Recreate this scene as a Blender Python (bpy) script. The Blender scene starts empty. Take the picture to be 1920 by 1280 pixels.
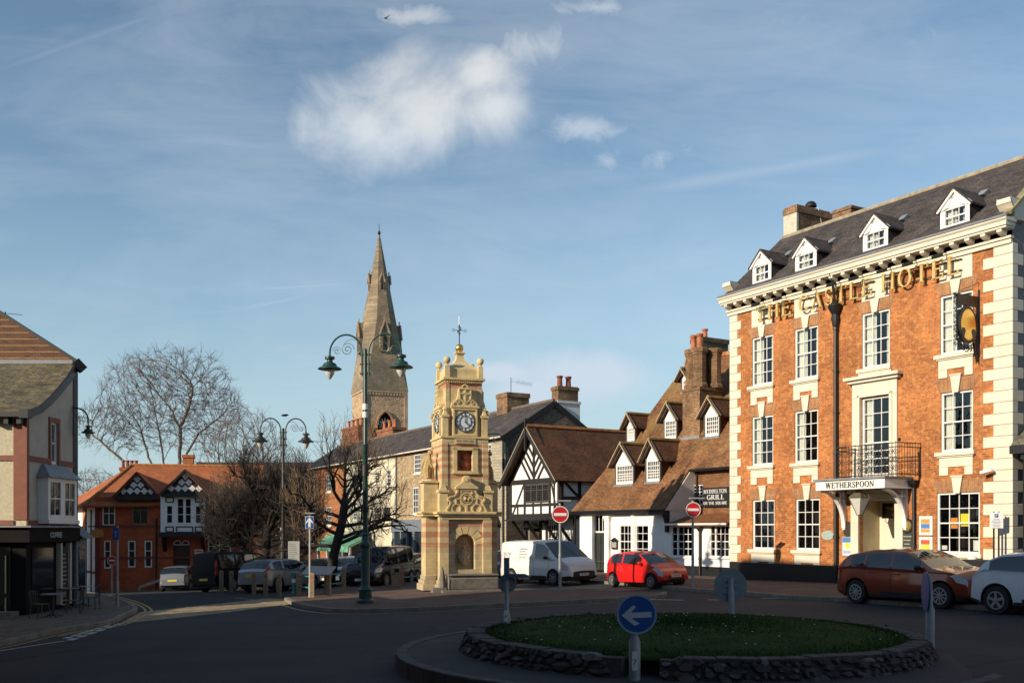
import bpy, math, random
from mathutils import Vector, Matrix
from mathutils.geometry import tessellate_polygon
R = math.radians; PI = math.pi
random.seed(7)
sc = bpy.context.scene
COL = sc.collection
# ---------------- camera ----------------
CZ = 2.45; FPX = 1867.0; HOR = 994.0
cam = bpy.data.cameras.new('camera'); camo = bpy.data.objects.new('camera', cam); COL.objects.link(camo)
cam.sensor_width = 36; cam.lens = FPX/1920*36; cam.shift_y = (HOR-640)/1920
cam.clip_start = .1; cam.clip_end = 5000
camo.location = (0, 0, CZ); camo.rotation_euler = (PI/2, 0, 0)
sc.camera = camo
# ---------------- light ----------------
AZ = R(54); EL = R(20.5)
SUND = Vector((math.sin(AZ)*math.cos(EL), math.cos(AZ)*math.cos(EL), -math.sin(EL)))
sl = bpy.data.lights.new('sun', 'SUN'); sl.energy = 5.0; sl.angle = R(.5); sl.color = (1, .85, .65)
so = bpy.data.objects.new('sun', sl); COL.objects.link(so); so.rotation_euler = SUND.to_track_quat('-Z', 'Y').to_euler()
so.location = (-40, -40, 60)
sc.view_settings.view_transform = 'Standard'; sc.view_settings.look = 'None'
sc.view_settings.exposure = 0.18; sc.view_settings.gamma = 1
SKY_STRENGTH = .106
W = bpy.data.worlds.new('World'); sc.world = W; W.use_nodes = True
def build_world():
    nt = W.node_tree; N = nt.nodes; L = nt.links; N.clear()
    out = N.new('ShaderNodeOutputWorld'); bg = N.new('ShaderNodeBackground'); bg.inputs[1].default_value = SKY_STRENGTH
    sky = N.new('ShaderNodeTexSky'); sky.sky_type = 'NISHITA'; sky.sun_disc = False
    sky.sun_elevation = EL; sky.sun_rotation = AZ+PI; sky.air_density = 1.0; sky.dust_density = .15; sky.ozone_density = 1.6
    tc = N.new('ShaderNodeTexCoord'); sep = N.new('ShaderNodeSeparateXYZ'); L.new(tc.outputs['Generated'], sep.inputs[0])
    def m(op, a, b=None, c=None, clamp=False):
        n = N.new('ShaderNodeMath'); n.operation = op; n.use_clamp = clamp
        for i, v in enumerate((a, b, c)):
            if v is None: continue
            if isinstance(v, (int, float)): n.inputs[i].default_value = v
            else: L.new(v, n.inputs[i])
        return n.outputs[0]
    y = m('MAXIMUM', sep.outputs[1], .02)
    px = m('DIVIDE', sep.outputs[0], y); pz = m('DIVIDE', sep.outputs[2], y)      # direction as slopes seen looking north
    cmb = N.new('ShaderNodeCombineXYZ'); L.new(px, cmb.inputs[0]); L.new(pz, cmb.inputs[1])
    def noise(scale, detail, rough, vec=None, dist=0, sx=1, sy=1, rot=0, off=(0, 0, 0)):
        mp = N.new('ShaderNodeMapping'); mp.inputs['Scale'].default_value = (sx, sy, 1); mp.inputs['Rotation'].default_value = (0, 0, rot)
        mp.inputs['Location'].default_value = off
        L.new(vec or cmb.outputs[0], mp.inputs[0]); n = N.new('ShaderNodeTexNoise'); n.inputs['Scale'].default_value = scale
        n.inputs['Detail'].default_value = detail; n.inputs['Roughness'].default_value = rough; n.inputs['Distortion'].default_value = dist
        L.new(mp.outputs[0], n.inputs['Vector']); return n.outputs[0]
    n1 = noise(8, 10, .6, dist=.5); n2 = noise(5, 5, .6, off=(3, 1, 0))
    n3 = noise(22, 9, .62, dist=.6)
    def P(x, y): return (x-960)/FPX, (HOR-y)/FPX
    def blob(x, y, rx, ry, rot=0):
        cx, cz = P(x, y); c, s = math.cos(rot), math.sin(rot)
        dx = m('SUBTRACT', px, cx); dz = m('SUBTRACT', pz, cz)
        u = m('ADD', m('MULTIPLY', dx, c), m('MULTIPLY', dz, s)); v = m('SUBTRACT', m('MULTIPLY', dz, c), m('MULTIPLY', dx, s))
        u = m('DIVIDE', u, rx/FPX); v = m('DIVIDE', v, ry/FPX)
        return m('SUBTRACT', 1, m('SQRT', m('ADD', m('MULTIPLY', u, u), m('MULTIPLY', v, v))))
    def cloud(blobs, edge, soft, amt=1.0, nz=n1, k=1.7):
        f = blobs[0]
        for b in blobs[1:]: f = m('SMOOTH_MAX', f, b, .25)
        f = m('ADD', f, m('MULTIPLY', m('SUBTRACT', nz, .5), k))
        r = N.new('ShaderNodeMapRange'); r.interpolation_type = 'SMOOTHSTEP'
        L.new(f, r.inputs[0]); r.inputs[1].default_value = edge; r.inputs[2].default_value = edge+soft
        return m('MULTIPLY', r.outputs[0], amt)
    big = cloud([blob(810, 190, 230, 125), blob(905, 140, 120, 75), blob(690, 250, 150, 105), blob(930, 200, 100, 80), blob(800, 225, 150, 90)], -.08, 1.15, .93, n1, 2.1)
    mid = cloud([blob(1000, 90, 120, 70), blob(1085, 240, 110, 35), blob(790, 30, 110, 30), blob(1120, 15, 100, 25)], .02, 1.1, .6, n3, 2.4)
    small = cloud([blob(1290, 283, 120, 34, .2), blob(1140, 303, 85, 30, .4), blob(1700, 85, 110, 34, .3), blob(1500, 45, 80, 50)], .25, 1.2, .5, n3, 3.4)
    low = cloud([blob(1110, 705, 170, 62), blob(1000, 735, 120, 36), blob(930, 700, 90, 25)], -.3, 1.1, .95, n1, 1.9)
    hz = noise(2.4, 6, .6, sx=1, sy=2.2, rot=-.22, off=(1, 2, 0), dist=.8); hz2 = noise(6, 8, .62, sx=.55, sy=2.8, rot=-.28, dist=1.2)
    ci = N.new('ShaderNodeMapRange'); L.new(m('ADD', m('MULTIPLY', hz, .65), m('MULTIPLY', hz2, .35)), ci.inputs[0])
    ci.inputs[1].default_value = .40; ci.inputs[2].default_value = .80
    fade = N.new('ShaderNodeMapRange'); L.new(pz, fade.inputs[0]); fade.inputs[1].default_value = -.02; fade.inputs[2].default_value = .25
    fade.inputs[3].default_value = .45; fade.inputs[4].default_value = 1
    cir = m('MULTIPLY', m('MULTIPLY', ci.outputs[0], .52), fade.outputs[0])
    # thin vapour trails
    def trail(x0, y0, x1, y1, w, amt):
        a = P(x0, y0); b = P(x1, y1); L_ = math.hypot(b[0]-a[0], b[1]-a[1]); ux, uz = (b[0]-a[0])/L_, (b[1]-a[1])/L_
        dx = m('SUBTRACT', px, a[0]); dz = m('SUBTRACT', pz, a[1])
        t = m('ADD', m('MULTIPLY', dx, ux), m('MULTIPLY', dz, uz)); d = m('ABSOLUTE', m('SUBTRACT', m('MULTIPLY', dz, ux), m('MULTIPLY', dx, uz)))
        s = m('SUBTRACT', 1, m('DIVIDE', d, w/FPX), clamp=True)
        e = m('MULTIPLY', m('MULTIPLY', m('DIVIDE', t, L_*.3, clamp=True), m('DIVIDE', m('SUBTRACT', L_, t), L_*.3, clamp=True)), amt)
        return m('MULTIPLY', s, m('MAXIMUM', e, 0))
    tr = m('MAXIMUM', trail(445, 545, 690, 529, 3.5, .38), trail(420, 586, 620, 545, 6, .22))
    tr = m('MAXIMUM', tr, trail(-40, 145, 400, -10, 13, .16)); tr = m('MAXIMUM', tr, trail(1100, 375, 1760, 265, 24, .3))
    lp = m('MAXIMUM', m('MAXIMUM', big, mid), m('MAXIMUM', small, low)); allm = m('MULTIPLY', m('MAXIMUM', lp, m('MAXIMUM', cir, tr), clamp=True), m('MULTIPLY', m('SUBTRACT', sep.outputs[1], .05), 4, clamp=True))
    # cloud colour: whiter at the top left, greyer low
    shade = m('ADD', m('MULTIPLY', blob(790, 120, 300, 170), .45), m('MULTIPLY', n2, .9), clamp=True)
    cr = N.new('ShaderNodeMix'); cr.data_type = 'RGBA'; L.new(shade, cr.inputs[0])
    cr.inputs[6].default_value = (5.2, 6.0, 6.9, 1); cr.inputs[7].default_value = (6.7, 6.7, 6.6, 1)
    lift = N.new('ShaderNodeMix'); lift.data_type = 'RGBA'; lift.inputs[0].default_value = 1; lift.blend_type = 'MULTIPLY'
    L.new(sky.outputs[0], lift.inputs[6]); lift.inputs[7].default_value = (1.18, 1.22, 1.16, 1)
    hzn = N.new('ShaderNodeMapRange'); hzn.interpolation_type = 'SMOOTHSTEP'; L.new(sep.outputs[2], hzn.inputs[0]); hzn.inputs[1].default_value = .34; hzn.inputs[2].default_value = -.02; hzn.inputs[3].default_value = 0; hzn.inputs[4].default_value = .8
    hm_ = N.new('ShaderNodeMix'); hm_.data_type = 'RGBA'; L.new(hzn.outputs[0], hm_.inputs[0]); L.new(lift.outputs[2], hm_.inputs[6]); hm_.inputs[7].default_value = (3.35, 4.75, 5.6, 1)
    mx = N.new('ShaderNodeMix'); mx.data_type = 'RGBA'; L.new(allm, mx.inputs[0]); L.new(hm_.outputs[2], mx.inputs[6]); L.new(cr.outputs[2], mx.inputs[7])
    L.new(mx.outputs[2], bg.inputs[0]); L.new(bg.outputs[0], out.inputs[0])
build_world()

# ---------------- terrain height and picking helpers ----------------
def cl(a, lo=0., hi=1.): return max(lo, min(hi, a))
def gz(X, Y):
    return .03*cl(X, -60, 60) - .04*cl(Y-46, 0, 45)*cl((-X-4)/8)
def P(x, y, dz=0):
    k = (x-960)/FPX; Y = 40.
    for _ in range(40):
        Y = .5*Y+.5*FPX*(CZ-gz(k*Y, Y)-dz)/(y-HOR)
    return Vector((k*Y, Y, gz(k*Y, Y)))
class Fr:
    """a wall's own frame: u along the wall, v into the building, z up from the wall foot"""
    def __init__(s, X, Y, ang, g=None):
        s.O = Vector((X, Y)); s.a = ang; s.u = Vector((math.cos(ang), math.sin(ang))); s.v = Vector((-s.u.y, s.u.x))
        s.g = gz(X, Y) if g is None else g
    def pix(s, x, y, v=0):
        k = (x-960)/FPX; D = Vector((k, 1)); t = (v+s.O.dot(s.v))/D.dot(s.v); p = D*t
        return (p-s.O).dot(s.u), CZ-(y-HOR)/FPX*t-s.g
    def U(s, x, v=0): return s.pix(x, HOR, v)[0]
    def Z(s, x, y, v=0): return s.pix(x, y, v)[1]
    def W(s, u, v, z=0): p = s.O+s.u*u+s.v*v; return Vector((p.x, p.y, s.g+z))
    def root(s, name, label, cat, group=None): return empty(name, (s.O.x, s.O.y, s.g), s.a, label, cat, group)
def lin(X0, Y0, X1, Y1): return math.atan2(Y1-Y0, X1-X0)

# ---------------- objects ----------------
def tag(o, label=None, cat=None, group=None, kind=None):
    if label: o['label'] = label
    if cat: o['category'] = cat
    if group: o['group'] = group
    if kind: o['kind'] = kind
    return o
def empty(name, loc, rz=0, label=None, cat=None, group=None):
    o = bpy.data.objects.new(name, None); COL.objects.link(o); o.location = loc
    o.rotation_euler = (0, 0, rz) if isinstance(rz, (int, float)) else rz
    o.empty_display_size = .2
    return tag(o, label, cat, group)
def copy_tree(o, parent=None):
    c = o.copy(); COL.objects.link(c)
    if parent: c.parent = parent
    for ch in [x for x in bpy.data.objects if x.parent == o]: copy_tree(ch, c)
    return c
class MB:
    def __init__(s): s.v = []; s.f = []
    def quad(s, *pts):
        n = len(s.v); s.v += [tuple(p) for p in pts]; s.f.append(tuple(range(n, n+len(pts)))); return s
    def box(s, x0, x1, y0, y1, z0, z1):
        if x0 > x1: x0, x1 = x1, x0
        if y0 > y1: y0, y1 = y1, y0
        if z0 > z1: z0, z1 = z1, z0
        n = len(s.v); s.v += [(x, y, z) for z in (z0, z1) for y in (y0, y1) for x in (x0, x1)]
        s.f += [tuple(n+i for i in q) for q in ((0, 2, 3, 1), (4, 5, 7, 6), (0, 1, 5, 4), (2, 6, 7, 3), (0, 4, 6, 2), (1, 3, 7, 5))]; return s
    def hexa(s, p):     # 8 points, bottom 4 ccw then top 4
        n = len(s.v); s.v += [tuple(q) for q in p]
        s.f += [tuple(n+i for i in q) for q in ((3, 2, 1, 0), (4, 5, 6, 7), (0, 1, 5, 4), (1, 2, 6, 5), (2, 3, 7, 6), (3, 0, 4, 7))]; return s
    def bar(s, a, b, w, h=None, up=(0, 0, 1)):
        a = Vector(a); b = Vector(b); h = h or w; d = (b-a).normalized(); u = Vector(up)
        if abs(d.dot(u)) > .98: u = Vector((0, 1, 0))
        x = d.cross(u).normalized()*w/2; z = x.cross(d).normalized()*h/2
        return s.hexa([a-x-z, a+x-z, b+x-z, b-x-z, a-x+z, a+x+z, b+x+z, b-x+z])
    def prism(s, poly, ax, a, b):
        """poly of 2d points in the plane normal to axis ax, extruded a..b"""
        def mk(p, t): return {'x': (t, p[0], p[1]), 'y': (p[0], t, p[1]), 'z': (p[0], p[1], t)}[ax]
        n = len(s.v); k = len(poly); s.v += [mk(p, a) for p in poly]+[mk(p, b) for p in poly]
        for t in tessellate_polygon([[Vector((p[0], p[1], 0)) for p in poly]]):
            s.f.append(tuple(n+i for i in t)); s.f.append(tuple(n+k+i for i in reversed(t)))
        for i in range(k): j = (i+1) % k; s.f.append((n+i, n+j, n+k+j, n+k+i))
        return s
    def tube(s, pts, r, n=6, cap=True):
        pts = [Vector(p) for p in pts]; m = len(pts)
        if not isinstance(r, (list, tuple)): r = [r]*m
        b = len(s.v); prev = None
        for i, p in enumerate(pts):
            d = (pts[min(i+1, m-1)]-pts[max(i-1, 0)])
            if d.length < 1e-9: d = Vector((0, 0, 1))
            d.normalize()
            if prev is None: x = d.orthogonal().normalized()
            else:
                x = prev-d*prev.dot(d)
                x = x.normalized() if x.length > 1e-6 else d.orthogonal().normalized()
            prev = x; y = d.cross(x)
            for k in range(n):
                t = 2*PI*k/n; s.v.append(tuple(p+(x*math.cos(t)+y*math.sin(t))*r[i]))
        for i in range(m-1):
            for k in range(n): s.f.append((b+i*n+k, b+i*n+(k+1) % n, b+(i+1)*n+(k+1) % n, b+(i+1)*n+k))
        if cap: s.f.append(tuple(b+k for k in reversed(range(n)))); s.f.append(tuple(b+(m-1)*n+k for k in range(n)))
        return s
    def lathe(s, prof, c=(0, 0, 0), n=16, axis='z', ph=0):
        b = len(s.v); m = len(prof)
        for r, h in prof:
            for k in range(n):
                t = 2*PI*k/n+ph; x, y = r*math.cos(t), r*math.sin(t)
                p = {'z': (x, y, h), 'y': (x, h, y), 'x': (h, x, y)}[axis]
                s.v.append((c[0]+p[0], c[1]+p[1], c[2]+p[2]))
        for i in range(m-1):
            for k in range(n): s.f.append((b+i*n+k, b+i*n+(k+1) % n, b+(i+1)*n+(k+1) % n, b+(i+1)*n+k))
        s.f.append(tuple(b+k for k in reversed(range(n)))); s.f.append(tuple(b+(m-1)*n+k for k in range(n)))
        return s
    def sphere(s, c, r, n=12, sz=1):
        k = max(5, n//2); return s.lathe([(r*math.sin(PI*i/k)+1e-4, -r*sz*math.cos(PI*i/k)) for i in range(k+1)], c, n)
    def add(s, o, M=None):
        n = len(s.v); s.v += [tuple(M @ Vector(p)) if M else p for p in o.v]; s.f += [tuple(n+i for i in f) for f in o.f]; return s
    def build(s, name, mat, parent=None, label=None, cat=None, group=None, kind=None, smooth=False, loc=None, bevel=0):
        me = bpy.data.meshes.new(name); me.from_pydata(s.v, [], s.f); me.update()
        if smooth is True: me.polygons.foreach_set('use_smooth', [True]*len(me.polygons))
        me.materials.append(mat); o = bpy.data.objects.new(name, me); COL.objects.link(o)
        if parent: o.parent = parent
        if loc: o.location = loc
        if bevel:
            b = o.modifiers.new('bevel', 'BEVEL'); b.width = bevel; b.segments = 2; b.limit_method = 'ANGLE'
        if smooth == 'auto':
            me.polygons.foreach_set('use_smooth', [True]*len(me.polygons)); me.set_sharp_from_angle(angle=R(35))
        return tag(o, label, cat, group, kind)
def circ(cx, cz, rx, rz, n, a0=0, a1=2*PI, end=False):
    m = n if not end else n
    return [(cx+rx*math.cos(a0+(a1-a0)*i/(m-(1 if end else 0))), cz+rz*math.sin(a0+(a1-a0)*i/(m-(1 if end else 0)))) for i in range(m)]

# ---------------- materials ----------------
MATS = {}
def newmat(name):
    m = bpy.data.materials.new(name); m.use_nodes = True; nt = m.node_tree; b = nt.nodes['Principled BSDF']; return m, nt, b
def setc(b, c): b.inputs['Base Color'].default_value = (c[0], c[1], c[2], 1)
def wallvec(nt, kz=1.0, ku=1.0):
    N = nt.nodes; L = nt.links; tc = N.new('ShaderNodeTexCoord'); s = N.new('ShaderNodeSeparateXYZ'); L.new(tc.outputs['Object'], s.inputs[0])
    a = N.new('ShaderNodeMath'); a.operation = 'ADD'; L.new(s.outputs[0], a.inputs[0]); L.new(s.outputs[1], a.inputs[1])
    k = N.new('ShaderNodeMath'); k.operation = 'MULTIPLY'; L.new(s.outputs[2], k.inputs[0]); k.inputs[1].default_value = kz
    c = N.new('ShaderNodeCombineXYZ'); L.new(a.outputs[0], c.inputs[0]); L.new(k.outputs[0], c.inputs[1]); return c.outputs[0], tc
def noise(nt, vec, scale, detail=5, rough=.6):
    n = nt.nodes.new('ShaderNodeTexNoise'); n.inputs['Scale'].default_value = scale; n.inputs['Detail'].default_value = detail; n.inputs['Roughness'].default_value = rough
    nt.links.new(vec, n.inputs['Vector']); return n.outputs[0]
def ramp(nt, f, stops, interp='LINEAR'):
    r = nt.nodes.new('ShaderNodeValToRGB'); nt.links.new(f, r.inputs[0]); e = r.color_ramp; e.interpolation = interp
    while len(e.elements) < len(stops): e.elements.new(.5)
    for el, (p, c) in zip(e.elements, stops): el.position = p; el.color = (*c, 1) if len(c) == 3 else c
    return r.outputs[0]
def mixc(nt, f, a, b, mode='MIX'):
    x = nt.nodes.new('ShaderNodeMix'); x.data_type = 'RGBA'; x.blend_type = mode
    for i, v in ((0, f), (6, a), (7, b)):
        if isinstance(v, (int, float)): x.inputs[i].default_value = v
        elif isinstance(v, tuple): x.inputs[i].default_value = (*v, 1)
        else: nt.links.new(v, x.inputs[i])
    return x.outputs[2]
def bump(nt, b, h, st=.5, dist=.02):
    n = nt.nodes.new('ShaderNodeBump'); n.inputs['Strength'].default_value = st; n.inputs['Distance'].default_value = dist
    nt.links.new(h, n.inputs['Height']); nt.links.new(n.outputs[0], b.inputs['Normal'])
def plain(name, c, rough=.7, var=.25, scale=3., bmp=0, metal=0, spec=None, coat=0, detail=6, c2=None):
    if name in MATS: return MATS[name]
    m, nt, b = newmat(name); tc = nt.nodes.new('ShaderNodeTexCoord')
    if var or c2:
        n = noise(nt, tc.outputs['Object'], scale, detail, .65)
        lo = tuple(x*(1-var) for x in c) if not c2 else c2; hi = tuple(min(1, x*(1+var*.6)) for x in c)
        nt.links.new(ramp(nt, n, [(.32, lo), (.68, hi)]), b.inputs['Base Color'])
        if bmp:
            n2 = noise(nt, tc.outputs['Object'], scale*8, 4, .6); bump(nt, b, n2, bmp, .02)
    else: setc(b, c)
    b.inputs['Roughness'].default_value = rough; b.inputs['Metallic'].default_value = metal
    if spec is not None: b.inputs['Specular IOR Level'].default_value = spec
    if coat: b.inputs['Coat Weight'].default_value = coat; b.inputs['Coat Roughness'].default_value = .05
    MATS[name] = m; return m
def brick(name, c1, c2, mortar, bw=.225, bh=.075, ms=.01, var=.5, kz=1., off=.5, dirt=None, bmp=.6, rough=.85, bias=0, ku=1, tone=1.2, c3=None):
    if name in MATS: return MATS[name]
    m, nt, b = newmat(name); v, tc = wallvec(nt, kz); br = nt.nodes.new('ShaderNodeTexBrick'); nt.links.new(v, br.inputs['Vector'])
    for k, x in (('Color1', c1), ('Color2', c2), ('Mortar', mortar)): br.inputs[k].default_value = (*x, 1)
    for k, x in (('Scale', 1), ('Mortar Size', ms), ('Mortar Smooth', .2), ('Bias', bias), ('Brick Width', bw), ('Row Height', bh)): br.inputs[k].default_value = x
    br.offset = off
    n = noise(nt, tc.outputs['Object'], tone, 8, .7); n2 = noise(nt, tc.outputs['Object'], 9, 3, .6)
    c = mixc(nt, 1., br.outputs[0], ramp(nt, n, [(.3, (1-var,)*3), (.7, (1+var*.45,)*3)]), 'MULTIPLY')
    c = mixc(nt, 1., c, ramp(nt, n2, [(.3, (1-var*.5,)*3), (.7, (1+var*.35,)*3)]), 'MULTIPLY')
    if c3:
        n3 = noise(nt, v, 5.5, 2, .5); c = mixc(nt, ramp(nt, n3, [(.55, (0, 0, 0)), (.68, (.75,)*3)]), c, c3)
    if dirt:
        n4 = noise(nt, tc.outputs['Object'], dirt[1], 7, .7); c = mixc(nt, ramp(nt, n4, [(dirt[2], (0, 0, 0)), (dirt[2]+.18, (dirt[3],)*3)]), c, dirt[0])
    nt.links.new(c, b.inputs['Base Color']); b.inputs['Roughness'].default_value = rough; b.inputs['Specular IOR Level'].default_value = .25
    sub = nt.nodes.new('ShaderNodeMath'); sub.operation = 'SUBTRACT'; nt.links.new(n2, sub.inputs[0]); nt.links.new(br.outputs['Fac'], sub.inputs[1])
    bump(nt, b, sub.outputs[0], bmp, .012 if bh < .2 else .02)
    MATS[name] = m; return m
def rubble(name, c1, c2, mortar, scale=3., stretch=1.6, var=.4, bmp=.8):
    if name in MATS: return MATS[name]
    m, nt, b = newmat(name); v, tc = wallvec(nt, stretch)
    vo = nt.nodes.new('ShaderNodeTexVoronoi'); vo.inputs['Scale'].default_value = scale; nt.links.new(v, vo.inputs['Vector'])
    ve = nt.nodes.new('ShaderNodeTexVoronoi'); ve.feature = 'DISTANCE_TO_EDGE'; ve.inputs['Scale'].default_value = scale; nt.links.new(v, ve.inputs['Vector'])
    s = nt.nodes.new('ShaderNodeSeparateColor'); nt.links.new(vo.outputs['Color'], s.inputs[0])
    c = ramp(nt, s.outputs[0], [(0, c1), (1, c2)]); n = noise(nt, tc.outputs['Object'], 2.2, 8, .7)
    c = mixc(nt, 1., c, ramp(nt, n, [(.3, (1-var,)*3), (.7, (1+var*.5,)*3)]), 'MULTIPLY')
    e = ramp(nt, ve.outputs['Distance'], [(0.0, (0, 0, 0)), (.09, (1, 1, 1))])
    nt.links.new(mixc(nt, e, mortar, c), b.inputs['Base Color']); b.inputs['Roughness'].default_value = .9
    b.inputs['Specular IOR Level'].default_value = .2
    bump(nt, b, e, bmp, .03); MATS[name] = m; return m
def glassmat(name, tint=(.02, .025, .03), refl=.03):
    if name in MATS: return MATS[name]
    m, nt, b = newmat(name); N = nt.nodes; L = nt.links
    tr = N.new('ShaderNodeBsdfTransparent'); tr.inputs[0].default_value = (.8, .84, .84, 1)
    gl = N.new('ShaderNodeBsdfGlossy'); gl.inputs['Roughness'].default_value = .03; gl.inputs[0].default_value = (.9, .95, 1, 1)
    tc = N.new('ShaderNodeTexCoord'); n = noise(nt, tc.outputs['Object'], 1.6, 2, .5)
    bu = N.new('ShaderNodeBump'); bu.inputs['Strength'].default_value = .12; bu.inputs['Distance'].default_value = .15; L.new(n, bu.inputs['Height']); L.new(bu.outputs[0], gl.inputs['Normal'])
    fr = N.new('ShaderNodeFresnel'); fr.inputs[0].default_value = 1.5
    ad = N.new('ShaderNodeMath'); ad.operation = 'ADD'; ad.use_clamp = True; L.new(fr.outputs[0], ad.inputs[0]); ad.inputs[1].default_value = refl
    mx = N.new('ShaderNodeMixShader'); L.new(ad.outputs[0], mx.inputs[0]); L.new(tr.outputs[0], mx.inputs[1]); L.new(gl.outputs[0], mx.inputs[2])
    L.new(mx.outputs[0], N['Material Output'].inputs[0]); N.remove(b); MATS[name] = m; return m
GLASS = glassmat('window_glass')
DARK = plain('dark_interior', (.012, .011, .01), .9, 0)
WHITE = plain('white_gloss_paint', (.78, .77, .74), .45, .06, 2)
CREAM = plain('cream_paint', (.68, .62, .50), .6, .1, 1.5, .05)
BLACK = plain('black_paint', (.012, .012, .013), .45, .3, 5)
CURTAIN = plain('cream_curtain', (.80, .78, .70), .9, .12, 6)
LEAD = plain('lead_flashing', (.22, .24, .26), .6, .2, 4)
GREEN = plain('green_iron_paint', (.015, .06, .05), .38, .25, 6)
IRON = plain('black_iron', (.015, .014, .014), .5, .2, 8)
GOLD = plain('gold_leaf', (.75, .5, .14), .3, .1, 5, metal=.85)
TERRA = plain('terracotta_pot', (.42, .14, .06), .8, .35, 5)
GALV = plain('galvanised_steel', (.30, .34, .36), .5, .18, 6, metal=.3)
WOOD = plain('weathered_post_wood', (.30, .22, .14), .85, .35, 7, .3)
# ---------------- ground ----------------
def asphalt(name, c, c2, s=1.2):
    m, nt, b = newmat(name); tc = nt.nodes.new('ShaderNodeTexCoord')
    n = noise(nt, tc.outputs['Object'], s*.35, 8, .65); f = noise(nt, tc.outputs['Object'], 45, 3, .7)
    col = mixc(nt, ramp(nt, n, [(.35, (0, 0, 0)), (.65, (1, 1, 1))]), c, c2)
    col = mixc(nt, 1., col, ramp(nt, f, [(.3, (.55,)*3), (.7, (1.5,)*3)]), 'MULTIPLY')
    vo = nt.nodes.new('ShaderNodeTexVoronoi'); vo.feature = 'DISTANCE_TO_EDGE'; vo.inputs['Scale'].default_value = .16
    nz = nt.nodes.new('ShaderNodeTexNoise'); nz.inputs['Scale'].default_value = 1.5; nz.inputs['Detail'].default_value = 6
    nt.links.new(tc.outputs['Object'], nz.inputs['Vector'])
    nt.links.new(mixc(nt, .12, tc.outputs['Object'], nz.outputs['Color'], 'ADD'), vo.inputs['Vector'])
    pb_ = nt.nodes.new('ShaderNodeTexBrick'); pb_.offset = .37; nt.links.new(tc.outputs['Object'], pb_.inputs['Vector'])
    for k, x in (('Color1', (.78,)*3), ('Color2', (1.18,)*3), ('Mortar', (.6,)*3)): pb_.inputs[k].default_value = (*x, 1)
    for k, x in (('Scale', 1), ('Mortar Size', .012), ('Brick Width', 8.3), ('Row Height', 3.1), ('Bias', .25)): pb_.inputs[k].default_value = x
    col = mixc(nt, 1., col, pb_.outputs[0], 'MULTIPLY')
    crk = ramp(nt, vo.outputs['Distance'], [(0, (.35,)*3), (.004, (1, 1, 1))])
    col = mixc(nt, 1., col, crk, 'MULTIPLY')
    nt.links.new(col, b.inputs['Base Color']); b.inputs['Roughness'].default_value = .85; b.inputs['Specular IOR Level'].default_value = .3
    bump(nt, b, f, .7, .012); return m
ASPH = asphalt('road_asphalt', (.026, .026, .028), (.040, .039, .038))
def paving(name, c1, c2, mortar, w, h, rot=0):
    m, nt, b = newmat(name); tc = nt.nodes.new('ShaderNodeTexCoord'); mp = nt.nodes.new('ShaderNodeMapping'); mp.inputs['Rotation'].default_value = (0, 0, rot)
    nt.links.new(tc.outputs['Object'], mp.inputs[0]); br = nt.nodes.new('ShaderNodeTexBrick'); nt.links.new(mp.outputs[0], br.inputs['Vector'])
    for k, x in (('Color1', c1), ('Color2', c2), ('Mortar', mortar)): br.inputs[k].default_value = (*x, 1)
    for k, x in (('Scale', 1), ('Mortar Size', .008), ('Brick Width', w), ('Row Height', h)): br.inputs[k].default_value = x
    n = noise(nt, tc.outputs['Object'], .8, 8, .7)
    nt.links.new(mixc(nt, 1., br.outputs[0], ramp(nt, n, [(.3, (.65,)*3), (.7, (1.3,)*3)]), 'MULTIPLY'), b.inputs['Base Color'])
    b.inputs['Roughness'].default_value = .85; b.inputs['Specular IOR Level'].default_value = .25
    inv = nt.nodes.new('ShaderNodeMath'); inv.operation = 'SUBTRACT'; inv.inputs[0].default_value = 1; nt.links.new(br.outputs['Fac'], inv.inputs[1])
    bump(nt, b, inv.outputs[0], .5, .01); return m
PAVE = paving('block_paving', (.17, .105, .08), (.12, .08, .065), (.06, .05, .045), .2, .1, .5)
SETT = paving('stone_setts', (.19, .15, .10), (.12, .10, .075), (.05, .045, .04), .3, .16, .85)
KERB = plain('kerb_stone', (.22, .19, .15), .85, .35, 3, .4)
YEL = plain('yellow_line_paint', (.50, .36, .12), .8, .35, 9); WLINE = plain('white_line_paint', (.55, .54, .5), .8, .35, 9)
xs = [-1500, -600, -250, -120, -80]+[-60+2*i for i in range(61)]+[80, 120, 250, 600, 1500]
ys = [-600, -200, -80, -40]+[-20+2*i for i in range(76)]+[150, 200, 300, 600, 2500]
g = MB(); nx = len(xs)
for Y in ys:
    for X in xs: g.v.append((X, Y, gz(X, Y)))
for j in range(len(ys)-1):
    for i in range(nx-1): g.f.append((j*nx+i, j*nx+i+1, (j+1)*nx+i+1, (j+1)*nx+i))
g.build('road', ASPH, kind='structure')
def dens(poly, step=.5, closed=True):
    out = []; n = len(poly)
    for i in range(n if closed else n-1):
        a = poly[i]; b = poly[(i+1) % n]; d = math.hypot(b[0]-a[0], b[1]-a[1]); k = max(1, int(d/step))
        out += [(a[0]+(b[0]-a[0])*j/k, a[1]+(b[1]-a[1])*j/k) for j in range(k)]
    if not closed: out.append(tuple(poly[-1][:2]))
    return out
def smooth(pts, it=2):
    pts = [tuple(p[:2]) for p in pts]
    for _ in range(it):
        q = [pts[0]]
        for a, b in zip(pts, pts[1:]): q += [(a[0]*.75+b[0]*.25, a[1]*.75+b[1]*.25), (a[0]*.25+b[0]*.75, a[1]*.25+b[1]*.75)]
        pts = q+[pts[-1]]
    return pts
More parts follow.
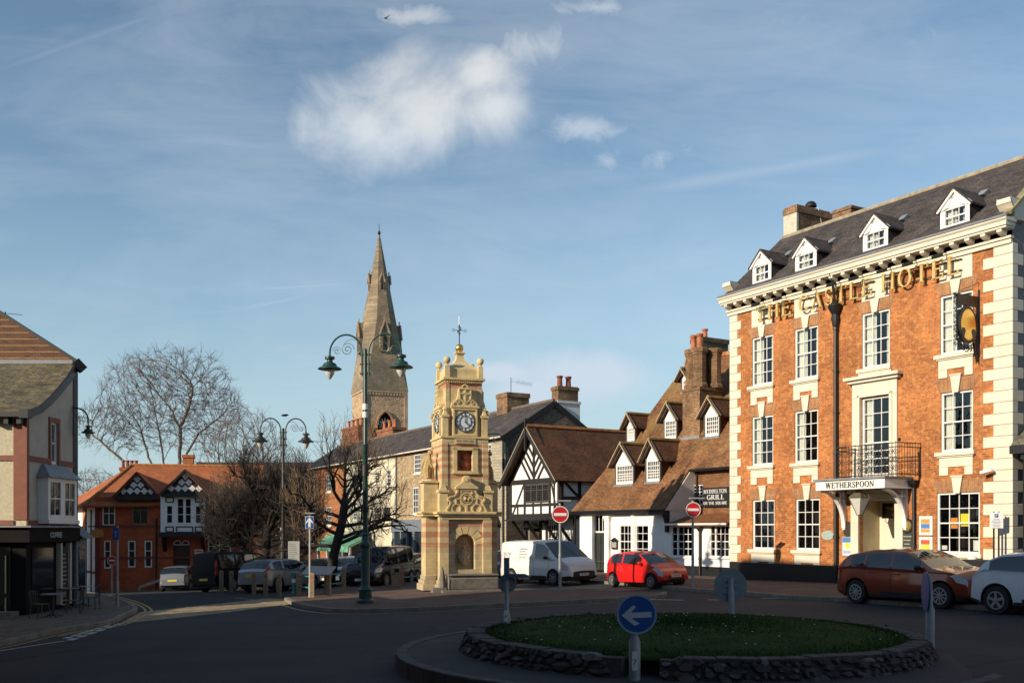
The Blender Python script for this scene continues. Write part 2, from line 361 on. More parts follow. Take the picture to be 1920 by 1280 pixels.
def slab(name, poly, h, mat):
    poly = dens(poly, 1.2); mb = MB(); n = len(poly)
    # inner grid points keep the sheet on the sloping ground
    tri = tessellate_polygon([[Vector((p[0], p[1], 0)) for p in poly]])
    mb.v = [(p[0], p[1], gz(*p)+h) for p in poly]+[(p[0], p[1], gz(*p)-.3) for p in poly]
    for t in tri:
        a, b, c = (Vector(poly[i]) for i in t)
        mb.f.append(tuple(t) if (b-a).cross(c-a) > 0 else tuple(reversed(t)))
    for i in range(n): j = (i+1) % n; mb.f.append((i, n+i, n+j, j))
    return mb.build(name, mat, kind='structure')
def offset(pts, d):
    out = []
    for i, p in enumerate(pts):
        a = pts[max(i-1, 0)]; b = pts[min(i+1, len(pts)-1)]; dx, dy = b[0]-a[0], b[1]-a[1]; L = math.hypot(dx, dy) or 1
        out.append((p[0]-dy/L*d, p[1]+dx/L*d))
    return out
def strip(mb, pts, w, h, thick=None, d=0):
    """band of width w beside a line, its top h above ground"""
    pts = dens(pts, .9, False); a = offset(pts, d); b = offset(pts, d+w)
    for i in range(len(pts)-1):
        q = [a[i], a[i+1], b[i+1], b[i]]
        if thick is None: mb.quad(*[(x, y, gz(x, y)+h) for x, y in reversed(q)])
        else:
            g = .012 if thick else 0
            k = [(x, y) for x, y in q]; e = .008
            k[1] = (k[1][0]+(k[0][0]-k[1][0])*e*1.2, k[1][1]+(k[0][1]-k[1][1])*e*1.2); k[2] = (k[2][0]+(k[3][0]-k[2][0])*e*1.2, k[2][1]+(k[3][1]-k[2][1])*e*1.2)
            k = list(reversed(k)); mb.hexa([(x, y, gz(x, y)-.2) for x, y in k]+[(x, y, gz(x, y)+h) for x, y in k])
def kerb(pts, side=1):
    mb = MB(); strip(mb, pts, .16*side, .125, True, -.16*side*.999)
    return mb
def px(*pts, dz=.12): return [tuple(P(x, y, dz)[:2]) for x, y in pts]
# plaza with the clock tower (front kerb goes left to right, then back)
pf = smooth(px((541, 1119), (548, 1124), (566, 1130), (590, 1135), (620, 1139), (660, 1141), (720, 1140), (800, 1137), (900, 1132), (1000, 1127.5), (1100, 1122.5), (1180, 1118), (1228, 1114.5), (1244, 1111.5), (1238, 1109)))
pb = px((1150, 1108), (1060, 1104), (960, 1102), (860, 1096), (780, 1089), (700, 1093), (640, 1098), (590, 1106), (548, 1113))
slab('paved_island', pf+pb, .12, PAVE)
k1 = MB(); strip(k1, pf, -.17, .128, True, 0); k1.build('kerb', KERB, kind='structure')
# cafe side pavement
cf = smooth(px((-260, 1242), (-120, 1222), (0, 1201), (58, 1187), (117, 1175), (175, 1168), (204, 1162), (227, 1150), (247, 1143), (250, 1137), (233, 1126), (204, 1117), (180, 1112), (150, 1107), (120, 1103)))
slab('pavement', cf+[(-34, 60), (-60, 60), (-60, 10), (-22, 10)], .12, SETT)
k2 = MB(); strip(k2, cf, -.17, .128, True, 0); k2.build('kerb', KERB, kind='structure')
# hotel side pavement
hf = smooth(px((1098, 1086), (1180, 1091), (1240, 1096), (1290, 1101), (1340, 1105), (1400, 1108), (1455, 1113), (1494, 1116), (1568, 1118), (1640, 1123)))
e1 = Vector(hf[-1]); dd = Vector((.5177, -.8556)); hf += [tuple(e1+dd*6), tuple(e1+dd*14), tuple(e1+dd*24)]
slab('pavement', hf+[(60, 10), (60, 60), (20, 66), (-2, 66)], .12, PAVE)
k3 = MB(); strip(k3, hf, -.17, .128, True, 0); k3.build('kerb', KERB, kind='structure')
# left far pavement along the red brick building
slab('pavement', [(-27.5, 56.5), (-16.0, 61.0), (-4, 64), (-4, 72), (-27, 64)], .1, SETT)
# cobbled strip in the outline of the sun band, sunlight lifted into its colour
cob = [tuple(P(*p)[:2]) for p in ((262, 1147), (420, 1130), (500, 1121), (545, 1122), (548, 1131), (430, 1147), (300, 1161), (225, 1168))]
cm = MB(); tp = dens(cob, 1.); cm.v = [(x, y, gz(x, y)+.004) for x, y in tp]
for t in tessellate_polygon([[Vector((x, y, 0)) for x, y in tp]]):
    a, b, c = (Vector(tp[i]) for i in t); cm.f.append(tuple(t) if (b-a).cross(c-a) > 0 else tuple(reversed(t)))
cm.build('sunlit_cobbled_band', paving('sunlit_sandstone_setts', (.42, .33, .20), (.27, .21, .13), (.10, .085, .06), .3, .16, .85), kind='structure')
# painted lines
ln = MB()
strip(ln, pf[6:-10], -.09, .004, None, -.42)
strip(ln, cf[6:-8], -.09, .0085, None, -.38); strip(ln, cf[14:-8], -.09, .0085, None, -.58)
strip(ln, [tuple(P(*p)[:2]) for p in ((440, 1121), (500, 1126), (580, 1134), (640, 1141))], .09, .0085, None, 0)
ln.build('yellow_lines', YEL, kind='structure')
wl = MB()
def dash(x0, y0, x1, y1, w=.12):
    a = P(x0, y0); b = P(x1, y1); strip(wl, [tuple(a[:2]), tuple(b[:2])], w, .006)
for i in range(6):
    t = i/6; dash(222-105*t, 1168+34*t, 222-105*(t+.11), 1168+34*(t+.11), .2); dash(196-85*t, 1172+26*t, 196-85*(t+.11), 1172+26*(t+.11), .2)
dash(118, 1201, 0, 1219, .1); dash(0, 1219, -120, 1238, .1)
for a in ((1325, 1124, 1346, 1124.5), (1425, 1121, 1473, 1122), (1534, 1121.5, 1590, 1123.5), (1215, 1123, 1280, 1125)): dash(*a, w=.13)
for a in ((572, 1133, 590, 1136), (548, 1128, 566, 1132)): dash(*a, w=.12)
wl.build('white_lines', WLINE, kind='structure')
# ---------------- roundabout ----------------
RC = Vector((3.35, 18.85)); rg = gz(*RC)
AP = plain('apron_concrete', (.042, .038, .037), .9, .3, 1.5, .4)
ap = MB(); ap.lathe([(5.45, -.4), (5.45, .06), (5.40, .10), (5.2, .11), (4.0, .15)], (RC.x, RC.y, rg), 72); ap.build('roundabout_apron', AP, kind='structure', smooth='auto')
rk = MB()
for i in range(48):
    a0, a1 = 2*PI*i/48, 2*PI*(i+1)/48-.004; pp = []
    for z in (-.3, .125):
        pp += [(RC.x+r*math.cos(a), RC.y+r*math.sin(a), rg+z) for r, a in ((5.30, a0), (5.52, a0), (5.52, a1), (5.30, a1))]
    rk.hexa(pp)
rk.build('roundabout_kerb', plain('dark_kerb', (.075, .07, .065), .85, .3, 3, .4), kind='structure', bevel=.02)
# battered rubble wall built of single bedded stones
WALLM = plain('rubble_mortar', (.05, .045, .04), .95, .3, 6, .6)
ST = []
for i, c in enumerate(((.085, .078, .073), (.05, .047, .046), (.15, .14, .13), (.065, .055, .047))): ST.append(plain('rubble_stone_%d' % i, c, .85, .4, 5, .5))
iw = empty('roundabout_wall', (RC.x, RC.y, rg), 0, 'low battered rubble stone wall ringing the grass roundabout', 'wall')
NOTCH = math.atan2(14.9-RC.y, 1.87-RC.x)
def notch(a): d = (a-NOTCH+PI) % (2*PI)-PI; return abs(d) < .072
core = MB(); N_ = 180
for i in range(N_):
    a0, a1 = 2*PI*i/N_, 2*PI*(i+1)/N_
    ro, rt = (4.40, 4.16) if not notch((a0+a1)/2) else (3.75, 3.7)
    pp = []
    for z, r0, r1 in ((-.2, 3.5, ro), (.42, 3.5, rt)): pp += [(r*math.cos(a), r*math.sin(a), z) for r, a in ((r0, a0), (r1, a0), (r1, a1), (r0, a1))]
    core.hexa(pp)
core.build('wall_core', WALLM, iw)
rnd = random.Random(3); sts = [MB() for _ in ST]
for row in range(4):
    z = .08+row*.085; a = 0
    while a < 2*PI:
        w = rnd.choice((.09, .14, .2, .28, .36))*rnd.uniform(.8, 1.2)/4.35; h = rnd.uniform(.06, .17); am = a+w/2
        if not notch(am) and not notch(a) and not notch(a+w):
            r = 4.40-.24*(z+.2)/.62+.015; mb = sts[rnd.choices(range(4), (5, 5, 2, 3))[0]]; nseg = 7
            ring = []; c = Vector((math.cos(am), math.sin(am), 0)); t = Vector((-c.y, c.x, 0)); up = Vector((-c.x*.36, -c.y*.36, .93))
            cen = c*r+Vector((0, 0, z+h/2)); b = len(mb.v)
            for k in range(nseg):
                q = 2*PI*k/nseg+rnd.uniform(-.3, .3); p = cen+t*(math.cos(q)*w*4.35*.5)+up*(math.sin(q)*h*.5); mb.v.append(tuple(p-c*.04))
                mb.v.append(tuple(p*1+(cen-p)*.28+c*rnd.uniform(.02, .05)))
            for k in range(nseg):
                j = (k+1) % nseg; mb.f.append((b+2*k, b+2*j, b+2*j+1, b+2*k+1))
            mb.f.append(tuple(b+2*k+1 for k in range(nseg)))
        a += w+.006
for i, mb in enumerate(sts): mb.build('wall_stones', ST[i], iw)
cp = MB(); a = 0
while a < 2*PI-.05:
    w = rnd.uniform(.25, .5)/4.1
    if not any(notch(a+w*t) for t in (0, .5, 1)):
        pp = []; j = rnd.uniform(-.012, .012)
        for z in (.40, .46+j): pp += [(r*math.cos(q), r*math.sin(q), z) for r, q in ((3.86, a), (4.2, a), (4.2, a+w), (3.86, a+w))]
        cp.hexa(pp)
    a += w+.005
cp.build('coping', plain('coping_stone', (.055, .05, .043), .9, .35, 3, .5), iw, bevel=.015)
GRASSM, nt, b = newmat('grass'); tc = nt.nodes.new('ShaderNodeTexCoord'); n = noise(nt, tc.outputs['Object'], 1.6, 8, .7)
nt.links.new(ramp(nt, n, [(.3, (.012, .030, .006)), (.55, (.028, .060, .010)), (.75, (.050, .080, .018))]), b.inputs['Base Color']); b.inputs['Roughness'].default_value = .9; b.inputs['Specular IOR Level'].default_value = .08
mound = MB(); mound.lathe([(4.0, .38), (3.85, .44), (3.2, .52), (2.2, .58), (1.1, .615), (.01, .62)], (RC.x, RC.y, rg), 64); mound.build('grass_mound', GRASSM, kind='structure', smooth=True)
gr = MB()
for i in range(42000):
    r = 3.95*math.sqrt(rnd.random()); q = rnd.random()*2*PI; x, y = r*math.cos(q), r*math.sin(q)
    if notch(q) and r > 3.7: continue
    z = .62-.19*(r/3.95)**1.8-.01; h = rnd.uniform(.03, .075); w = .006+rnd.random()*.006; t = rnd.random()*PI; dx, dy = math.cos(t)*w, math.sin(t)*w
    lx, ly = rnd.uniform(-.03, .03), rnd.uniform(-.03, .03)
    gr.quad((x-dx, y-dy, z), (x+dx, y+dy, z), (x+lx, y+ly, z+h))
gr.build('grass', GRASSM, kind='stuff', loc=(RC.x, RC.y, rg), label='short green turf on the roundabout mound')
dz = MB(); PET = plain('daisy_petals', (.8, .8, .76), .8, 0)
for i in range(46):
    r = 3.8*math.sqrt(rnd.random()); q = rnd.random()*2*PI; z = .62-.19*(r/3.95)**1.8+.05
    dz.lathe([(.001, -.004), (.018, 0), (.001, .006)], (r*math.cos(q), r*math.sin(q), z), 6)
dz.build('daisies', PET, kind='stuff', loc=(RC.x, RC.y, rg), label='tiny white daisies dotted over the roundabout turf')
# ---------------- shared building pieces ----------------
def wall_holes(mb, u0, u1, z0, z1, holes, v=0, depth=.18):
    """front sheet of a wall at plane v (facing -v) with real openings and their reveals"""
    us = sorted({u0, u1}|{max(u0, min(u1, h[i])) for h in holes for i in (0, 1)}); zs = sorted({z0, z1}|{max(z0, min(z1, h[i])) for h in holes for i in (2, 3)})
    for i in range(len(us)-1):
        for j in range(len(zs)-1):
            a, b, c, d = us[i], us[i+1], zs[j], zs[j+1]
            if b-a < 1e-5 or d-c < 1e-5: continue
            um, zm = (a+b)/2, (c+d)/2
            if any(h[0] < um < h[1] and h[2] < zm < h[3] for h in holes): continue
            mb.quad((a, v, c), (b, v, c), (b, v, d), (a, v, d))
    for a, b, c, d in holes:
        w = v+depth
        mb.quad((a, v, c), (a, v, d), (a, w, d), (a, w, c)); mb.quad((b, v, d), (b, v, c), (b, w, c), (b, w, d))
        mb.quad((a, v, d), (b, v, d), (b, w, d), (a, w, d)); mb.quad((b, v, c), (a, v, c), (a, w, c), (b, w, c))
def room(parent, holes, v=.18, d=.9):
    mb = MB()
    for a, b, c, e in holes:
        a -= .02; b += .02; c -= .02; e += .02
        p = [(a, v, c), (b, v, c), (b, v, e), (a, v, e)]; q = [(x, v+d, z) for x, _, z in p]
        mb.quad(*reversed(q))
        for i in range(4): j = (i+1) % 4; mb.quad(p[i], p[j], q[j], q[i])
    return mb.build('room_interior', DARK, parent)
def window(parent, u0, u1, z0, z1, nx=3, nt_=2, nb=2, v=.06, mat=None, fw=.07, gb=.025, curtain=0, sash=True, glass=None, name='window', split=None):
    """sash window: frame with glazing bars, pane and optional curtain"""
    mat = mat or WHITE; f = MB(); d = .07; zm = split or (z0+z1)/2
    f.box(u0, u0+fw, v, v+d, z0, z1); f.box(u1-fw, u1, v, v+d, z0, z1); f.box(u0+fw, u1-fw, v, v+d, z1-fw, z1); f.box(u0+fw, u1-fw, v-.02, v+d, z0, z0+fw*1.2)
    a, b, c, e = u0+fw, u1-fw, z0+fw*1.2, z1-fw
    if sash: f.box(a, b, v+.012, v+d-.004, zm-.022, zm+.022)
    for k in range(1, nx): x = a+(b-a)*k/nx; f.box(x-gb/2, x+gb/2, v+.02, v+d-.012, c, e)
    for n_, lo, hi in ((nb, c, zm-.022*sash), (nt_, zm+.022*sash, e)):
        for k in range(1, n_): z = lo+(hi-lo)*k/n_; f.box(a, b, v+.023, v+d-.015, z-gb/2, z+gb/2)
    if not sash and nb+nt_ > 1: f.box(a, b, v+.023, v+d-.015, zm-gb/2, zm+gb/2)
    o = f.build(name, mat, parent)
    p = MB().quad((a, v+.045, c), (b, v+.045, c), (b, v+.045, e), (a, v+.045, e)); p.build('pane', glass or GLASS, o)
    if curtain:
        w = (b-a)*.36 if curtain == 1 else (b-a)*curtain; cu = MB()
        sides = ((a-.02, a+w, 1), (b-w*.45, b+.02, -1))
        for s0, s1, _ in sides:
            n = 14; pts = []
            for k in range(n+1): x = s0+(s1-s0)*k/n; pts.append((x, v+.15+.03*math.sin(k*2.1)))
            for (xa, ya), (xb, yb) in zip(pts, pts[1:]): cu.quad((xa, ya, c), (xb, yb, c), (xb, yb, e), (xa, ya, e))
        cu.build('curtain', CURTAIN, o)
    return o
def chimney_pots(parent, pts, h=.5, r=.13, mat=None):
    for x, y, z in pts:
        MB().lathe([(r*.85, 0), (r*1.1, .03), (r*.9, .08), (r*.78, h*.75), (r*1.08, h*.85), (r*1.08, h*.97), (r*.7, h)], (x, y, z), 10).build('chimney_pot', mat or TERRA, parent, smooth='auto')
def pipe(mb, pts, r=.05, n=8, rings=()):
    mb.tube(pts, r, n)
    for p in rings: mb.lathe([(r*1.35, -.04), (r*1.35, .04)], p, n)
def text_mesh(body, size, mat, parent, name, M, depth=.008, align='CENTER'):
    cu = bpy.data.curves.new('t', 'FONT'); cu.body = body; cu.size = size; cu.extrude = depth; cu.align_x = align; cu.align_y = 'CENTER'; cu.resolution_u = 2
    o = bpy.data.objects.new('t', cu); COL.objects.link(o); dg = bpy.context.evaluated_depsgraph_get(); dg.update()
    me = bpy.data.meshes.new_from_object(o.evaluated_get(dg)); bpy.data.objects.remove(o); me.transform(M); me.materials.clear(); me.materials.append(mat)
    q = bpy.data.objects.new(name, me); COL.objects.link(q)
    if parent: q.parent = parent
    return q
FACE = Matrix.Rotation(PI/2, 4, 'X')      # text standing on the xz plane, read from -y
# ------- roman capitals drawn stroke by stroke -------
def glyphs():
    T, t = .17, .065
    def arc(cx, cy, rx, ry, a0, a1, tx, ty, n=12):
        out = []
        for i in range(n):
            p = [R(a0+(a1-a0)*k/n) for k in (i, i+1)]
            o = [(cx+rx*math.cos(q), cy+ry*math.sin(q)) for q in p]; s = [(cx+(rx-tx)*math.cos(q), cy+(ry-ty)*math.sin(q)) for q in p]
            out.append([o[0], o[1], s[1], s[0]])
        return out
    def ln(x0, y0, x1, y1, w):
        d = math.hypot(x1-x0, y1-y0); nx_, ny_ = -(y1-y0)/d*w/2, (x1-x0)/d*w/2
        if abs(x1-x0) > .05 and abs(y1-y0) > .05: return [[(x0-w/2, y0), (x0+w/2, y0), (x1+w/2, y1), (x1-w/2, y1)]]
        return [[(x0-nx_, y0-ny_), (x0+nx_, y0+ny_), (x1+nx_, y1+ny_), (x1-nx_, y1-ny_)]]
    def sf(x, y, w=.3): return [[(x-w/2, y), (x+w/2, y), (x+w/2, y+.05), (x-w/2, y+.05)]]
    def stem(x): return ln(x, 0, x, 1, T)+sf(x, 0)+sf(x, .95)
    G = {}
    G['T'] = (.86, stem(.43)+ln(.03, .97, .83, .97, .07)+ln(.05, .78, .05, .99, .05)+ln(.81, .78, .81, .99, .05))
    G['H'] = (.95, stem(.16)+stem(.79)+ln(.16, .51, .79, .51, t))
    G['I'] = (.34, stem(.17))
    G['E'] = (.76, stem(.16)+ln(.16, .965, .68, .965, t)+ln(.16, .035, .7, .035, t)+ln(.16, .52, .55, .52, t)+ln(.68, .8, .68, .99, .045)+ln(.71, 0, .71, .22, .045)+ln(.55, .43, .55, .61, .045))
    G['L'] = (.72, stem(.16)+ln(.16, .035, .66, .035, t)+ln(.67, 0, .67, .24, .045))
    G['C'] = (.86, arc(.46, .5, .44, .52, 48, 312, .16, .06, 18)+ln(.76, .74, .76, .98, .05)+ln(.76, .02, .76, .22, .05))
    G['G'] = (.92, arc(.46, .5, .44, .52, 48, 320, .16, .06, 18)+ln(.78, .05, .78, .42, T)+sf(.76, .42, .32)+ln(.76, .74, .76, .98, .05))
    G['O'] = (.96, arc(.48, .5, .46, .52, 0, 360, .17, .06, 26))
    G['Q'] = (.98, arc(.48, .5, .46, .52, 0, 360, .17, .06, 26)+ln(.5, .08, .95, -.2, .12))
    G['A'] = (.92, ln(.13, 0, .46, 1, .07)+ln(.79, 0, .46, 1, .17)+ln(.25, .34, .66, .34, .055)+sf(.13, 0)+sf(.79, 0))
    G['S'] = (.66, arc(.33, .74, .27, .28, 20, 235, .1, .07, 12)+arc(.33, .27, .29, .29, -155, 55, .12, .07, 12)+[[(.13, .60), (.24, .68), (.52, .44), (.38, .36)]]+ln(.6, .72, .6, .98, .045)+ln(.06, .02, .06, .28, .045))
    G['D'] = (.92, stem(.16)+arc(.3, .5, .58, .5, -90, 90, .17, .065, 16)+ln(.16, .967, .32, .967, .065)+ln(.16, .033, .32, .033, .065))
    G['P'] = (.76, stem(.16)+arc(.3, .73, .4, .27, -90, 90, .14, .06, 12)+ln(.16, .97, .32, .97, .06)+ln(.16, .49, .32, .49, .06))
    G['R'] = (.86, G['P'][1]+ln(.76, 0, .4, .48, .16)+sf(.76, 0, .24))
    G['M'] = (1.06, ln(.14, 0, .14, 1, .07)+ln(.9, 0, .9, 1, T)+ln(.52, .12, .18, 1, .14)+ln(.52, .12, .86, 1, .06)+sf(.14, 0)+sf(.9, 0)+sf(.1, .95, .2)+sf(.94, .95, .24))
    G['N'] = (.94, ln(.14, 0, .14, 1, .07)+ln(.8, 0, .8, 1, .07)+ln(.78, .02, .18, .98, .15)+sf(.14, 0)+sf(.8, .95)+sf(.1, .95, .2))
    G['U'] = (.92, ln(.16, .35, .16, 1, T)+ln(.77, .35, .77, 1, .07)+arc(.46, .37, .385, .4, 180, 360, .15, .07, 12)+sf(.16, .95)+sf(.77, .95, .26))
    G['W'] = (1.3, ln(.36, 0, .14, 1, .16)+ln(.36, 0, .62, 1, .06)+ln(.88, 0, .62, 1, .16)+ln(.88, 0, 1.12, 1, .06)+sf(.14, .95)+sf(.62, .95)+sf(1.12, .95))
    G['Y'] = (.88, ln(.43, 0, .43, .48, T)+ln(.43, .46, .12, 1, .15)+ln(.43, .46, .76, 1, .06)+sf(.43, 0)+sf(.12, .95)+sf(.76, .95))
    G[' '] = (.42, [])
    return G
GLY = glyphs()
def lettering(mb, txt, u, z, h, v0, v1, width=None, gap=.12, slope=0, kx=1):
    tot = sum(GLY[c][0]+gap for c in txt)-gap; kx = width/(tot*h) if width else kx; x = u
    for c in txt:
        w, quads = GLY[c]
        for q in quads:
            pts = [(x+p[0]*h*kx, z+p[1]*h) for p in q]
            A = sum(pts[i][0]*pts[(i+1) % 4][1]-pts[(i+1) % 4][0]*pts[i][1] for i in range(4))
            if A < 0: pts.reverse()
            mb.hexa([(pts[0][0], v1, pts[0][1]), (pts[0][0], v0, pts[0][1]), (pts[1][0], v0, pts[1][1]), (pts[1][0], v1, pts[1][1]),
                     (pts[3][0], v1, pts[3][1]), (pts[3][0], v0, pts[3][1]), (pts[2][0], v0, pts[2][1]), (pts[2][0], v1, pts[2][1])])
        x += (w+gap)*h*kx
    return mb
# ---------------- wall and roof materials ----------------
HBRICK = brick('orange_brick', (.58, .20, .052), (.38, .115, .035), (.50, .31, .16), .23, .078, .008, .5, tone=.55, dirt=((.20, .085, .045), .75, .52, .6), c3=(.56, .27, .10))
ABRICK = brick('arch_brick', (.46, .22, .09), (.34, .15, .07), (.42, .33, .22), .075, .4, .007, .35, off=0)
RBRICK = brick('red_brick', (.56, .13, .045), (.42, .09, .035), (.34, .15, .09), .23, .078, .006, .35, tone=.8)
CBRICK = brick('old_chimney_brick', (.33, .17, .075), (.19, .085, .04), (.36, .29, .19), .22, .075, .009, .6, dirt=((.07, .06, .045), 1.5, .5, .75))
OBRICK = brick('orange_side_brick', (.48, .19, .07), (.32, .11, .04), (.34, .24, .15), .23, .078, .007, .5, tone=.9)
SLATE = brick('slate_roof', (.105, .088, .082), (.065, .055, .055), (.03, .027, .027), .3, .17, .006, .5, kz=1.35, tone=.9, dirt=((.17, .14, .10), 1.1, .58, .5), bmp=.5)
TILE = brick('plain_tile_roof', (.34, .16, .07), (.20, .095, .045), (.06, .035, .02), .17, .10, .006, .6, kz=1.3, tone=.8, dirt=((.30, .23, .08), .5, .5, .5), bmp=.8)
TILED = brick('dark_tile_roof', (.19, .085, .045), (.12, .055, .032), (.03, .018, .013), .17, .10, .006, .55, kz=1.3, tone=.9, dirt=((.11, .10, .04), .8, .56, .5), bmp=.8)
RTILE = brick('red_tile_roof', (.52, .18, .07), (.42, .13, .05), (.15, .05, .025), .17, .11, .005, .3, kz=1.3, tone=.7, bmp=.5)
RIDGE = plain('ridge_tile', (.46, .19, .06), .85, .5, 4, .3)
RIDGEY = plain('mossy_ridge_tile', (.30, .22, .07), .85, .5, 3, .3)
STONEW = brick('limestone_blocks', (.47, .42, .32), (.36, .32, .245), (.24, .21, .16), .42, .19, .012, .3, tone=1.0, bmp=.8)
SPECK = rubble('speckled_stone', (.50, .38, .22), (.28, .18, .10), (.62, .52, .38), 5.5, 1.4)
RUB = rubble('rubble_gable', (.24, .19, .14), (.12, .10, .08), (.20, .17, .13), 4.5, 1.6)
PEBBLE = plain('grey_pebbledash', (.30, .29, .28), .95, .5, 20, 1.0)
RENDERW = plain('white_render', (.74, .72, .67), .75, .1, 1.6, .15)
RENDERY = plain('ivory_render', (.68, .62, .46), .75, .1, 1.6, .15)
PLASTW = plain('white_limewash', (.80, .79, .76), .7, .08, 1.3, .12)
TIMBER = plain('black_timber', (.018, .016, .014), .6, .35, 7)
# ---------------- the brick hotel ----------------
HA = math.atan2(-.8556, .5177)
H = Fr(9.27, 42.2, HA)
hot = H.root('hotel', 'tall orange brick hotel with cream quoins, slate roof and four white dormers', 'hotel')
HU = H.U(1898); HT = H.Z(1366, 593)          # wall width and height to the cornice
Zc = H.Z
hols = {}
def hpix(xa, xb, ytl, ybl): return H.U(xa), H.U(xb), Zc(xa, ybl), Zc(xa, ytl)
for k, v in dict(t1=(1410, 1449.5, 634.5, 725), t2=(1490, 1533.8, 618, 713.5), t3=(1616, 1668, 589, 693), t4=(1762.5, 1824, 556, 667),
                 s1=(1410, 1449.5, 782, 873.5), s2=(1490, 1533.8, 771.6, 868.5), s3=(1616, 1669.5, 747, 893), s4=(1764, 1824, 737, 848.5),
                 g1=(1411, 1452, 937, 1029), g2=(1492, 1537, 935, 1030.5), g3=(1612, 1680, 938, 1095), g4=(1756.5, 1837, 923.7, 1037)).items(): hols[k] = hpix(*v)
hols['g3'] = (hols['g3'][0], hols['g3'][1], .42, hols['g3'][3])
wall = MB(); wall_holes(wall, 0, HU, .85, HT+.2, list(hols.values())); wall.build('brick_wall', HBRICK, hot)
# black plinth, in two lengths with the doorway between
MB().box(-.03, hols['g3'][0]-.25, -.05, .2, -.5, .85).build('plinth', BLACK, hot); MB().box(hols['g3'][1]+.25, HU+.03, -.05, .2, -.5, .85).build('plinth', BLACK, hot)
room(hot, [h for k, h in hols.items() if k != 'g3'])
D = 6.1      # depth of the block
RG = HT+.62; RH = H.Z(1467, 449, 3.05)-HT-.62-.1   # eaves height and rise
side = MB(); side.quad((HU, 0, -.4), (HU, D, -.4), (HU, D, RG), (HU, D/2, RG+RH), (HU, 0, RG)); side.build('side_wall', PEBBLE, hot)
ls = MB(); ls.quad((0, D, -.4), (0, 0, -.4), (0, 0, RG), (0, D/2, RG+RH), (0, D, RG)); ls.build('side_wall', OBRICK, hot)
bk = MB(); bk.quad((HU, D, -.4), (0, D, -.4), (0, D, RG), (HU, D, RG)); bk.build('back_wall', OBRICK, hot)
def window_set(k, nx, nt_, nb, cur, **kw):
    a, b, c, d = hols[k]; return window(hot, a, b, c, d, nx, nt_, nb, .05, curtain=cur, **kw)
for k in ('t1', 't2', 't3', 't4'): window_set(k, 3 , 2, 2, .42)
for k in ('s1', 's2', 's4'): window_set(k, 3, 2, 2, .34)
for k in ('g1', 'g2'): window_set(k, 3, 2, 2, 0)
window_set('g4', 4, 2, 2, 0)
a, b, c, d = hols['s3']; window(hot, a, b, c, d, 3, 3, 4, .05, curtain=.3, split=c+(d-c)*.42)
# cream quoins
qn = MB(); q2 = MB(); h = .36; z = .86; i = 0
while z < HT-.05:
    hh = min(h, HT-z); w = .62 if i % 2 else .42
    qn.box(-.035, w, -.035, .3, z+.004, z+hh-.006); w2 = .34 if i % 2 else .6
    q2.box(HU-(.98 if i % 2 else .62), HU+.035, -.035, .25 if i % 2 == 0 else .55, z+.004, z+hh-.006)
    z += h; i += 1
qn.build('quoins', CREAM, hot, bevel=.012); q2.build('quoins', CREAM, hot, bevel=.012)
# keystones, splayed brick heads, sills with aprons
for k, (a, b, c, d) in hols.items():
    if k in ('g3', 's3'): continue
    ks = MB(); hd = MB(); sa = MB()
    m = (a+b)/2; hk = .52 if k != 'g4' else .5
    hd.prism([(a-.02, d), (b+.02, d), (b+.22, d+.42), (a-.22, d+.42)], 'y', .0, -.012)
    kt = .42 if k[0] == 't' else hk
    ks.prism([(m-.10, d-.03), (m+.10, d-.03), (m+.19, d+kt), (m-.19, d+kt)], 'y', .0, -.075)
    if k[0] == 't':  # cream tablet joining the keystone to the cornice
        ks.box(a-.0, b+.0, -.03, 0, d+kt+.003, HT)
    else: ks.box(m-.22, m+.22, -.10, 0, d+kt+.003, d+kt+.055)
    sa.box(a-.16, b+.12, -.14, 0, c-.13, c-.0); sa.box(a-.1, b+.06, -.09, 0, c-.18, c-.133)
    e = .30; z0 = c-.78
    sa.box(a-.04, b+.02, -.045, 0, c-.5, c-.183); sa.box(a-.04, a+e, -.045, 0, z0, c-.503); sa.box(b-e+.02, b+.02, -.045, 0, z0, c-.503)
    ks.build('keystone', CREAM, hot, bevel=.01); hd.build('brick_window_head', ABRICK, hot); sa.build('window_sill', CREAM, hot, bevel=.012)
# first floor french window surround
a, b, c, d = hols['s3']; s = MB(); sl_, sr = H.U(1600), H.U(1684)
s.box(sl_, a-.02, -.08, 0, c-.1, d+.02); s.box(b+.02, sr, -.08, 0, c-.1, d+.02); s.box(sl_, sr, -.08, 0, d+.023, d+.55)
s.box(a-.14, a-.02, -.12, -.08, c-.1, d+.13); s.box(b+.02, b+.14, -.12, -.08, c-.1, d+.13); s.box(a-.14, b+.14, -.12, -.083, d+.02, d+.133)
s.box(sl_-.12, sr+.12, -.2, 0, d+.553, d+.66); s.box(sl_-.22, sr+.22, -.32, 0, d+.663, d+.78)
ta, tb, tc_, td = hols['t3']; s.box(ta-.12, tb+.1, -.06, 0, d+.783, tc_-.003)
s.build('window_surround', CREAM, hot, bevel=.012)
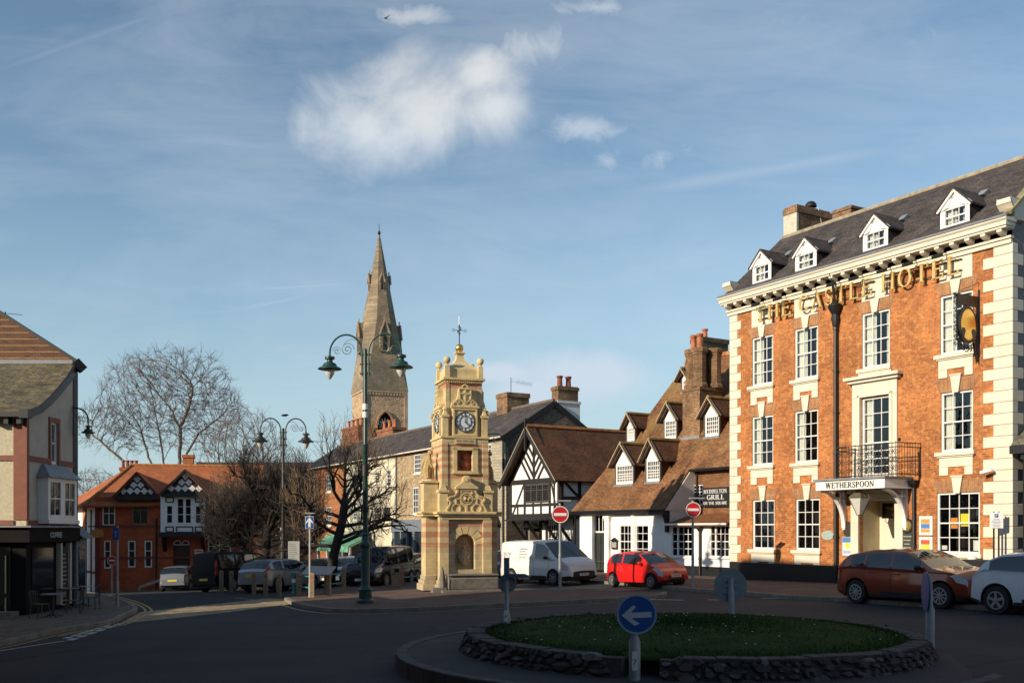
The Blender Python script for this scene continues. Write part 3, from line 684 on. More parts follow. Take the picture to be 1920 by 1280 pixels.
# cornice with modillions
co = MB(); z = HT
co.box(-.10, HU+.02, -.10, 0, z-.02, z+.12); co.box(-.14, HU+.05, -.16, 0, z+.123, z+.2)
co.box(-.16, HU+.08, -.45, 0, z+.40, z+.47); co.box(-.2, HU+.11, -.5, -.0, z+.473, z+.60)
co.prism([(-.5, z+.60), (-.56, z+.66), (-.56, z+.70), (0, z+.74), (0, z+.60)], 'x', -.24, HU+.15)
nm = 23; md = MB()
for i in range(nm):
    u = .12+(HU-.3)*i/(nm-1); md.prism([(-.10, z+.395), (-.42, z+.395), (-.42, z+.31), (-.32, z+.25), (-.16, z+.205)], 'x', u-.085, u+.085)
co.build('cornice', CREAM, hot); md.build('modillions', CREAM, hot)
gut = MB(); gut.tube([(-.24, -.52, z+.76), (HU+.15, -.52, z+.76)], .04, 6); gut.build('gutter', LEAD, hot)
# kneelers at each end of the eaves
for u in (-.12, HU-.3): MB().prism([(-.1, z+.7), (-.1, z+.95), (-.34, z+1.2), (-.34, z+1.35), (.5, z+1.35), (.5, z+.7)], 'x', u, u+.45).build('kneeler', CREAM, hot, bevel=.02)
# roof
rf = MB(); ez = z+.76; rz = RG+RH+.15; o = -.45
rf.hexa([(-.05, o, ez-.12), (HU+.1, o, ez-.12), (HU+.1, D/2, rz-.12), (-.05, D/2, rz-.12), (-.05, o, ez), (HU+.1, o, ez), (HU+.1, D/2, rz), (-.05, D/2, rz)])
rf.hexa([(HU+.1, D+.3, RG-.12), (-.05, D+.3, RG-.12), (-.05, D/2, rz-.12), (HU+.1, D/2, rz-.12), (HU+.1, D+.3, RG), (-.05, D+.3, RG), (-.05, D/2, rz), (HU+.1, D/2, rz)])
rfo = rf.build('roof', SLATE, hot)
rd = MB(); rd.tube([(0, D/2, rz+.01), (HU+.1, D/2, rz+.01)], .085, 6); rd.build('ridge', plain('cream_ridge_mortar', (.36, .31, .22), .8, .4, 3, .3), rfo)
vr = MB(); vr.bar((HU+.06, o+.1, ez+.08), (HU+.06, D/2, rz+.08), .28, .1); vr.build('verge_stones', plain('verge_stone', (.30, .26, .15), .9, .4, 3, .3), rfo)
def roofz(v): return ez+(rz-ez)*(v-o)/(D/2-o)
# dormers
for xa, xb, ya, ybot in ((1411, 1446, 470, 540), (1491, 1531, 446, 517), (1618, 1665, 402, 481), (1763, 1818, 354, 440)):
    vv = -.15; ua, ub = H.U(xa, vv), H.U(xb, vv); um = (ua+ub)/2; zt = Zc((xa+xb)/2, ya, vv)-.03; zb = roofz(vv)-.05; wd = ub-ua
    ze = zt-wd*.52
    dm = empty('dormer', (0, 0, 0)); dm.parent = hot
    fr = MB(); op = (ua+.13, ub-.13, zb+.06, ze+.0)
    wall_holes(fr, ua, ub, zb, ze, [op], vv, .08); fr.quad((ua, vv, ze), (ub, vv, ze), (um, vv, zt))
    fr.bar((ua-.1, vv-.06, ze-.06), (um, vv-.06, zt), .06, .12); fr.bar((um, vv-.06, zt), (ub+.1, vv-.06, ze-.06), .06, .12)
    for sgn, e in ((1, ua), (-1, ub)): fr.prism([(e+sgn*.06, ze-.04), (e+sgn*.3, ze+.02), (um-sgn*.1, zt-.24), (um-sgn*.02, zt-.22), (e+sgn*.15, ze+.2)][::sgn], 'y', vv, vv-.035)
    fr.build('dormer_front', WHITE, dm)
    window(dm, *op, 3, 1, 1, vv+.02, fw=.045, gb=.022, curtain=.5)
    ve = o+(ze-ez)/(rz-ez)*(D/2-o); vt = min(D/2-.1, o+(zt-ez)/(rz-ez)*(D/2-o)+.1)
    ck = MB(); ck.quad((ua, vv, zb), (ua, vv, ze), (ua, ve, ze)); ck.quad((ub, vv, ze), (ub, vv, zb), (ub, ve, ze)); ck.build('dormer_cheeks', SLATE, dm)
    rr = MB()
    for sg, e in ((-1, ua), (1, ub)):
        p = [(e+sg*.14, vv-.12, ze-.09), (um, vv-.12, zt+.03), (um, vt, zt+.03), (e+sg*.14, ve, ze-.09)]
        p2 = [(x, y, q+.07) for x, y, q in p]; rr.hexa(p+p2 if sg > 0 else list(reversed(p))+list(reversed(p2)))
    rr.build('dormer_roof', SLATE, dm)
    fl = MB(); fl.prism([(vt-.35, zt-.02), (vt-.05, zt+.22), (vt, zt+.2), (vt-.1, zt-.1)], 'x', um, um+.28); fl.build('lead_flashing', LEAD, dm)
    room(dm, [op], vv+.08, .5)
# chimney stacks
ch = MB(); v0 = D/2; zt = Zc(1494, 382, v0)
u0, u1 = H.U(1470, v0), H.U(1494, v0); ch.box(u0, u1, v0-.0, v0+2.15, rz-1.2, zt-.35); ch.box(u0-.05, u1+.05, v0-.05, v0+2.2, zt-.35, zt-.08); ch.box(u0, u1, v0, v0+2.1, zt-.08, zt)
ch.box(u1+.02, u1+1.0, v0+2.25, v0+3.1, rz-2, zt-.1); ch.box(u1-.03, u1+1.05, v0+2.2, v0+3.15, zt-.1, zt+.05)
cho = ch.build('chimney', CBRICK, hot, bevel=.02)
rc = MB(); rc.box(u0-.01, u1+.01, v0-.02, v0+.1, rz-.6, zt-.36); rc.build('chimney_render', plain('old_cream_render', (.55, .50, .40), .8, .2, 3, .3), cho)
cw = MB(); cw.lathe([(.12, 0), (.15, .1), (.26, .14), (.24, .26), (.14, .36), (.02, .38)], (u1-.3, v0+1.2, zt), 12); cw.build('cowl', IRON, cho, smooth='auto')
cb = MB(); cb.tube([(u1+.01, v0+1.3, zt+.1), (u1+.03, v0+1.5, zt-.6), (u1+.03, v0+1.6, zt-1.2)], .012, 4); cb.build('cable', WHITE, cho)
# downpipe with hopper left of the entrance
dp = MB(); ud = H.U(1567, -.12); zh = Zc(1567, 572, -.12); zh2 = Zc(1567, 612, -.12)
dp.lathe([(.0, zh+.02), (.24, zh+.02), (.27, zh-.05), (.24, zh-.14), (.12, zh-.35), (.15, zh-.5), (.09, zh2)][::-1], (ud, -.16, 0), 10)
pipe(dp, [(ud, -.14, zh2+.1), (ud, -.14, .1)], .068, 8, [(ud, -.14, zz) for zz in [zh2-.1-1.55*i for i in range(6)]])
dp.tube([(ud, -.14, zh-.02), (ud, -.3, z+.2), (ud, -.44, z+.5)], .05, 6); dp.build('downpipe', IRON, hot, smooth='auto')
d2 = MB(); u2 = H.U(1713, -.1); zz = Zc(1713, 900, -.1); pipe(d2, [(u2, -.1, zz), (u2, -.1, .3)], .055, 8, [(u2, -.1, 1.6)]); d2.lathe([(.07, zz-.25), (.16, zz-.1), (.19, zz)], (u2, -.12, 0), 8); d2.build('downpipe', IRON, hot, smooth='auto')
# entrance: canopy, brackets, doorway
CV = -1.4; cl_, cr = H.U(1532.5, CV), H.U(1658.5, CV); zc1 = Zc(1658.5, 895.8, CV); zc0 = Zc(1658.5, 914.4, CV)
cn = MB(); cn.box(cl_, cr, CV, -.0, zc0+.05, zc1-.02); cn.box(cl_-.04, cr+.04, CV-.05, CV-.0, zc0, zc1); cn.box(cl_-.04, cl_, CV, 0, zc0, zc1); cn.box(cr, cr+.04, CV, 0, zc0, zc1)
cno = cn.build('canopy', WHITE, hot, label='white flat canopy over the entrance lettered WETHERSPOON', bevel=.012)
ct = MB(); ct.box(cl_-.1, cr+.1, CV-.12, 0, zc1+.003, zc1+.07); ct.build('canopy_top', LEAD, cno)
wt = MB(); lettering(wt, 'WETHERSPOON', H.U(1548, CV-.06), zc0+.07, (zc1-zc0)*.6, CV-.075, CV-.05, H.U(1638.5, CV-.06)-H.U(1548, CV-.06)); wt.build('canopy_lettering', BLACK, cno)
for u in (cl_+.12, cr-.16):
    bk_ = MB(); pts = [(CV+.12+(1.2)*(1-math.cos(t)), zc0-1.45+1.4*math.cos(t-PI/2+PI/2)*0+1.42*(1-math.sin(t))) for t in []]
    arc = [(-.12-1.15*(1-math.cos(R(a))), zc0-1.35+1.33*math.sin(R(a))) for a in range(0, 91, 10)]
    for (y0_, z0_), (y1_, z1_) in zip(arc, arc[1:]): bk_.bar((u, y0_, z0_), (u, y1_, z1_), .07, .16, (1, 0, 0))
    bk_.box(u-.05, u+.05, -.14, -.01, zc0-1.42, zc0); bk_.box(u-.03, u+.03, -.45, -.14, zc0-.28, zc0-.22); bk_.box(u-.02, u+.02, -.32, -.27, zc0-.5, zc0-.05)
    bk_.build('canopy_bracket', WHITE, cno)
a, b, c, d = hols['g3']; ds = MB(); w = .34
ds.box(a-w, a-.0, -.1, .0, .1, d+.25); ds.box(b, b+w, -.1, 0, .1, d+.25); ds.box(a-w-.1, b+w+.1, -.18, 0, d+.253, d+.42); ds.box(a, b, -.06, 0, d+.0, d+.25)
ds.build('door_surround', CREAM, hot, bevel=.015)
# recessed porch: side walls, back wall with half glazed door
po = MB(); pd = 1.1
po.box(a-.02, a, .18, pd, .3, d); po.box(b, b+.02, .18, pd, .3, d); po.box(a, b, .18, pd, d, d+.03); po.box(a, b, 0, pd, -.2, .42)
po.build('porch', plain('porch_cream', (.50, .42, .26), .7, .15, 2), hot)
pw = MB(); ddx = (a+b)/2+.05; zt_ = d-.75
wall_holes(pw, a, b, .42, d, [(ddx, b-.12, .42, zt_), (a+.08, b-.12, zt_+.1, d-.08)], pd, .06); pw.build('porch_screen', CREAM, hot)
room(hot, [(ddx, b-.12, .42, zt_), (a+.08, b-.12, zt_+.1, d-.08)], pd+.06, .6)
do = MB(); wall_holes(do, ddx, b-.12, .43, zt_, [(ddx+.18+i*.28, ddx+.40+i*.28, 1.1+j*.38, 1.42+j*.38) for i in range(2) for j in range(3)], pd+.02, .04); do.build('front_door', WHITE, hot)
fg = MB(); fg.quad((a+.08, pd+.03, zt_+.1), (b-.12, pd+.03, zt_+.1), (b-.12, pd+.03, d-.08), (a+.08, pd+.03, d-.08)); fg.build('fanlight', GLASS, hot)
fl = text_mesh('THE CASTLE', .19, GOLD, hot, 'fanlight_lettering', Matrix.Translation((( a+b)/2, pd+.01, zt_+.45)) @ FACE)
fl = text_mesh('HOTEL', .17, GOLD, hot, 'fanlight_lettering', Matrix.Translation((( a+b)/2, pd+.01, zt_+.22)) @ FACE)
# balcony railing over the canopy
bz = zc1+.08; bh = 1.12; ba, bb = H.U(1567.5, -1.15), H.U(1686, -1.15); bv = -1.15; rl = MB()
for (p, q) in (((ba, bv), (bb, bv)), ((ba, bv), (ba, -.02)), ((bb, bv), (bb, -.02))):
    for zz in (.06, bh-.14, bh): rl.bar((p[0], p[1], bz+zz), (q[0], q[1], bz+zz), .03, .03)
    L_ = math.hypot(q[0]-p[0], q[1]-p[1]); n = int(L_/.14)
    for i in range(n+1): t = i/n; x, y = p[0]+(q[0]-p[0])*t, p[1]+(q[1]-p[1])*t; rl.bar((x, y, bz), (x, y, bz+bh+(.06 if i % 3 == 0 else 0)), .012)
def scroll(mb, cx, y, cz, r, s=1, r0=.012, ph=0):
    mb.tube([(cx+s*(r*(1-k/22))*math.cos(ph+k*.5), y, cz+(r*(1-k/22))*math.sin(ph+k*.5)) for k in range(20)], r0, 4)
n = 6
for i in range(n):
    cx = ba+(bb-ba)*(i+.5)/n
    for sg in (-1, 1):
        for cz_ in (.25, .55, .82): scroll(rl, cx+sg*.11, bv-.012, bz+cz_, .11, sg, .011, PI/2)
rl.build('balcony_railing', IRON, hot)
kn2 = MB(); kn2.sphere((bb, bv, bz+bh+.1), .06); kn2.build('railing_knob', IRON, hot)
# low parapet stone on top of canopy at the right
# floodlights and cctv
for x in (1421, 1462, 1518, 1563, 1605, 1658, 1706, 1762):
    u = H.U(x, -.5); fl = MB(); fl.prism([(-.5, z-.02), (-.72, z-.10), (-.76, z-.0), (-.54, z+.09)], 'x', u-.14, u+.14); fl.bar((u, -.12, z+.2), (u, -.62, z+.06), .03); fl.build('floodlight', IRON, hot)
cc = MB(); u = H.U(1855, -.25); zz = Zc(1855, 882, -.25); cc.bar((u+.05, 0, zz), (u, -.28, zz), .05); cc.tube([(u-.25, -.34, zz-.06), (u+.1, -.26, zz+.02)], .06, 8); cc.build('security_camera', WHITE, hot, smooth='auto')
# steps
st = MB(); st.box(a-.3, b+.3, -.5, -.0, -.2, .28); st.build('door_step', KERB, hot)
# ---- hotel name in gilt capitals on stand-offs ----
nm_ = H.root('building_lettering', 'gilt capitals spelling THE CASTLE HOTEL high on the brick hotel front', 'lettering')
GILT = plain('gilt_letter', (.82, .58, .22), .35, .08, 4, metal=.55); bl = MB(); hL = .62; spec = (('THE', 1417, 1482), ('CASTLE', 1497, 1634), ('HOTEL', 1652, 1797)); zL = H.Z(1417, 606, -.2)
for wd, xa, xb in spec:
    ua, ub = H.U(xa, -.24), H.U(xb, -.24); za = H.Z(xa, 603, -.2)
    tot = (sum(GLY[q][0]+.2 for q in wd)-.2)*hL; kx = (ub-ua)/tot; xx = ua
    for q in wd:
        lt = MB(); lettering(lt, q, xx, zL, hL, -.26, -.2, None, .2, kx=kx); lt.build('letter', GILT, nm_); xx += (GLY[q][0]+.2)*hL*kx
    for zz in (.14, .5): bl.bar((ua-.02, -.09, zL+zz), (ub+.02, -.09, zL+zz), .03)
    for i in range(int((ub-ua)/.4)+1): bl.bar((ua+.1+i*.4, 0, zL+.14), (ua+.1+i*.4, -.2, zL+.14), .02); bl.bar((ua+.1+i*.4, 0, zL+.5), (ua+.1+i*.4, -.2, zL+.5), .02)
bl.build('letter_rail', IRON, nm_)
# ---- hanging sign: projects from the wall, broad face towards the square ----
su = H.U(1836, -.0); sgz = H.Z(1836, 600); S0 = H.W(su, 0)
hs = H.root('hanging_sign', 'black hanging pub sign with gold oval and ornate ironwork by the top right window', 'sign')
fm = MB(); zt = H.Z(1845, 552, -.3)
fm.bar((su, 0, zt), (su, -1.35, zt-.02), .05); fm.bar((su, 0, zt-1.9), (su, 0, zt+.25), .07); fm.tube([(su, 0, zt+.5), (su, -1.3, zt)], .012, 4); fm.tube([(su-.7, 0, zt+.3), (su, -1.2, zt)], .012, 4)
fm.bar((su, -.12, zt), (su, -.12, zt-1.95), .04); fm.bar((su, -1.18, zt), (su, -1.18, zt-1.5), .03)
for i in range(7):
    for y0, s in ((-1.24, -1), (-.04, 1)):
        pts = [(su, y0+s*(.09*(1-k/16))*math.cos(k*.6)*.8, zt-.3-.22*i+.09*(1-k/16)*math.sin(k*.6)) for k in range(15)]; fm.tube(pts, .014, 4)
for i in range(9):
    t = PI+PI*i/8; cy, cz2 = -.65+.42*math.cos(t), zt-1.42+.28*math.sin(t)
    fm.tube([(su, cy+.11*(1-k/16)*math.cos(k*.6+i), cz2+.11*(1-k/16)*math.sin(k*.6+i)) for k in range(15)], .02, 4)
fm.bar((su, -.3, zt-1.5), (su, -.12, zt-2.1), .05)
fm.build('sign_frame', IRON, hs)
bd = MB(); bd.box(su-.03, su+.03, -1.15, -.15, zt-.33, zt-.03); bd.build('name_board', BLACK, hs)
tm = text_mesh('WETHERSPOON', .13, plain('dull_gold_letter', (.45, .36, .2), .6, 0), hs, 'name_lettering', Matrix.Translation((su-.035, -.65, zt-.18)) @ Matrix.Rotation(-PI/2, 4, 'Z') @ FACE)
ov = MB(); n = 32
ov.v = []; 
def oval(mb, x0, x1, ry, rz_, cz3): mb.prism([(-.65+ry*math.cos(2*PI*i/n), cz3+rz_*math.sin(2*PI*i/n)) for i in range(n)], 'x', x0, x1)
oc = zt-.95; oval(ov, su-.05, su+.05, .47, .6, oc); ov.build('oval_board', BLACK, hs, smooth='auto')
og = MB(); oval(og, su-.062, su+.062, .37, .50, oc); og.build('gold_oval', GOLD, hs, smooth='auto')
oe = MB(); oe.prism([(-.32, oc-.12), (-.32, oc-.36), (-.42, oc-.42), (-.5, oc-.2), (-.44, oc-.12)], 'x', su-.07, su+.07); oe.prism([(-.98, oc-.12), (-.98, oc-.36), (-.88, oc-.42), (-.8, oc-.2), (-.86, oc-.12)], 'x', su-.07, su+.07); oe.build('sign_emblem', BLACK, hs)
# ---- lantern under the canopy ----
lu = H.U(1612, -1.0); lz = H.Z(1612, 965, -1.0)
la = H.root('hanging_lantern', 'old glass lantern with tapered body hanging under the white entrance canopy', 'lantern')
lf = MB(); lf.lathe([(.10, -.02), (.12, 0)], (lu, -1, lz), 4, ph=PI/4)
for k in range(4):
    t = PI/4+k*PI/2; lf.bar((lu+.1*math.cos(t), -1+.1*math.sin(t), lz), (lu+.36*math.cos(t), -1+.36*math.sin(t), lz+.6), .025)
lf.lathe([(.37, .6), (.38, .63), (.16, .82), (.15, .84)], (lu, -1, lz), 4, ph=PI/4); lf.lathe([(.12, .84), (.13, .9), (.07, .96), (.05, 1.05), (.07, 1.08), (.02, 1.14)], (lu, -1, lz), 10)
lf.bar((lu, -1, lz+1.1), (lu, -1, zc0+.03), .025)
for s in (-1, 1): lf.tube([(lu, -1, lz+1.1), (lu+s*.25, -1, lz+.95), (lu+s*.42, -1, lz+.62), (lu+s*.3, -1, lz+.5)], .014, 4)
lf.build('lantern_frame', plain('aged_bronze', (.20, .17, .12), .5, .3, 6, metal=.5), la)
lg = MB(); lg.lathe([(.09, .02), (.34, .59)], (lu, -1, lz), 4, ph=PI/4); lg.build('lantern_glass', plain('frosted_glass', (.55, .55, .5), .25, .05, 3), la)
# ---- boards and posters on the hotel wall ----
def wallbox(fr, name, label, cat, x0, x1, y0, y1, mat, v=-.05, t=.05, group=None, xc=None):
    u0, u1 = fr.U(x0, v), fr.U(x1, v); xm = xc or (x0+x1)/2; z0, z1 = fr.Z(xm, y1, v), fr.Z(xm, y0, v); um = (u0+u1)/2
    w = fr.W(um, v, z0); r = empty(name, w, fr.a, label, cat, group); hw = (u1-u0)/2; hh = z1-z0
    MB().box(-hw, hw, 0, t, 0, hh).build('backing', mat, r, bevel=.01); return r, hw, hh
BLUEP = plain('poster_blue', (.08, .22, .5), .5, .1, 5); YELP = plain('poster_yellow', (.85, .68, .05), .5, .05); REDP = plain('poster_red', (.6, .1, .04), .5, .1, 5); ORP = plain('poster_orange', (.75, .3, .06), .5, .1, 9)
WP = plain('poster_white', (.75, .74, .7), .5, .04); GREY = plain('grey_frame', (.32, .31, .3), .5, .1)
TXT = plain('print_ink', (.05, .05, .06), .7, 0)
r, hw, hh = wallbox(H, 'notice_case', 'framed blue and yellow poster left of the hotel door', 'poster', 1578, 1601, 1005, 1043, GREY)
MB().box(-hw+.05, hw-.05, -.006, 0, .05, hh-.05).build('poster_sheet', WP, r); MB().box(-hw+.05, hw-.05, -.012, -.007, hh*.7, hh-.05).build('poster_heading', BLUEP, r)
MB().lathe([(hw*.4, -.018), (hw*.4, -.013)], (0, 0, hh*.55), 16, 'y').build('poster_disc', YELP, r); MB().box(-hw+.08, hw-.08, -.012, -.007, .12, hh*.32).build('poster_text', plain('poster_lilac', (.4, .45, .6), .5, .4, 30), r)
for y0, y1, lab, tops in ((967, 1003, 'upper white framed food poster beside the black drainpipe', (ORP, BLUEP, ORP)), (1006, 1043, 'lower white framed food poster in red and yellow', (REDP, YELP, WP))):
    r, hw, hh = wallbox(H, 'food_poster', lab, 'poster', 1723, 1748, y0, y1, WP)
    MB().box(-hw+.08, hw-.1, -.008, -.001, hh*.62, hh-.1).build('poster_print', tops[0], r); MB().box(-hw+.08, hw-.1, -.012, -.001, hh*.36, hh*.6).build('poster_print', tops[1], r); MB().box(-hw+.08, hw-.1, -.008, -.001, .1, hh*.33).build('poster_print', tops[2], r)
r, hw, hh = wallbox(H, 'menu_board', 'dark arched menu board with gold rim right of the hotel door', 'board', 1688, 1714, 992, 1042, plain('board_green', (.035, .05, .045), .5, .1))
MB().lathe([(.26, -.03), (.26, .04)], (0, 0, hh+.12), 20, 'y').build('arched_top', BLACK, r); MB().lathe([(.17, -.05), (.19, -.031)], (0, 0, hh+.12), 20, 'y').build('gold_rim', GOLD, r)
t_ = MB()
for i in range(7): w = hw*(.35+.4*((i*37) % 10)/10); t_.box(-w, w, -.006, -.001, hh*.9-i*.13-.045, hh*.9-i*.13)
t_.build('menu_lines', plain('chalk_tan', (.35, .3, .2), .8, .4, 30), r)
r = empty('oval_plaque', H.W(H.U(1552, -.03), -.03, H.Z(1552, 1003, -.03)), HA, 'pale oval history plaque on shaded brick beside the black downpipe', 'plaque')
MB().lathe([(.3, -.01), (.3, .03)], (0, 0, 0), 24, 'y').build('plaque_disc', plain('plaque_pale', (.35, .42, .38), .5, .2, 9), r).scale = (1, 1, .6)
r = empty('oval_plaque', H.W(H.U(1589.5, -.03), -.03, H.Z(1589.5, 992, -.03)), HA, 'dark upright oval plaque above the poster by the hotel door', 'plaque')
MB().lathe([(.2, -.02), (.2, .03)], (0, 0, 0), 24, 'y').build('plaque_disc', plain('plaque_dark', (.05, .045, .03), .4, .2, 9), r).scale = (1, 1, 1.5)
# papers inside the right hand window
a, b, c, d = hols['g4']
wp = MB(); 
for nm2, fx, fz, w, h_, mt in (('window_poster', .36, .50, .26, .36, ORP), ('window_poster', .62, .55, .34, .42, YELP), ('window_notice', .88, .14, .24, .34, WP), ('window_notice', .13, .1, .2, .14, WP)):
    MB().box(a+(b-a)*fx-w/2, a+(b-a)*fx+w/2, .125, .135, c+(d-c)*fz-h_/2, c+(d-c)*fz+h_/2).build(nm2, mt, hot)
# ---- lean-to shop at the right of the hotel ----
lr = H.root('corner_shop', 'dark corner shopfront with mossy stone slate roof against the hotel side wall', 'shop')
x0 = HU+.04; m_ = MB(); zr0, zr1 = H.Z(1890, 832, -.2), 7.2
m_.box(x0+.35, x0+9, .5, 5.9, -.4, zr0); m_.build('shop_wall', plain('shop_dark', (.03, .03, .033), .5, .3, 3), lr)
m_ = MB(); m_.hexa([(x0+.02, -.15, zr0-.1), (x0+9, -.15, zr0-.1), (x0+9, 4, zr1+.4), (x0+.02, 4, zr1+.4), (x0+.02, -.15, zr0), (x0+9, -.15, zr0), (x0+9, 4, zr1+.5), (x0+.02, 4, zr1+.5)])
m_.build('roof', brick('mossy_stone_slate', (.20, .19, .13), (.12, .115, .08), (.05, .05, .03), .35, .22, .008, .5, dirt=((.07, .12, .02), 1.2, .55, .8)), lr)
m_ = MB(); m_.box(x0, x0+9, -.22, -.1, zr0-.32, zr0-.06); m_.box(x0+.3, x0+9, -.1, .5, zr0-.5, zr0-.3); m_.build('fascia', BLACK, lr)
m_ = MB(); m_.box(x0+.5, x0+3, .38, .46, .7, zr0-.6); m_.build('shop_window', plain('dark_blue_glass', (.02, .03, .04), .08, 0), lr)
pipe(mm := MB(), [(x0+.18, .3, zr0-.3), (x0+.18, .3, -.1)], .05, 6); mm.build('downpipe', IRON, lr)
# black bollard/urn pair by the wall behind the cars
for x, yb, yt, lab in ((1832, 1083, 1063, 'low black round topped planter against the hotel wall'),):
    w0 = H.W(H.U(x, -.4), -.4); r = empty('planter', (w0.x, w0.y, gz(w0.x, w0.y)+.12), HA, lab, 'planter')
    MB().box(-.55, .55, -.25, .2, 0, .95).build('tub', BLACK, r, bevel=.03); MB().sphere((-.15, -.02, .98), .16, 12, .6).build('pale_stone', WP, r, smooth=True)
# ---------------- the tile roofed pub beside the hotel ----------------
PB = Fr(8.9, 45.2, HA)      # u negative to the left
pub = PB.root('pub', 'low white pub with great mossy tiled roof, gabled dormers and tall clustered chimney', 'pub')
UL = PB.U(1087); UR = 1.6; US = PB.U(1256)        # left end, right end (behind the hotel corner), step between the two halves
ZE = PB.Z(1200, 957, -.35)                        # lower eaves
RISE = 1.12                                       # slope of the big roof
VR = 6.5
def rz2(v): return ZE+.06+(v+.35)*RISE
ZR = PB.Z(1366, 664, VR)
RISE = (ZR-ZE-.06)/(VR+.35)
V1 = 1.5                                           # upper wall of the right half stands back
# ground floor wall
L1 = [ (PB.U(1161), PB.U(1184.5), PB.Z(1172, 1046), PB.Z(1172, 983)) ]
R1 = (PB.U(1259), PB.U(1299), PB.Z(1278, 1043), PB.Z(1278, 986)); R2 = (PB.U(1331), PB.U(1367), PB.Z(1350, 1044), PB.Z(1350, 985))
DR = (PB.U(1113), PB.U(1133), .1, PB.Z(1123, 966))
W2 = (PB.U(1191.5), PB.U(1216), PB.Z(1204, 1045), PB.Z(1204, 983))
ZP = PB.Z(1320, 981, -.3)-.04
w = MB(); wall_holes(w, UL, US, .55, ZE+.15, [L1[0], W2, (DR[0], DR[1], .55, DR[3])]); wall_holes(w, US, UR, .55, ZP, [R1, R2]); w.quad((UL, 6, -.3), (UL, 0, -.3), (UL, 0, ZE+.2), (UL, 6, ZE+.2)); w.build('limewashed_wall', PLASTW, pub)
MB().box(UL-.02, DR[0], -.03, .15, -.5, .55).build('plinth', BLACK, pub); MB().box(DR[1], UR, -.03, .15, -.5, .55).build('plinth', BLACK, pub)
room(pub, [L1[0], W2, R1, R2, DR], .18, .7)
for h in (L1[0], W2): window(pub, *h, 3 if h is not W2 else 2, 2, 2, .03)
for h in (R1, R2):
    a, b, c, d = h; q = (b-a)*.28
    window(pub, a, a+q, c, d, 1, 2, 2, .03, fw=.05); window(pub, a+q, b, c, d, 3, 2, 2, .03, fw=.05)
    s = MB(); s.box(a-.1, b+.1, -.08, .02, c-.07, c); s.build('window_sill', WHITE, pub)
# shallow canted bay between the two left windows
by = MB(); u0, u1 = PB.U(1184), PB.U(1192); by.prism([(u0, 0), (u0+.1, -.12), (u1-.1, -.12), (u1, 0)], 'z', .5, ZE); by.build('bay_corner', PLASTW, pub)
for x0, x1 in ((1093, 1111), (1134, 1142)):
    p = MB(); a, b = PB.U(x0, -.12), PB.U(x1, -.12); p.box(a, b, -.16, 0, .0, ZE-.35); p.box(a-.07, b+.07, -.22, 0, ZE-.345, ZE-.22); p.box(a-.03, b+.03, -.18, 0, ZE-.45, ZE-.35); p.build('doorcase_pilaster', PLASTW, pub, bevel=.01)
d = MB(); a, b, c, e = DR; d.box(a, b, .12, .2, c, e-.9); d.box(a+.04, a+.1, .08, .12, c, e-.95); d.box(b-.1, b-.04, .08, .12, c, e-.95); d.box((a+b)/2-.02, (a+b)/2+.02, .09, .12, c+.1, e-1)
d.build('door', plain('dark_door', (.035, .04, .035), .4, .2), pub)
fl = MB(); fl.box(a, b, .1, .2, e-.9, e-.82)
for i in range(4): x = a+(b-a)*i/3; fl.box(x-.02, x+.02, .12, .16, e-.82, e)
fl.build('fanlight', WHITE, pub)
# big roof: left half comes down to the low eaves, right half stops at the upper wall
TH = .12
def slab_roof(mb, pts, t=TH):
    a, b, c = (Vector(pts[i]) for i in (0, 1, 2)); n = (b-a).cross(c-a).normalized()*t
    k = len(mb.v); m = len(pts); mb.v += [tuple(Vector(p)-n) for p in pts]+[tuple(p) for p in pts]
    mb.f.append(tuple(k+m+i for i in range(m))); mb.f.append(tuple(k+i for i in reversed(range(m))))
    for i in range(m): j = (i+1) % m; mb.f.append((k+i, k+j, k+m+j, k+m+i))
def onroof(u, v, dz=0): return (u, v, rz2(v)+dz)
uRL = PB.U(1286, VR)
rf = MB(); vm = 3.2; um = PB.U(1196, vm)
slab_roof(rf, [onroof(UL-.35, -.35), onroof(US, -.35), onroof(US, V1-.3), onroof(UR, V1-.3), onroof(UR, VR), onroof(uRL, VR), onroof(um-.2, vm), ])
rfo = rf.build('roof', TILE, pub)
hp = MB(); slab_roof(hp, [onroof(uRL, VR), (uRL, VR, ZR), (UR, VR, ZR), (UR, 11, ZE+1.5), (UL, 11, ZE+1.5)]) if 0 else None
hp = MB(); hp.v = [onroof(UL-.35, -.35), onroof(um-.2, vm), onroof(uRL, VR), (uRL-2.2, 10.5, ZE+1.5), (UL-.5, 9, ZE+.3), (UR, VR, ZR), (UR, 11, ZE+1.5)]
hp.f = [(0, 4, 1), (1, 4, 3), (1, 3, 2), (2, 3, 6, 5)]; hp.build('roof_back', TILE, pub)
rd = MB(); rd.tube([(uRL, VR, ZR+.05), (UR, VR, ZR+.05)], .13, 6); rd.build('ridge', RIDGE, rfo)
gt = MB(); gt.tube([(UL-.35, -.42, ZE), (US+.05, -.42, ZE)], .07, 6); gt.box(UL-.3, US, -.38, -.3, ZE-.12, ZE+.0); gt.tube([(US+.1, V1-.36, rz2(V1-.3)-.05), (UR, V1-.36, rz2(V1-.3)-.05)], .07, 6); gt.build('gutter', BLACK, pub)
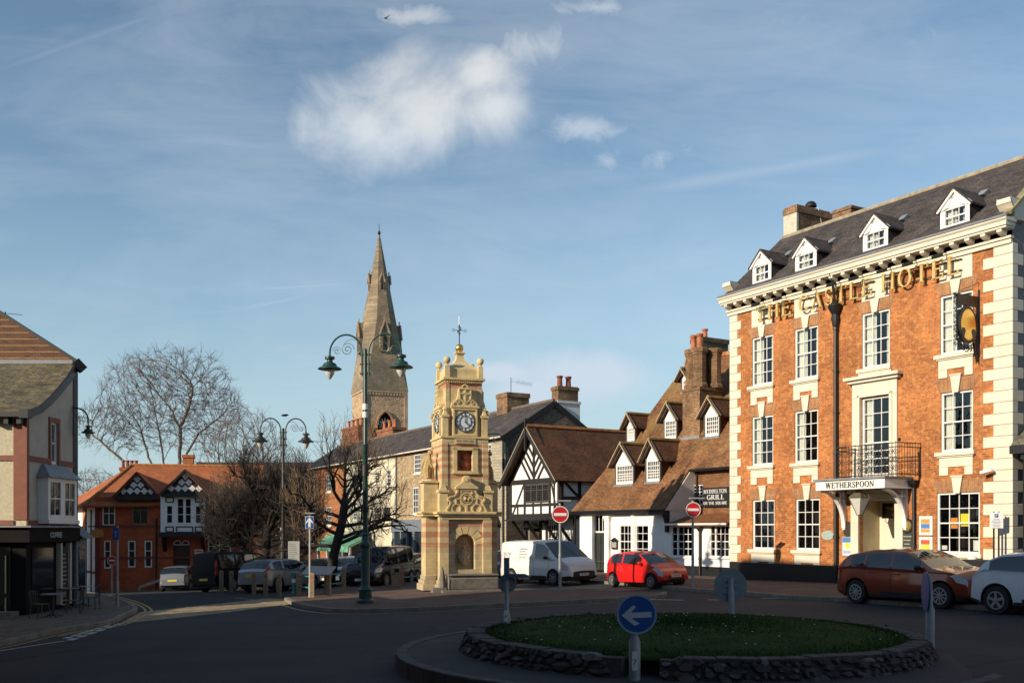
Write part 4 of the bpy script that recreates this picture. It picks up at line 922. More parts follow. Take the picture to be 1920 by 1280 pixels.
# white cheek closing the end of the low roof
ck = MB(); ck.prism([(-.3, ZE), (V1, ZE-.0), (V1, rz2(V1)-.14), (-.3, rz2(-.3)-.14)], 'x', US-.02, US+.05)
ck.prism([(0, ZE-.0), (V1, ZE), (V1, ZE-1.0), (.0, ZE-1.0)], 'x', US-.02, US+.03); ck.build('white_cheek', RENDERW, pub)
bkt = MB(); ub = PB.U(1247, -.2); bkt.prism([(-.5, ZE-.02), (-.5, ZE-.14), (-.3, ZE-.2), (-.16, ZE-.6), (-.14, ZE-1.05), (0, ZE-1.05), (0, ZE-.02)], 'x', ub-.1, ub+.08); bkt.box(US-1.0, US+.12, -.5, -.3, ZE-.2, ZE-.06); bkt.build('eaves_bracket', TIMBER, pub)
# upper brick wall of right half with window and pent roof
zp1 = PB.Z(1320, 963, V1); zp0 = PB.Z(1320, 981, -.3)
op = (PB.U(1287, V1), PB.U(1318, V1), PB.Z(1302, 947, V1), PB.Z(1302, 909, V1))
w = MB(); wall_holes(w, US, UR, ZE-.6, rz2(V1)-.1, [op], V1, .1); w.build('brick_wall', brick('brown_brick', (.28, .12, .05), (.17, .075, .035), (.22, .16, .1), .23, .078, .007, .4), pub)
window(pub, *op, 5, 3, 2, V1+.01, sash=False, fw=.04, gb=.03); room(pub, [op], V1+.12, .5)
pr = MB(); slab_roof(pr, [(US+.05, -.35, zp0), (UR, -.35, zp0), (UR, V1, zp1), (US+.05, V1, zp1)]); pr.build('pent_roof', brick('orange_tile', (.30, .12, .05), (.24, .09, .035), (.08, .04, .02), .17, .1, .006, .4, kz=1.6), pub)
g2 = MB(); g2.tube([(US+.05, -.38, zp0-.03), (UR, -.38, zp0-.03)], .05, 6); g2.build('gutter', WHITE, pub)
dp = MB(); u = PB.U(1312, -.1); zt = zp0-.05; pipe(dp, [(u, -.1, zt), (u, -.1, 0)], .055, 8, [(u, -.1, .9)]); dp.lathe([(.06, zt-.3), (.17, zt-.12), (.17, zt)], (u, -.12, 0), 8); dp.build('downpipe', IRON, pub)
dp = MB(); u = US+.28; pipe(dp, [(u, V1-.06, rz2(V1)-.2), (u, V1-.06, zp1)], .05, 6); dp.build('downpipe', IRON, pub)
# dormers
def dormer(x0, x1, ya, ye, yb, vf, nx=2, rows=4, long=None):
    ua, ub = PB.U(x0, vf), PB.U(x1, vf); xm = (x0+x1)/2; zt = PB.Z(xm, ya, vf); ze = PB.Z(xm, ye, vf); zb = PB.Z(xm, yb, vf); um = (ua+ub)/2
    dm = empty('dormer', (0, 0, 0)); dm.parent = pub; wd = ub-ua
    f = MB(); zo = ze-.15 if rows < 9 else ze; op = (ua+.06, ub-.06, zb+.08, ze-.05); wall_holes(f, ua, ub, zb, ze, [op], vf, .06); f.quad((ua, vf, ze), (ub, vf, ze), (um, vf, ze+wd*.72)); f.build('dormer_front', PLASTW, dm)
    window(dm, *op, nx*3, rows//2, rows-rows//2, vf+.005, sash=False, fw=.05, gb=.035)
    room(dm, [op], vf+.07, .4)
    vt = min(VR-.05, (zt-ZE-.06)/RISE-.35+.1); ve = (ze-.15-ZE-.06)/RISE-.35+.05
    c = MB(); c.quad((ua, vf, zb-.2), (ua, vf, ze+.1), (ua, ve+.5, ze+.1), (ua, ve+.2, zb-.2)); c.quad((ub, vf, ze+.1), (ub, vf, zb-.2), (ub, ve+.2, zb-.2), (ub, ve+.5, ze+.1)); c.build('tile_hung_cheeks', TILED, dm)
    fr = MB(); fr.box(ua-.05, ua+.02, vf-.04, vf+.05, zb-.05, ze+.1); fr.box(ub-.02, ub+.05, vf-.04, vf+.05, zb-.05, ze+.1); ov = .3
    zz = ze-.12; fr.bar((ua-ov, vf-.2, zz-.02), (um, vf-.2, zt-.06), .04, .16); fr.bar((um, vf-.2, zt-.06), (ub+ov, vf-.2, zz-.02), .04, .16); fr.build('bargeboards', plain('grey_bargeboard', (.10, .10, .095), .6, .2), dm)
    rr = MB()
    for sg, e in ((-1, ua), (1, ub)):
        p = [(e+sg*ov, vf-.32, zz), (um, vf-.32, zt), (um, vt, zt), (e+sg*ov, max(ve, vf+.2)+.1, zz)]
        if sg > 0: p = [p[0], p[3], p[2], p[1]]
        else: p = [p[0], p[1], p[2], p[3]]
        a_, b_, c_ = (Vector(p[i]) for i in (0, 1, 2))
        if (b_-a_).cross(c_-a_).z < 0: p.reverse()
        slab_roof(rr, p, .07)
    ro = rr.build('dormer_roof', TILED, dm); ed = MB(); ed.bar((ua-ov, vf-.34, zz), (um, vf-.34, zt+.02), .05, .05); ed.bar((um, vf-.34, zt+.02), (ub+ov, vf-.34, zz), .05, .05); ed.build('tile_verge', plain('verge_mortar', (.42, .34, .22), .8, .3, 5), ro)
    rg_ = MB(); rg_.tube([(um, vf-.32, zt+.04), (um, vt, zt+.04)], .09, 6); rg_.build('dormer_ridge', RIDGEY, ro)
    ls = MB(); ls.box(ua-.05, ub+.05, vf-.1, vf-.0, zb-.12, zb-.02); ls.build('lead_sill', LEAD, dm)
def vroof(x, y):      # depth at which the sight line meets the roof plane
    lo, hi = -.35, VR
    for _ in range(40):
        m_ = (lo+hi)/2
        if PB.Z(x, y, m_) > rz2(m_): lo = m_
        else: hi = m_
    return lo
for a in ((1155, 1188, 832, 870, 907, 3, 5), (1212, 1238, 824, 861, 902, 2, 5), (1176, 1191, 776, 800, 826, 2, 5), (1246, 1269, 756, 786, 822, 2, 4), (1322, 1349, 746, 778, 817, 2, 4), (1279, 1290, 692, 710, 733, 1, 3)):
    x0, x1, ya, ye, yb, nx_, rows = a; dormer(x0, x1, ya, ye, yb, vroof((x0+x1)/2, yb), nx_, rows)
# clustered chimney
v = vroof(1295, 818); cu = (PB.U(1280, v), PB.U(1312, v)); zb = PB.Z(1296, 822, v); zs = PB.Z(1296, 727, v); zt = PB.Z(1300, 652, v)
cm = MB(); cm.box(cu[0], cu[1]+.0, v, v+1.5, zb-.6, zs-.15); cm.prism([(cu[0]-.05, v-.05), (cu[1]+.05, v-.05), (cu[1]+.05, v+1.55), (cu[0]-.05, v+1.55)], 'z', zs-.15, zs); 
r = (cu[1]-cu[0])*.27; 
shafts = ((cu[0]+r*.95, v+r), (cu[0]+r*2.7, v+r*.9), (cu[0]+r*1.6, v+1.05), (cu[0]+r*3.2, v+1.15))
for i, (x, y) in enumerate(shafts):
    cm.lathe([(r*1.25, zs), (r*1.25, zs+.12), (r, zs+.25), (r, zt-.35), (r*1.1, zt-.33), (r*1.1, zt-.25), (r*1.22, zt-.22), (r*1.22, zt-.05), (r*1.1, zt)], (x, y, 0), 8, ph=PI/8)
cmo = cm.build('chimney', CBRICK, pub); chimney_pots(cmo, [(shafts[0][0]+.1, shafts[0][1], zt-.02), (shafts[1][0], shafts[1][1], zt-.02)], .75, .17)
cm = MB(); v2 = VR+.4; a, b = PB.U(1296, v2), PB.U(1318, v2); z1 = PB.Z(1318, 631, v2); cm.box(a, b, v2, v2+1.9, ZR-1, z1-.25); cm.box(a-.05, b+.05, v2-.05, v2+1.95, z1-.25, z1); c2 = cm.build('chimney', brick('mossy_chimney_brick', (.26, .14, .07), (.15, .09, .05), (.3, .26, .18), .22, .075, .009, .6, dirt=((.07, .08, .03), 2, .48, .8)), pub)
chimney_pots(c2, [((a+b)/2+.1, v2+.5, z1)], .55, .17)
lfz = MB(); lfz.box(cu[0]-.1, cu[1]+.1, v-.12, v, zb-.1, zb+.1); lfz.build('lead_apron', LEAD, cmo)
# notices and lamp
r_, hw, hh = wallbox(PB, 'menu_case', 'small black gabled menu case on white wall beside the dark pub door', 'notice', 1146, 1157, 1013, 1029, BLACK, -.08, .08)
m_ = MB(); m_.prism([(-hw-.05, hh), (hw+.05, hh), (0, hh+.16)], 'y', -.03, .08); m_.build('case_gable', BLACK, r_); MB().box(-hw+.06, hw-.06, -.006, 0, .08, hh-.08).build('menu_sheet', plain('case_paper', (.35, .34, .3), .5, .3, 40), r_)
# pub name board
bv_ = V1-.12
r_, hw, hh = wallbox(PB, 'pub_sign', 'black board lettered MYDDELTON GRILL ON THE SQUARE above the tiled pent roof', 'sign', 1318.5, 1368, 913, 950, BLACK, bv_, .08, xc=1343)
mb = MB(); lettering(mb, 'MYDDELTON', -hw+.06, hh-.28, .19, -.03, -.001, 2*hw-.22); lettering(mb, 'GRILL', -hw*.68, hh*.38, .23, -.03, -.001, hw*1.3); lettering(mb, 'ON THE SQUARE', -hw+.05, .12, .14, -.03, -.001, 2*hw-.2); mb.build('sign_lettering', WHITE, r_)

# ---------------- the timber framed house ----------------
tb = PB.W(PB.U(1050), 0); T0 = Fr(tb.x, tb.y, HA)      # frame at the right hand corner of the gable front; u negative to the left
th = T0.root('timber_framed_house', 'black and white timber framed house with jettied gable and brown tiled roof', 'house')
gw = -T0.U(957); zj = T0.Z(1050, 967); ze = T0.Z(1050, 897); za = T0.Z(1002, 800); dep = 9.0
wl_ = MB(); op = (T0.U(986), T0.U(1030), T0.Z(1008, 942), T0.Z(1008, 906))
wall_holes(wl_, -gw, 0, zj, ze+.1, [op], 0, .1); wl_.quad((-gw, 0, ze+.1), (0, 0, ze+.1), (-gw/2, 0, za-.2)); wl_.quad((0, 0, zj), (0, dep, zj), (0, dep, ze+.2), (0, 0, ze+.2)); wl_.quad((-gw, dep, zj), (-gw, 0, zj), (-gw, 0, ze), (-gw, dep, ze)); wl_.build('plaster_panels', PLASTW, th)
t = MB(); b_ = lambda x0, z0, x1, z1, w=.2, v=-.05: t.bar((x0, v, z0), (x1, v, z1), w, .1, (0, 1, 0)) if 0 else t.bar((x0, v, z0), (x1, v, z1), .1, w, (0, 0, 1) if abs(z1-z0) < abs(x1-x0)*3 else (1, 0, 0)) 
def beam(x0, z0, x1, z1, w=.18, v=-.04, d=.08):
    dx, dz = x1-x0, z1-z0; L_ = math.hypot(dx, dz); nx_, nz_ = -dz/L_*w/2, dx/L_*w/2
    pts = [(x0+nx_, z0+nz_), (x0-nx_, z0-nz_), (x1-nx_, z1-nz_), (x1+nx_, z1+nz_)]; t.prism(pts, 'y', v, v+d)
t = MB(); zm_ = T0.Z(1010, 946)
beam(-gw, zj, 0, zj, .34, -.12, .2); beam(-gw, ze-.02, 0, ze-.02, .26, -.08, .12); beam(-gw, zm_, 0, zm_, .16, -.045)
for x in (-gw+.09, -.09): beam(x, zj, x, ze, .22, -.06)
for x in (op[0]-.09, op[1]+.09): beam(x, zj, x, ze, .18, -.052)
for x in ((op[0]*2+op[1])/3, (op[0]+op[1]*2)/3): beam(x, zj, x, op[2], .15, -.043)
mid = lambda a, b: (a+b)/2
beam(-gw+.3, zj+.15, op[0]-.2, ze-.2, .13, -.035, .06); beam(op[1]+.25, ze-.2, -.3, zj+.15, .13, -.035, .06); beam(mid(-gw, op[0]), zj, mid(-gw, op[0]), zm_, .12, -.047); beam(mid(op[1], 0), zj, mid(op[1], 0), ze, .12, -.047)
# gable: king post and chevrons
cx = -gw/2; beam(cx, ze, cx, za-.3, .2, -.056); sl2 = (za-ze)/(gw/2)
for k in range(6):
    z0 = ze+.05+k*.58-.9
    for s in (-1, 1):
        # ray from the king post going up and outwards
        zz = z0+.45; x1 = cx; rise = 1.15; # meets the roof line
        if zz < ze+.1:
            xs_ = cx+s*(ze+.1-zz)/rise; zs_ = ze+.1
        else: xs_, zs_ = cx, zz
        xe = cx+s*max(.01, (za-.35-zz)/(rise+sl2)); ze_ = zz+abs(xe-cx)*rise
        if abs(xe-cx) > abs(xs_-cx)+.1: beam(xs_, zs_, xe, ze_, .15, -.048)
for s in (-1, 1): beam(cx+s*gw/2, ze-.1, cx, za-.1, .3, -.07)
t.build('timber_frame', TIMBER, th)
# leaded window
lw = MB(); a, b, c, d = op; n = 4
for i in range(n+1): x = a+(b-a)*i/n; lw.box(x-.05, x+.05, -.04, .06, c, d)
lw.box(a, b, -.038, .06, c, c+.1); lw.box(a, b, -.038, .06, d-.1, d); lw.box(a, b, -.03, .05, mid(c, d)+.15, mid(c, d)+.21)
for i in range(1, 16): x = a+(b-a)*i/16; lw.box(x-.012, x+.012, .0, .02, c, d)
for j in range(1, 9): z = c+(d-c)*j/9; lw.box(a, b, .0, .02, z-.012, z+.012)
lwo = lw.build('window', plain('dark_lead', (.06, .055, .05), .6, .2), th); MB().quad((a, .03, c), (b, .03, c), (b, .03, d), (a, .03, d)).build('pane', GLASS, lwo); room(th, [op], .1, .5)
# side wall frame (faces the square), seen right of the gable
def sbeam(y0, z0, y1, z1, w=.17, x=.04):
    dy, dz = y1-y0, z1-z0; L_ = math.hypot(dy, dz); ny_, nz_ = -dz/L_*w/2, dy/L_*w/2
    sd.prism([(y0+ny_, z0+nz_), (y0-ny_, z0-nz_), (y1-ny_, z1-nz_), (y1+ny_, z1+nz_)], 'x', x-.05, x+.03)
sd = MB(); sbeam(0, zj, dep, zj, .3, .06); sbeam(0, ze, dep, ze, .24, .055); sbeam(0, zm_+.35, dep, zm_+.35, .16)
for y in (.1, 1.3, 2.55, 3.8, 5.1): sbeam(y, zj, y, ze, .19, .048)
sbeam(.2, ze-.1, 1.2, zm_+.45, .14, .03); sbeam(2.6, zm_+.2, 1.5, zj+.2, .14, .03); sd.build('timber_frame', TIMBER, th)
# roof
rf = MB(); ox, oy = .4, .55; zee = ze-.12
for s in (-1, 1):
    e = cx+s*(gw/2+ox); p = [(e, -oy, zee), (cx, -oy, za), (cx, dep, za), (e, dep, zee)]
    if s > 0: p = [p[0], p[3], p[2], p[1]]
    a_, b2, c_ = (Vector(p[i]) for i in (0, 1, 2))
    if (b2-a_).cross(c_-a_).z < 0: p.reverse()
    slab_roof(rf, p, .12)
rfo = rf.build('roof', TILED, th); rd = MB(); rd.tube([(cx, -oy, za+.05), (cx, dep, za+.05)], .12, 6); rd.build('ridge', RIDGE, rfo)
bb = MB()
for s in (-1, 1):
    e = cx+s*(gw/2+ox); bb.bar((e, -oy-.03, zee-.18), (cx, -oy-.03, za-.18), .06, .3)
bb.bar((cx, -oy-.05, za-1.4), (cx, -oy-.05, za+.45), .12); bb.build('bargeboards', TIMBER, th)
ed = MB()
for s in (-1, 1): e = cx+s*(gw/2+ox); ed.bar((e, -oy-.03, zee+.0), (cx, -oy-.03, za+.0), .09, .05)
ed.build('tile_verge', plain('verge_mortar', (.42, .34, .22), .8, .3, 5), rfo)
sf = MB(); sf.box(-gw-.1, .0, -.5, 0, zj-.22, zj-.15); 
for x in (-gw+.4, -gw+1.9, -1.6, -.25): sf.bar((x, .95, zj-1.5), (x, -.1, zj-.25), .14)
sf.build('jetty_brackets', TIMBER, th)
# ground floor, set back under the jetty
gf = MB(); gv = 1.0; o1 = (T0.U(1028, gv), T0.U(1052, gv)+.2, 1.1, T0.Z(1040, 982, gv)); o2 = (T0.U(992, gv), T0.U(1012, gv), .2, T0.Z(1000, 990, gv))
wall_holes(gf, -gw, .1, -.4, zj, [o1, o2], gv, .1); gf.quad((0, gv, -.4), (0, dep, -.4), (0, dep, zj), (0, gv, zj)); gf.build('ground_floor_wall', PLASTW, th)
window(th, *o1, 6, 2, 2, gv-.02, sash=True, fw=.08, gb=.04); room(th, [o1, o2], gv+.1, .6)
gd = MB(); 
for x in (-gw+.1, o2[0]-.15, o2[1]+.15, o1[0]-.1, -.0): gd.box(x-.12, x+.12, gv-.06, gv, -.4, zj)
gd.box(-gw, .1, gv-.05, gv-.003, -.4, .55); gd.build('ground_floor_posts', TIMBER, th)
dr = MB(); dr.box(o2[0], o2[1], gv+.06, gv+.1, .1, o2[3]-.2); dr.build('door', plain('brown_door', (.06, .035, .02), .5, .2), th)
pd = MB(); um = mid(o2[0], o2[1]); n = 9; pts = [(um-.75+1.5*i/n, o2[3]+.05+.28*math.sin(PI*i/n)) for i in range(n+1)]; pd.prism(pts, 'y', gv-.35, gv); pd.build('door_hood', plain('hood_paint', (.45, .33, .24), .6, .1), th)
# ---------------- terrace running away to the left behind the clock tower ----------------
TA = math.atan2(-.87, .494)
T1 = Fr(-.36, 61.0, TA, -.2)          # near corner; u negative to the left/away
EV = T1.Z(950, 816); 
DEP = 6.9; VRt = 3.45; ZRt = EV+2.35
def terrace(name, label, ua, ub, mat, wins, roofmat=SLATE, ze=EV, zr=ZRt, cat='building', gable=True, doors=(), wk={}, gmat=None, base=-1.2):
    r = T1.root(name, label, cat); w = MB(); hs_ = list(wins)
    wall_holes(w, ua, ub, base, ze, hs_, 0, .12); w.quad((ua, DEP, base), (ua, 0, base), (ua, 0, ze), (ua, VRt, zr-.1), (ua, DEP, ze)); w.quad((ub, DEP, base), (ua, DEP, base), (ua, DEP, ze), (ub, DEP, ze)); w.build('front_wall', mat, r)
    g_ = MB(); g_.quad((ub, 0, base), (ub, DEP, base), (ub, DEP, ze), (ub, VRt, zr-.1), (ub, 0, ze)); g_.build('gable_wall', gmat or mat, r)
    for h in hs_:
        ww = h[1]-h[0]; window(r, *h, 2 if ww < .95 else 3, 2, 2, .02, fw=.08, gb=.04)
        s = MB(); s.box(h[0]-.1, h[1]+.1, -.07, 0, h[2]-.12, h[2]); s.build('window_sill', CREAM, r)
    if hs_: room(r, hs_, .13, .5)
    rf = MB(); ox = .3; e = .0
    for y0, y1, z0, z1 in ((-ox, VRt, ze-.05, zr), (DEP+ox, VRt, ze-.05, zr)):
        p = [(ua-e, y0, z0), (ub+e, y0, z0), (ub+e, y1, z1), (ua-e, y1, z1)]
        if y0 > 0: p.reverse()
        slab_roof(rf, p, .12)
    ro = rf.build('roof', roofmat, r); rd = MB(); rd.tube([(ua, VRt, zr+.05), (ub, VRt, zr+.05)], .1, 6); rd.build('ridge', plain('grey_ridge', (.16, .13, .10), .8, .3, 4), ro)
    gt = MB(); gt.tube([(ua, -.36, ze-.08), (ub, -.36, ze-.08)], .06, 6); gt.build('gutter', CREAM, r); return r, ro
def tw(x0, x1, y0, y1, xr=None):       # window from pixels
    xm = xr or (x0+x1)/2; return (T1.U(x0), T1.U(x1), T1.Z(xm, y1), T1.Z(xm, y0))
uA = T1.U(905); uB = T1.U(862)
st_, sro = terrace('stone_building', 'grey limestone block building with slate roof between clock tower and timbered house', T1.U(858), 0, STONEW,
    [tw(910, 921, 832, 866), tw(916, 927, 903, 955)], gmat=RUB)
# bargeboard on the gable and stacks
bb = MB(); bb.bar((.08, -.35, EV-.25), (.08, VRt, ZRt-.18), .08, .34); bb.bar((.08, DEP+.3, EV-.25), (.08, VRt, ZRt-.18), .08, .34); bb.build('bargeboards', TIMBER, st_)
pipe(m_ := MB(), [(-.25, -.08, EV-.2), (-.25, -.08, -.2)], .07, 6); m_.build('downpipe', IRON, st_)
c_ = MB(); a, b = T1.U(941, VRt), T1.U(961, VRt); zt = T1.Z(955, 737, VRt); c_.box(a, b, VRt-.4, VRt+1.3, ZRt-1.2, zt-.3); c_.box(a-.06, b+.06, VRt-.46, VRt+1.36, zt-.3, zt); c_.build('chimney', CBRICK, st_)
c_ = MB(); c_.box(-1.0, -.05, VRt+.3, VRt+2.0, ZRt-1.6, ZRt-.1); c_.box(-1.06, .02, VRt+.25, VRt+2.05, ZRt-.1, ZRt+.06); cw_ = c_.build('chimney', RENDERW, st_)
c_ = MB(); c_.box(-.9, -.12, VRt+.4, VRt+1.9, ZRt+.06, ZRt+1.0); c_.box(-.96, -.06, VRt+.34, VRt+1.96, ZRt+.75, ZRt+.95); c_.build('chimney_stack', CBRICK, cw_); chimney_pots(cw_, [(-.5, VRt+.75, ZRt+1.0), (-.5, VRt+1.4, ZRt+1.0)], .7, .2, plain('dark_red_pot', (.22, .06, .04), .8, .3))
an = MB(); zt = T1.Z(955, 737, VRt); u = T1.U(958, VRt+.5); an.tube([(u, VRt+.5, zt-.3), (u, VRt+.5, zt+1.2)], .025, 5); an.tube([(u, VRt+.5, zt+.95), (u+1.6, VRt+1.2, zt+.55)], .014, 4)
for i in range(9): t = i/8; x, y, z = u+.5+1.1*t, VRt+.72+.48*t, zt+.83-.28*t; an.tube([(x-.12, y, z-.14), (x+.12, y, z+.14)], .008, 4)
r_ = T1.root('tv_aerial', 'thin metal television aerial on the square brick chimney', 'aerial'); an.build('aerial_mast', IRON, r_)
cv_ = MB(); u0 = T1.U(905); cv_.box(u0-.5, T1.U(938), -.05, .0, -.4, 3.0); so_ = cv_.build('shopfront', plain('dark_shopfront', (.03, .035, .04), .4, .2), st_); hp_ = MB(); n = 8; a, b = T1.U(918), T1.U(940); hp_.prism([(a+(b-a)*i/n, 3.0+.75*math.sin(PI*i/n)) for i in range(n+1)], 'y', -.5, 0); hp_.build('curved_canopy', BLACK, st_)
sw = MB(); sw.box(T1.U(909), T1.U(932), -.08, -.052, .4, 2.6); sw.build('shop_window', plain('dark_blue_glass', (.02, .03, .04), .08, 0), st_)
# speckled stone house
s2, _ = terrace('speckled_house', 'speckled tan stone house with white sash windows left of the clock tower', T1.U(746), T1.U(858)-.01, SPECK,
    [tw(776.5, 789, 851, 887), tw(774, 785, 913, 963), tw(803, 818, 845, 880), tw(803, 818, 908, 962), tw(834, 850, 838, 876)])
uu0, uu1 = T1.U(741), T1.U(800)
f = MB(); f.box(uu0, uu1, -.35, 0, T1.Z(770, 996), T1.Z(770, 974)); f.build('fascia', plain('grey_blue_shop', (.16, .19, .23), .6, .15), s2)
f = MB(); 
for x0, x1 in ((742, 746), (757, 759), (768, 770), (780, 784)): f.box(T1.U(x0), T1.U(x1), -.3, 0, -1, T1.Z(770, 996))
f.build('shop_pilasters', plain('grey_blue_shop', (.16, .19, .23)), s2)
f = MB(); f.box(uu0, uu1, -.12, -.002, -1, T1.Z(770, 996)); f.build('shop_glass', plain('dark_blue_glass', (.02, .03, .04), .08, 0), s2)
text_mesh('SALON', .42, plain('pale_letter', (.6, .6, .58), .6, 0), s2, 'shop_lettering', Matrix.Translation((T1.U(772, -.36), -.36, T1.Z(772, 984))) @ FACE) if 0 else None
# white rendered house
s3, ro3 = terrace('ivory_house', 'ivory rendered terraced house with slate roof behind the green awning', T1.U(645), T1.U(746)-.01, RENDERY,
    [tw(703, 711, 884, 906), tw(725, 733, 880, 912), tw(701, 711, 950, 974), tw(664, 672, 888, 915), tw(662, 670, 948, 975)])
cd = MB(); cd.box(T1.U(721), T1.U(732), -.03, .05, T1.Z(726, 972), T1.Z(726, 951)); cd.build('shutter', plain('dark_grey_shutter', (.04, .04, .045)), s3)
pipe(m_ := MB(), [(T1.U(745), -.1, EV-.1), (T1.U(745), -.1, -.5)], .06, 6); m_.build('downpipe', IRON, s3)
def stack(parent, x0, x1, yt, pots, v, dv=1.2, mat=None, zb=None, potm=None):
    a, b = T1.U(x0, v), T1.U(x1, v); zt = T1.Z((x0+x1)/2, yt, v); m_ = MB(); m_.box(a, b, v, v+dv, ZRt-2.2, zt-.25); m_.box(a-.07, b+.07, v-.07, v+dv+.07, zt-.25, zt)
    o = m_.build('chimney', mat or RBRICK, parent); n = pots; chimney_pots(o, [(a+(b-a)*(i+.5)/n, v+dv*.4, zt) for i in range(n)], .75, .17); return o
OCB = brick('red_stack_brick', (.40, .14, .06), (.24, .08, .04), (.3, .2, .13), .23, .08, .008, .5)
stack(s3, 707, 736, 803, 3, VRt+.1, 1.2, OCB); 
s4, ro4 = terrace('brick_house', 'orange brick house at the far end of the terrace behind the bare tree', T1.U(568), T1.U(645)-.01, OBRICK,
    [tw(583, 591, 893, 925), tw(583, 591, 950, 985), tw(612, 621, 890, 922), tw(612, 621, 950, 985)])
stack(s4, 641, 672, 800, 4, VRt-.2, 1.3, OCB); stack(s4, 672, 682, 802, 1, VRt+.2, 1.3, OCB)
# low shop with green awning in front of the ivory house
g0 = P(640, 1075); AWN = plain('green_awning', (.16, .42, .28), .7, .1, 2)
aw = T1.root('green_awning_shop', 'small shop under a pale green sloping awning at the foot of the terrace', 'shop')
u0, u1 = T1.U(612, -.2), T1.U(690, -.2); zA = T1.Z(660, 1001, -.2); zB = T1.Z(650, 1023, -2.6); ua_, ub_ = T1.U(593, -3.2), T1.U(652, -3.2)
m_ = MB(); m_.quad((ua_, -3.2, zB), (ub_, -3.2, zB), (u1, -.1, zA), (u0, -.1, zA)); m_.quad((ub_, -3.2, zB), (ua_, -3.2, zB), (ua_, -3.2, zB-.45), (ub_, -3.2, zB-.45)); m_.quad((u1, -.1, zA), (ub_, -3.2, zB), (ub_, -3.2, zB-.2), (u1, -.1, zA-.3)); o = m_.build('awning', AWN, aw)
sm = o.modifiers.new('thick', 'SOLIDIFY'); sm.thickness = .03
m_ = MB(); 
for t in (0, .33, .66, 1): u = ua_+(ub_-ua_)*t; m_.box(u-.07, u+.07, -3.1, -2.95, -1.3, zB-.1)
m_.build('awning_posts', RENDERW, aw)
m_ = MB(); m_.box(u0, u1, -.14, -.01, -1.2, zA); m_.build('shopfront', plain('dark_shopfront', (.03, .035, .04)), aw)
m_ = MB()
for i in range(6): u = u0+(u1-u0)*i/5; m_.box(u-.05, u+.05, -.2, -.14, -1.2, zA)
m_.build('mullions', RENDERW, aw)
# dark hedge-roofed building mass left of the terrace: long low slate roof
bh_ = Fr(-27, 92, 0, -2.0); lb = bh_.root('long_slate_building', 'long low building with plain dark roof behind the bare trees', 'building')
m_ = MB(); z1, z0 = bh_.Z(480, 866, 4), 6.5; m_.box(-3, 22, 0, 8, -1, z0); m_.build('wall', brick('dull_brick', (.16, .06, .035), (.10, .04, .025), (.12, .08, .06), .23, .078, .006, .4), lb)
m_ = MB(); slab_roof(m_, [(-3.4, -.4, z0), (22.4, -.4, z0), (22.4, 4, z1), (-3.4, 4, z1)]); slab_roof(m_, [(22.4, 8.4, z0), (-3.4, 8.4, z0), (-3.4, 4, z1), (22.4, 4, z1)]); m_.build('roof', SLATE, lb)
lbw = [(1.5+3.2*i, 2.5+3.2*i, 3.2, 4.8) for i in range(6)]
for h in lbw: window(lb, *h, 2, 2, 2, -.06, fw=.1)
# ---------------- church ----------------
CH = 125.0; ca = R(23); kx = (711-960)/FPX
cc_ = Vector((kx*CH, CH)); C = Fr(cc_.x, cc_.y, ca, -1.5)
chu = C.root('church', 'stone church tower with tall broach spire, lucarnes and arched clock', 'church')
s_ = FPX/CH; wC = (768-655)/s_/(math.cos(ca+.13)+math.sin(ca+.13)); hw = wC/2
def cz_(y): return CZ-(y-HOR)/s_+1.5
SPI = brick('spire_stone', (.43, .33, .22), (.28, .215, .145), (.22, .17, .11), .6, .3, .012, .45, tone=.25, dirt=((.13, .12, .09), .22, .46, .75)); TOW = rubble('tower_stone', (.56, .40, .25), (.38, .23, .15), (.45, .35, .23), 1.6, 1.5)
zb = cz_(737); za2 = cz_(433)
m_ = MB(); opn = (-.95, .95, cz_(838), cz_(775)); 
wall_holes(m_, -hw, hw, -1, zb, [opn], -hw, .5)
m_.quad((hw, -hw, -1), (hw, hw, -1), (hw, hw, zb), (hw, -hw, zb)); m_.quad((-hw, hw, -1), (-hw, -hw, -1), (-hw, -hw, zb), (-hw, hw, zb)); m_.quad((hw, hw, -1), (-hw, hw, -1), (-hw, hw, zb), (hw, hw, zb))
m_.build('tower_wall', TOW, chu)
# pointed arch: fill the corners of the opening and frame it
ar = MB(); za_, n = opn[3], 8
arcL = [(-.95+1.9*(1-math.cos(R(60)*i/n)), za_-1.7+1.9*math.sin(R(60)*i/n)) for i in range(n+1)]; arcR = [(-x, z) for x, z in arcL]
for i in range(n):
    for (p, q, sx) in ((arcL[i], arcL[i+1], -1), (arcR[i], arcR[i+1], 1)):
        pts = [(p[0], p[1]), (q[0], q[1]), (q[0], za_+.01), (p[0], za_+.01)]; ar.prism(pts if sx < 0 else pts[::-1], 'y', -hw-.002, -hw+.4)
ar.build('arch_spandrels', TOW, chu)
hm = MB()
for arc_ in (arcL, arcR):
    for p, q in zip(arc_, arc_[1:]): hm.bar((p[0]*1.08, -hw-.08, p[1]+.05), (q[0]*1.08, -hw-.08, q[1]+.05), .3, .2)
hm.bar((-1.05, -hw-.05, opn[2]), (-1.05, -hw-.05, za_-1.7), .18); hm.bar((1.05, -hw-.05, opn[2]), (1.05, -hw-.05, za_-1.7), .18); hm.build('arch_moulding', plain('arch_orange_stone', (.42, .24, .13), .9, .3, 2), chu)
bkp = MB(); bkp.box(-1, 1, -hw+.5, -hw+.6, opn[2]-.1, opn[3]); bkp.build('belfry_dark', DARK, chu)
ck = MB(); cz1 = cz_(776)-1.55; 
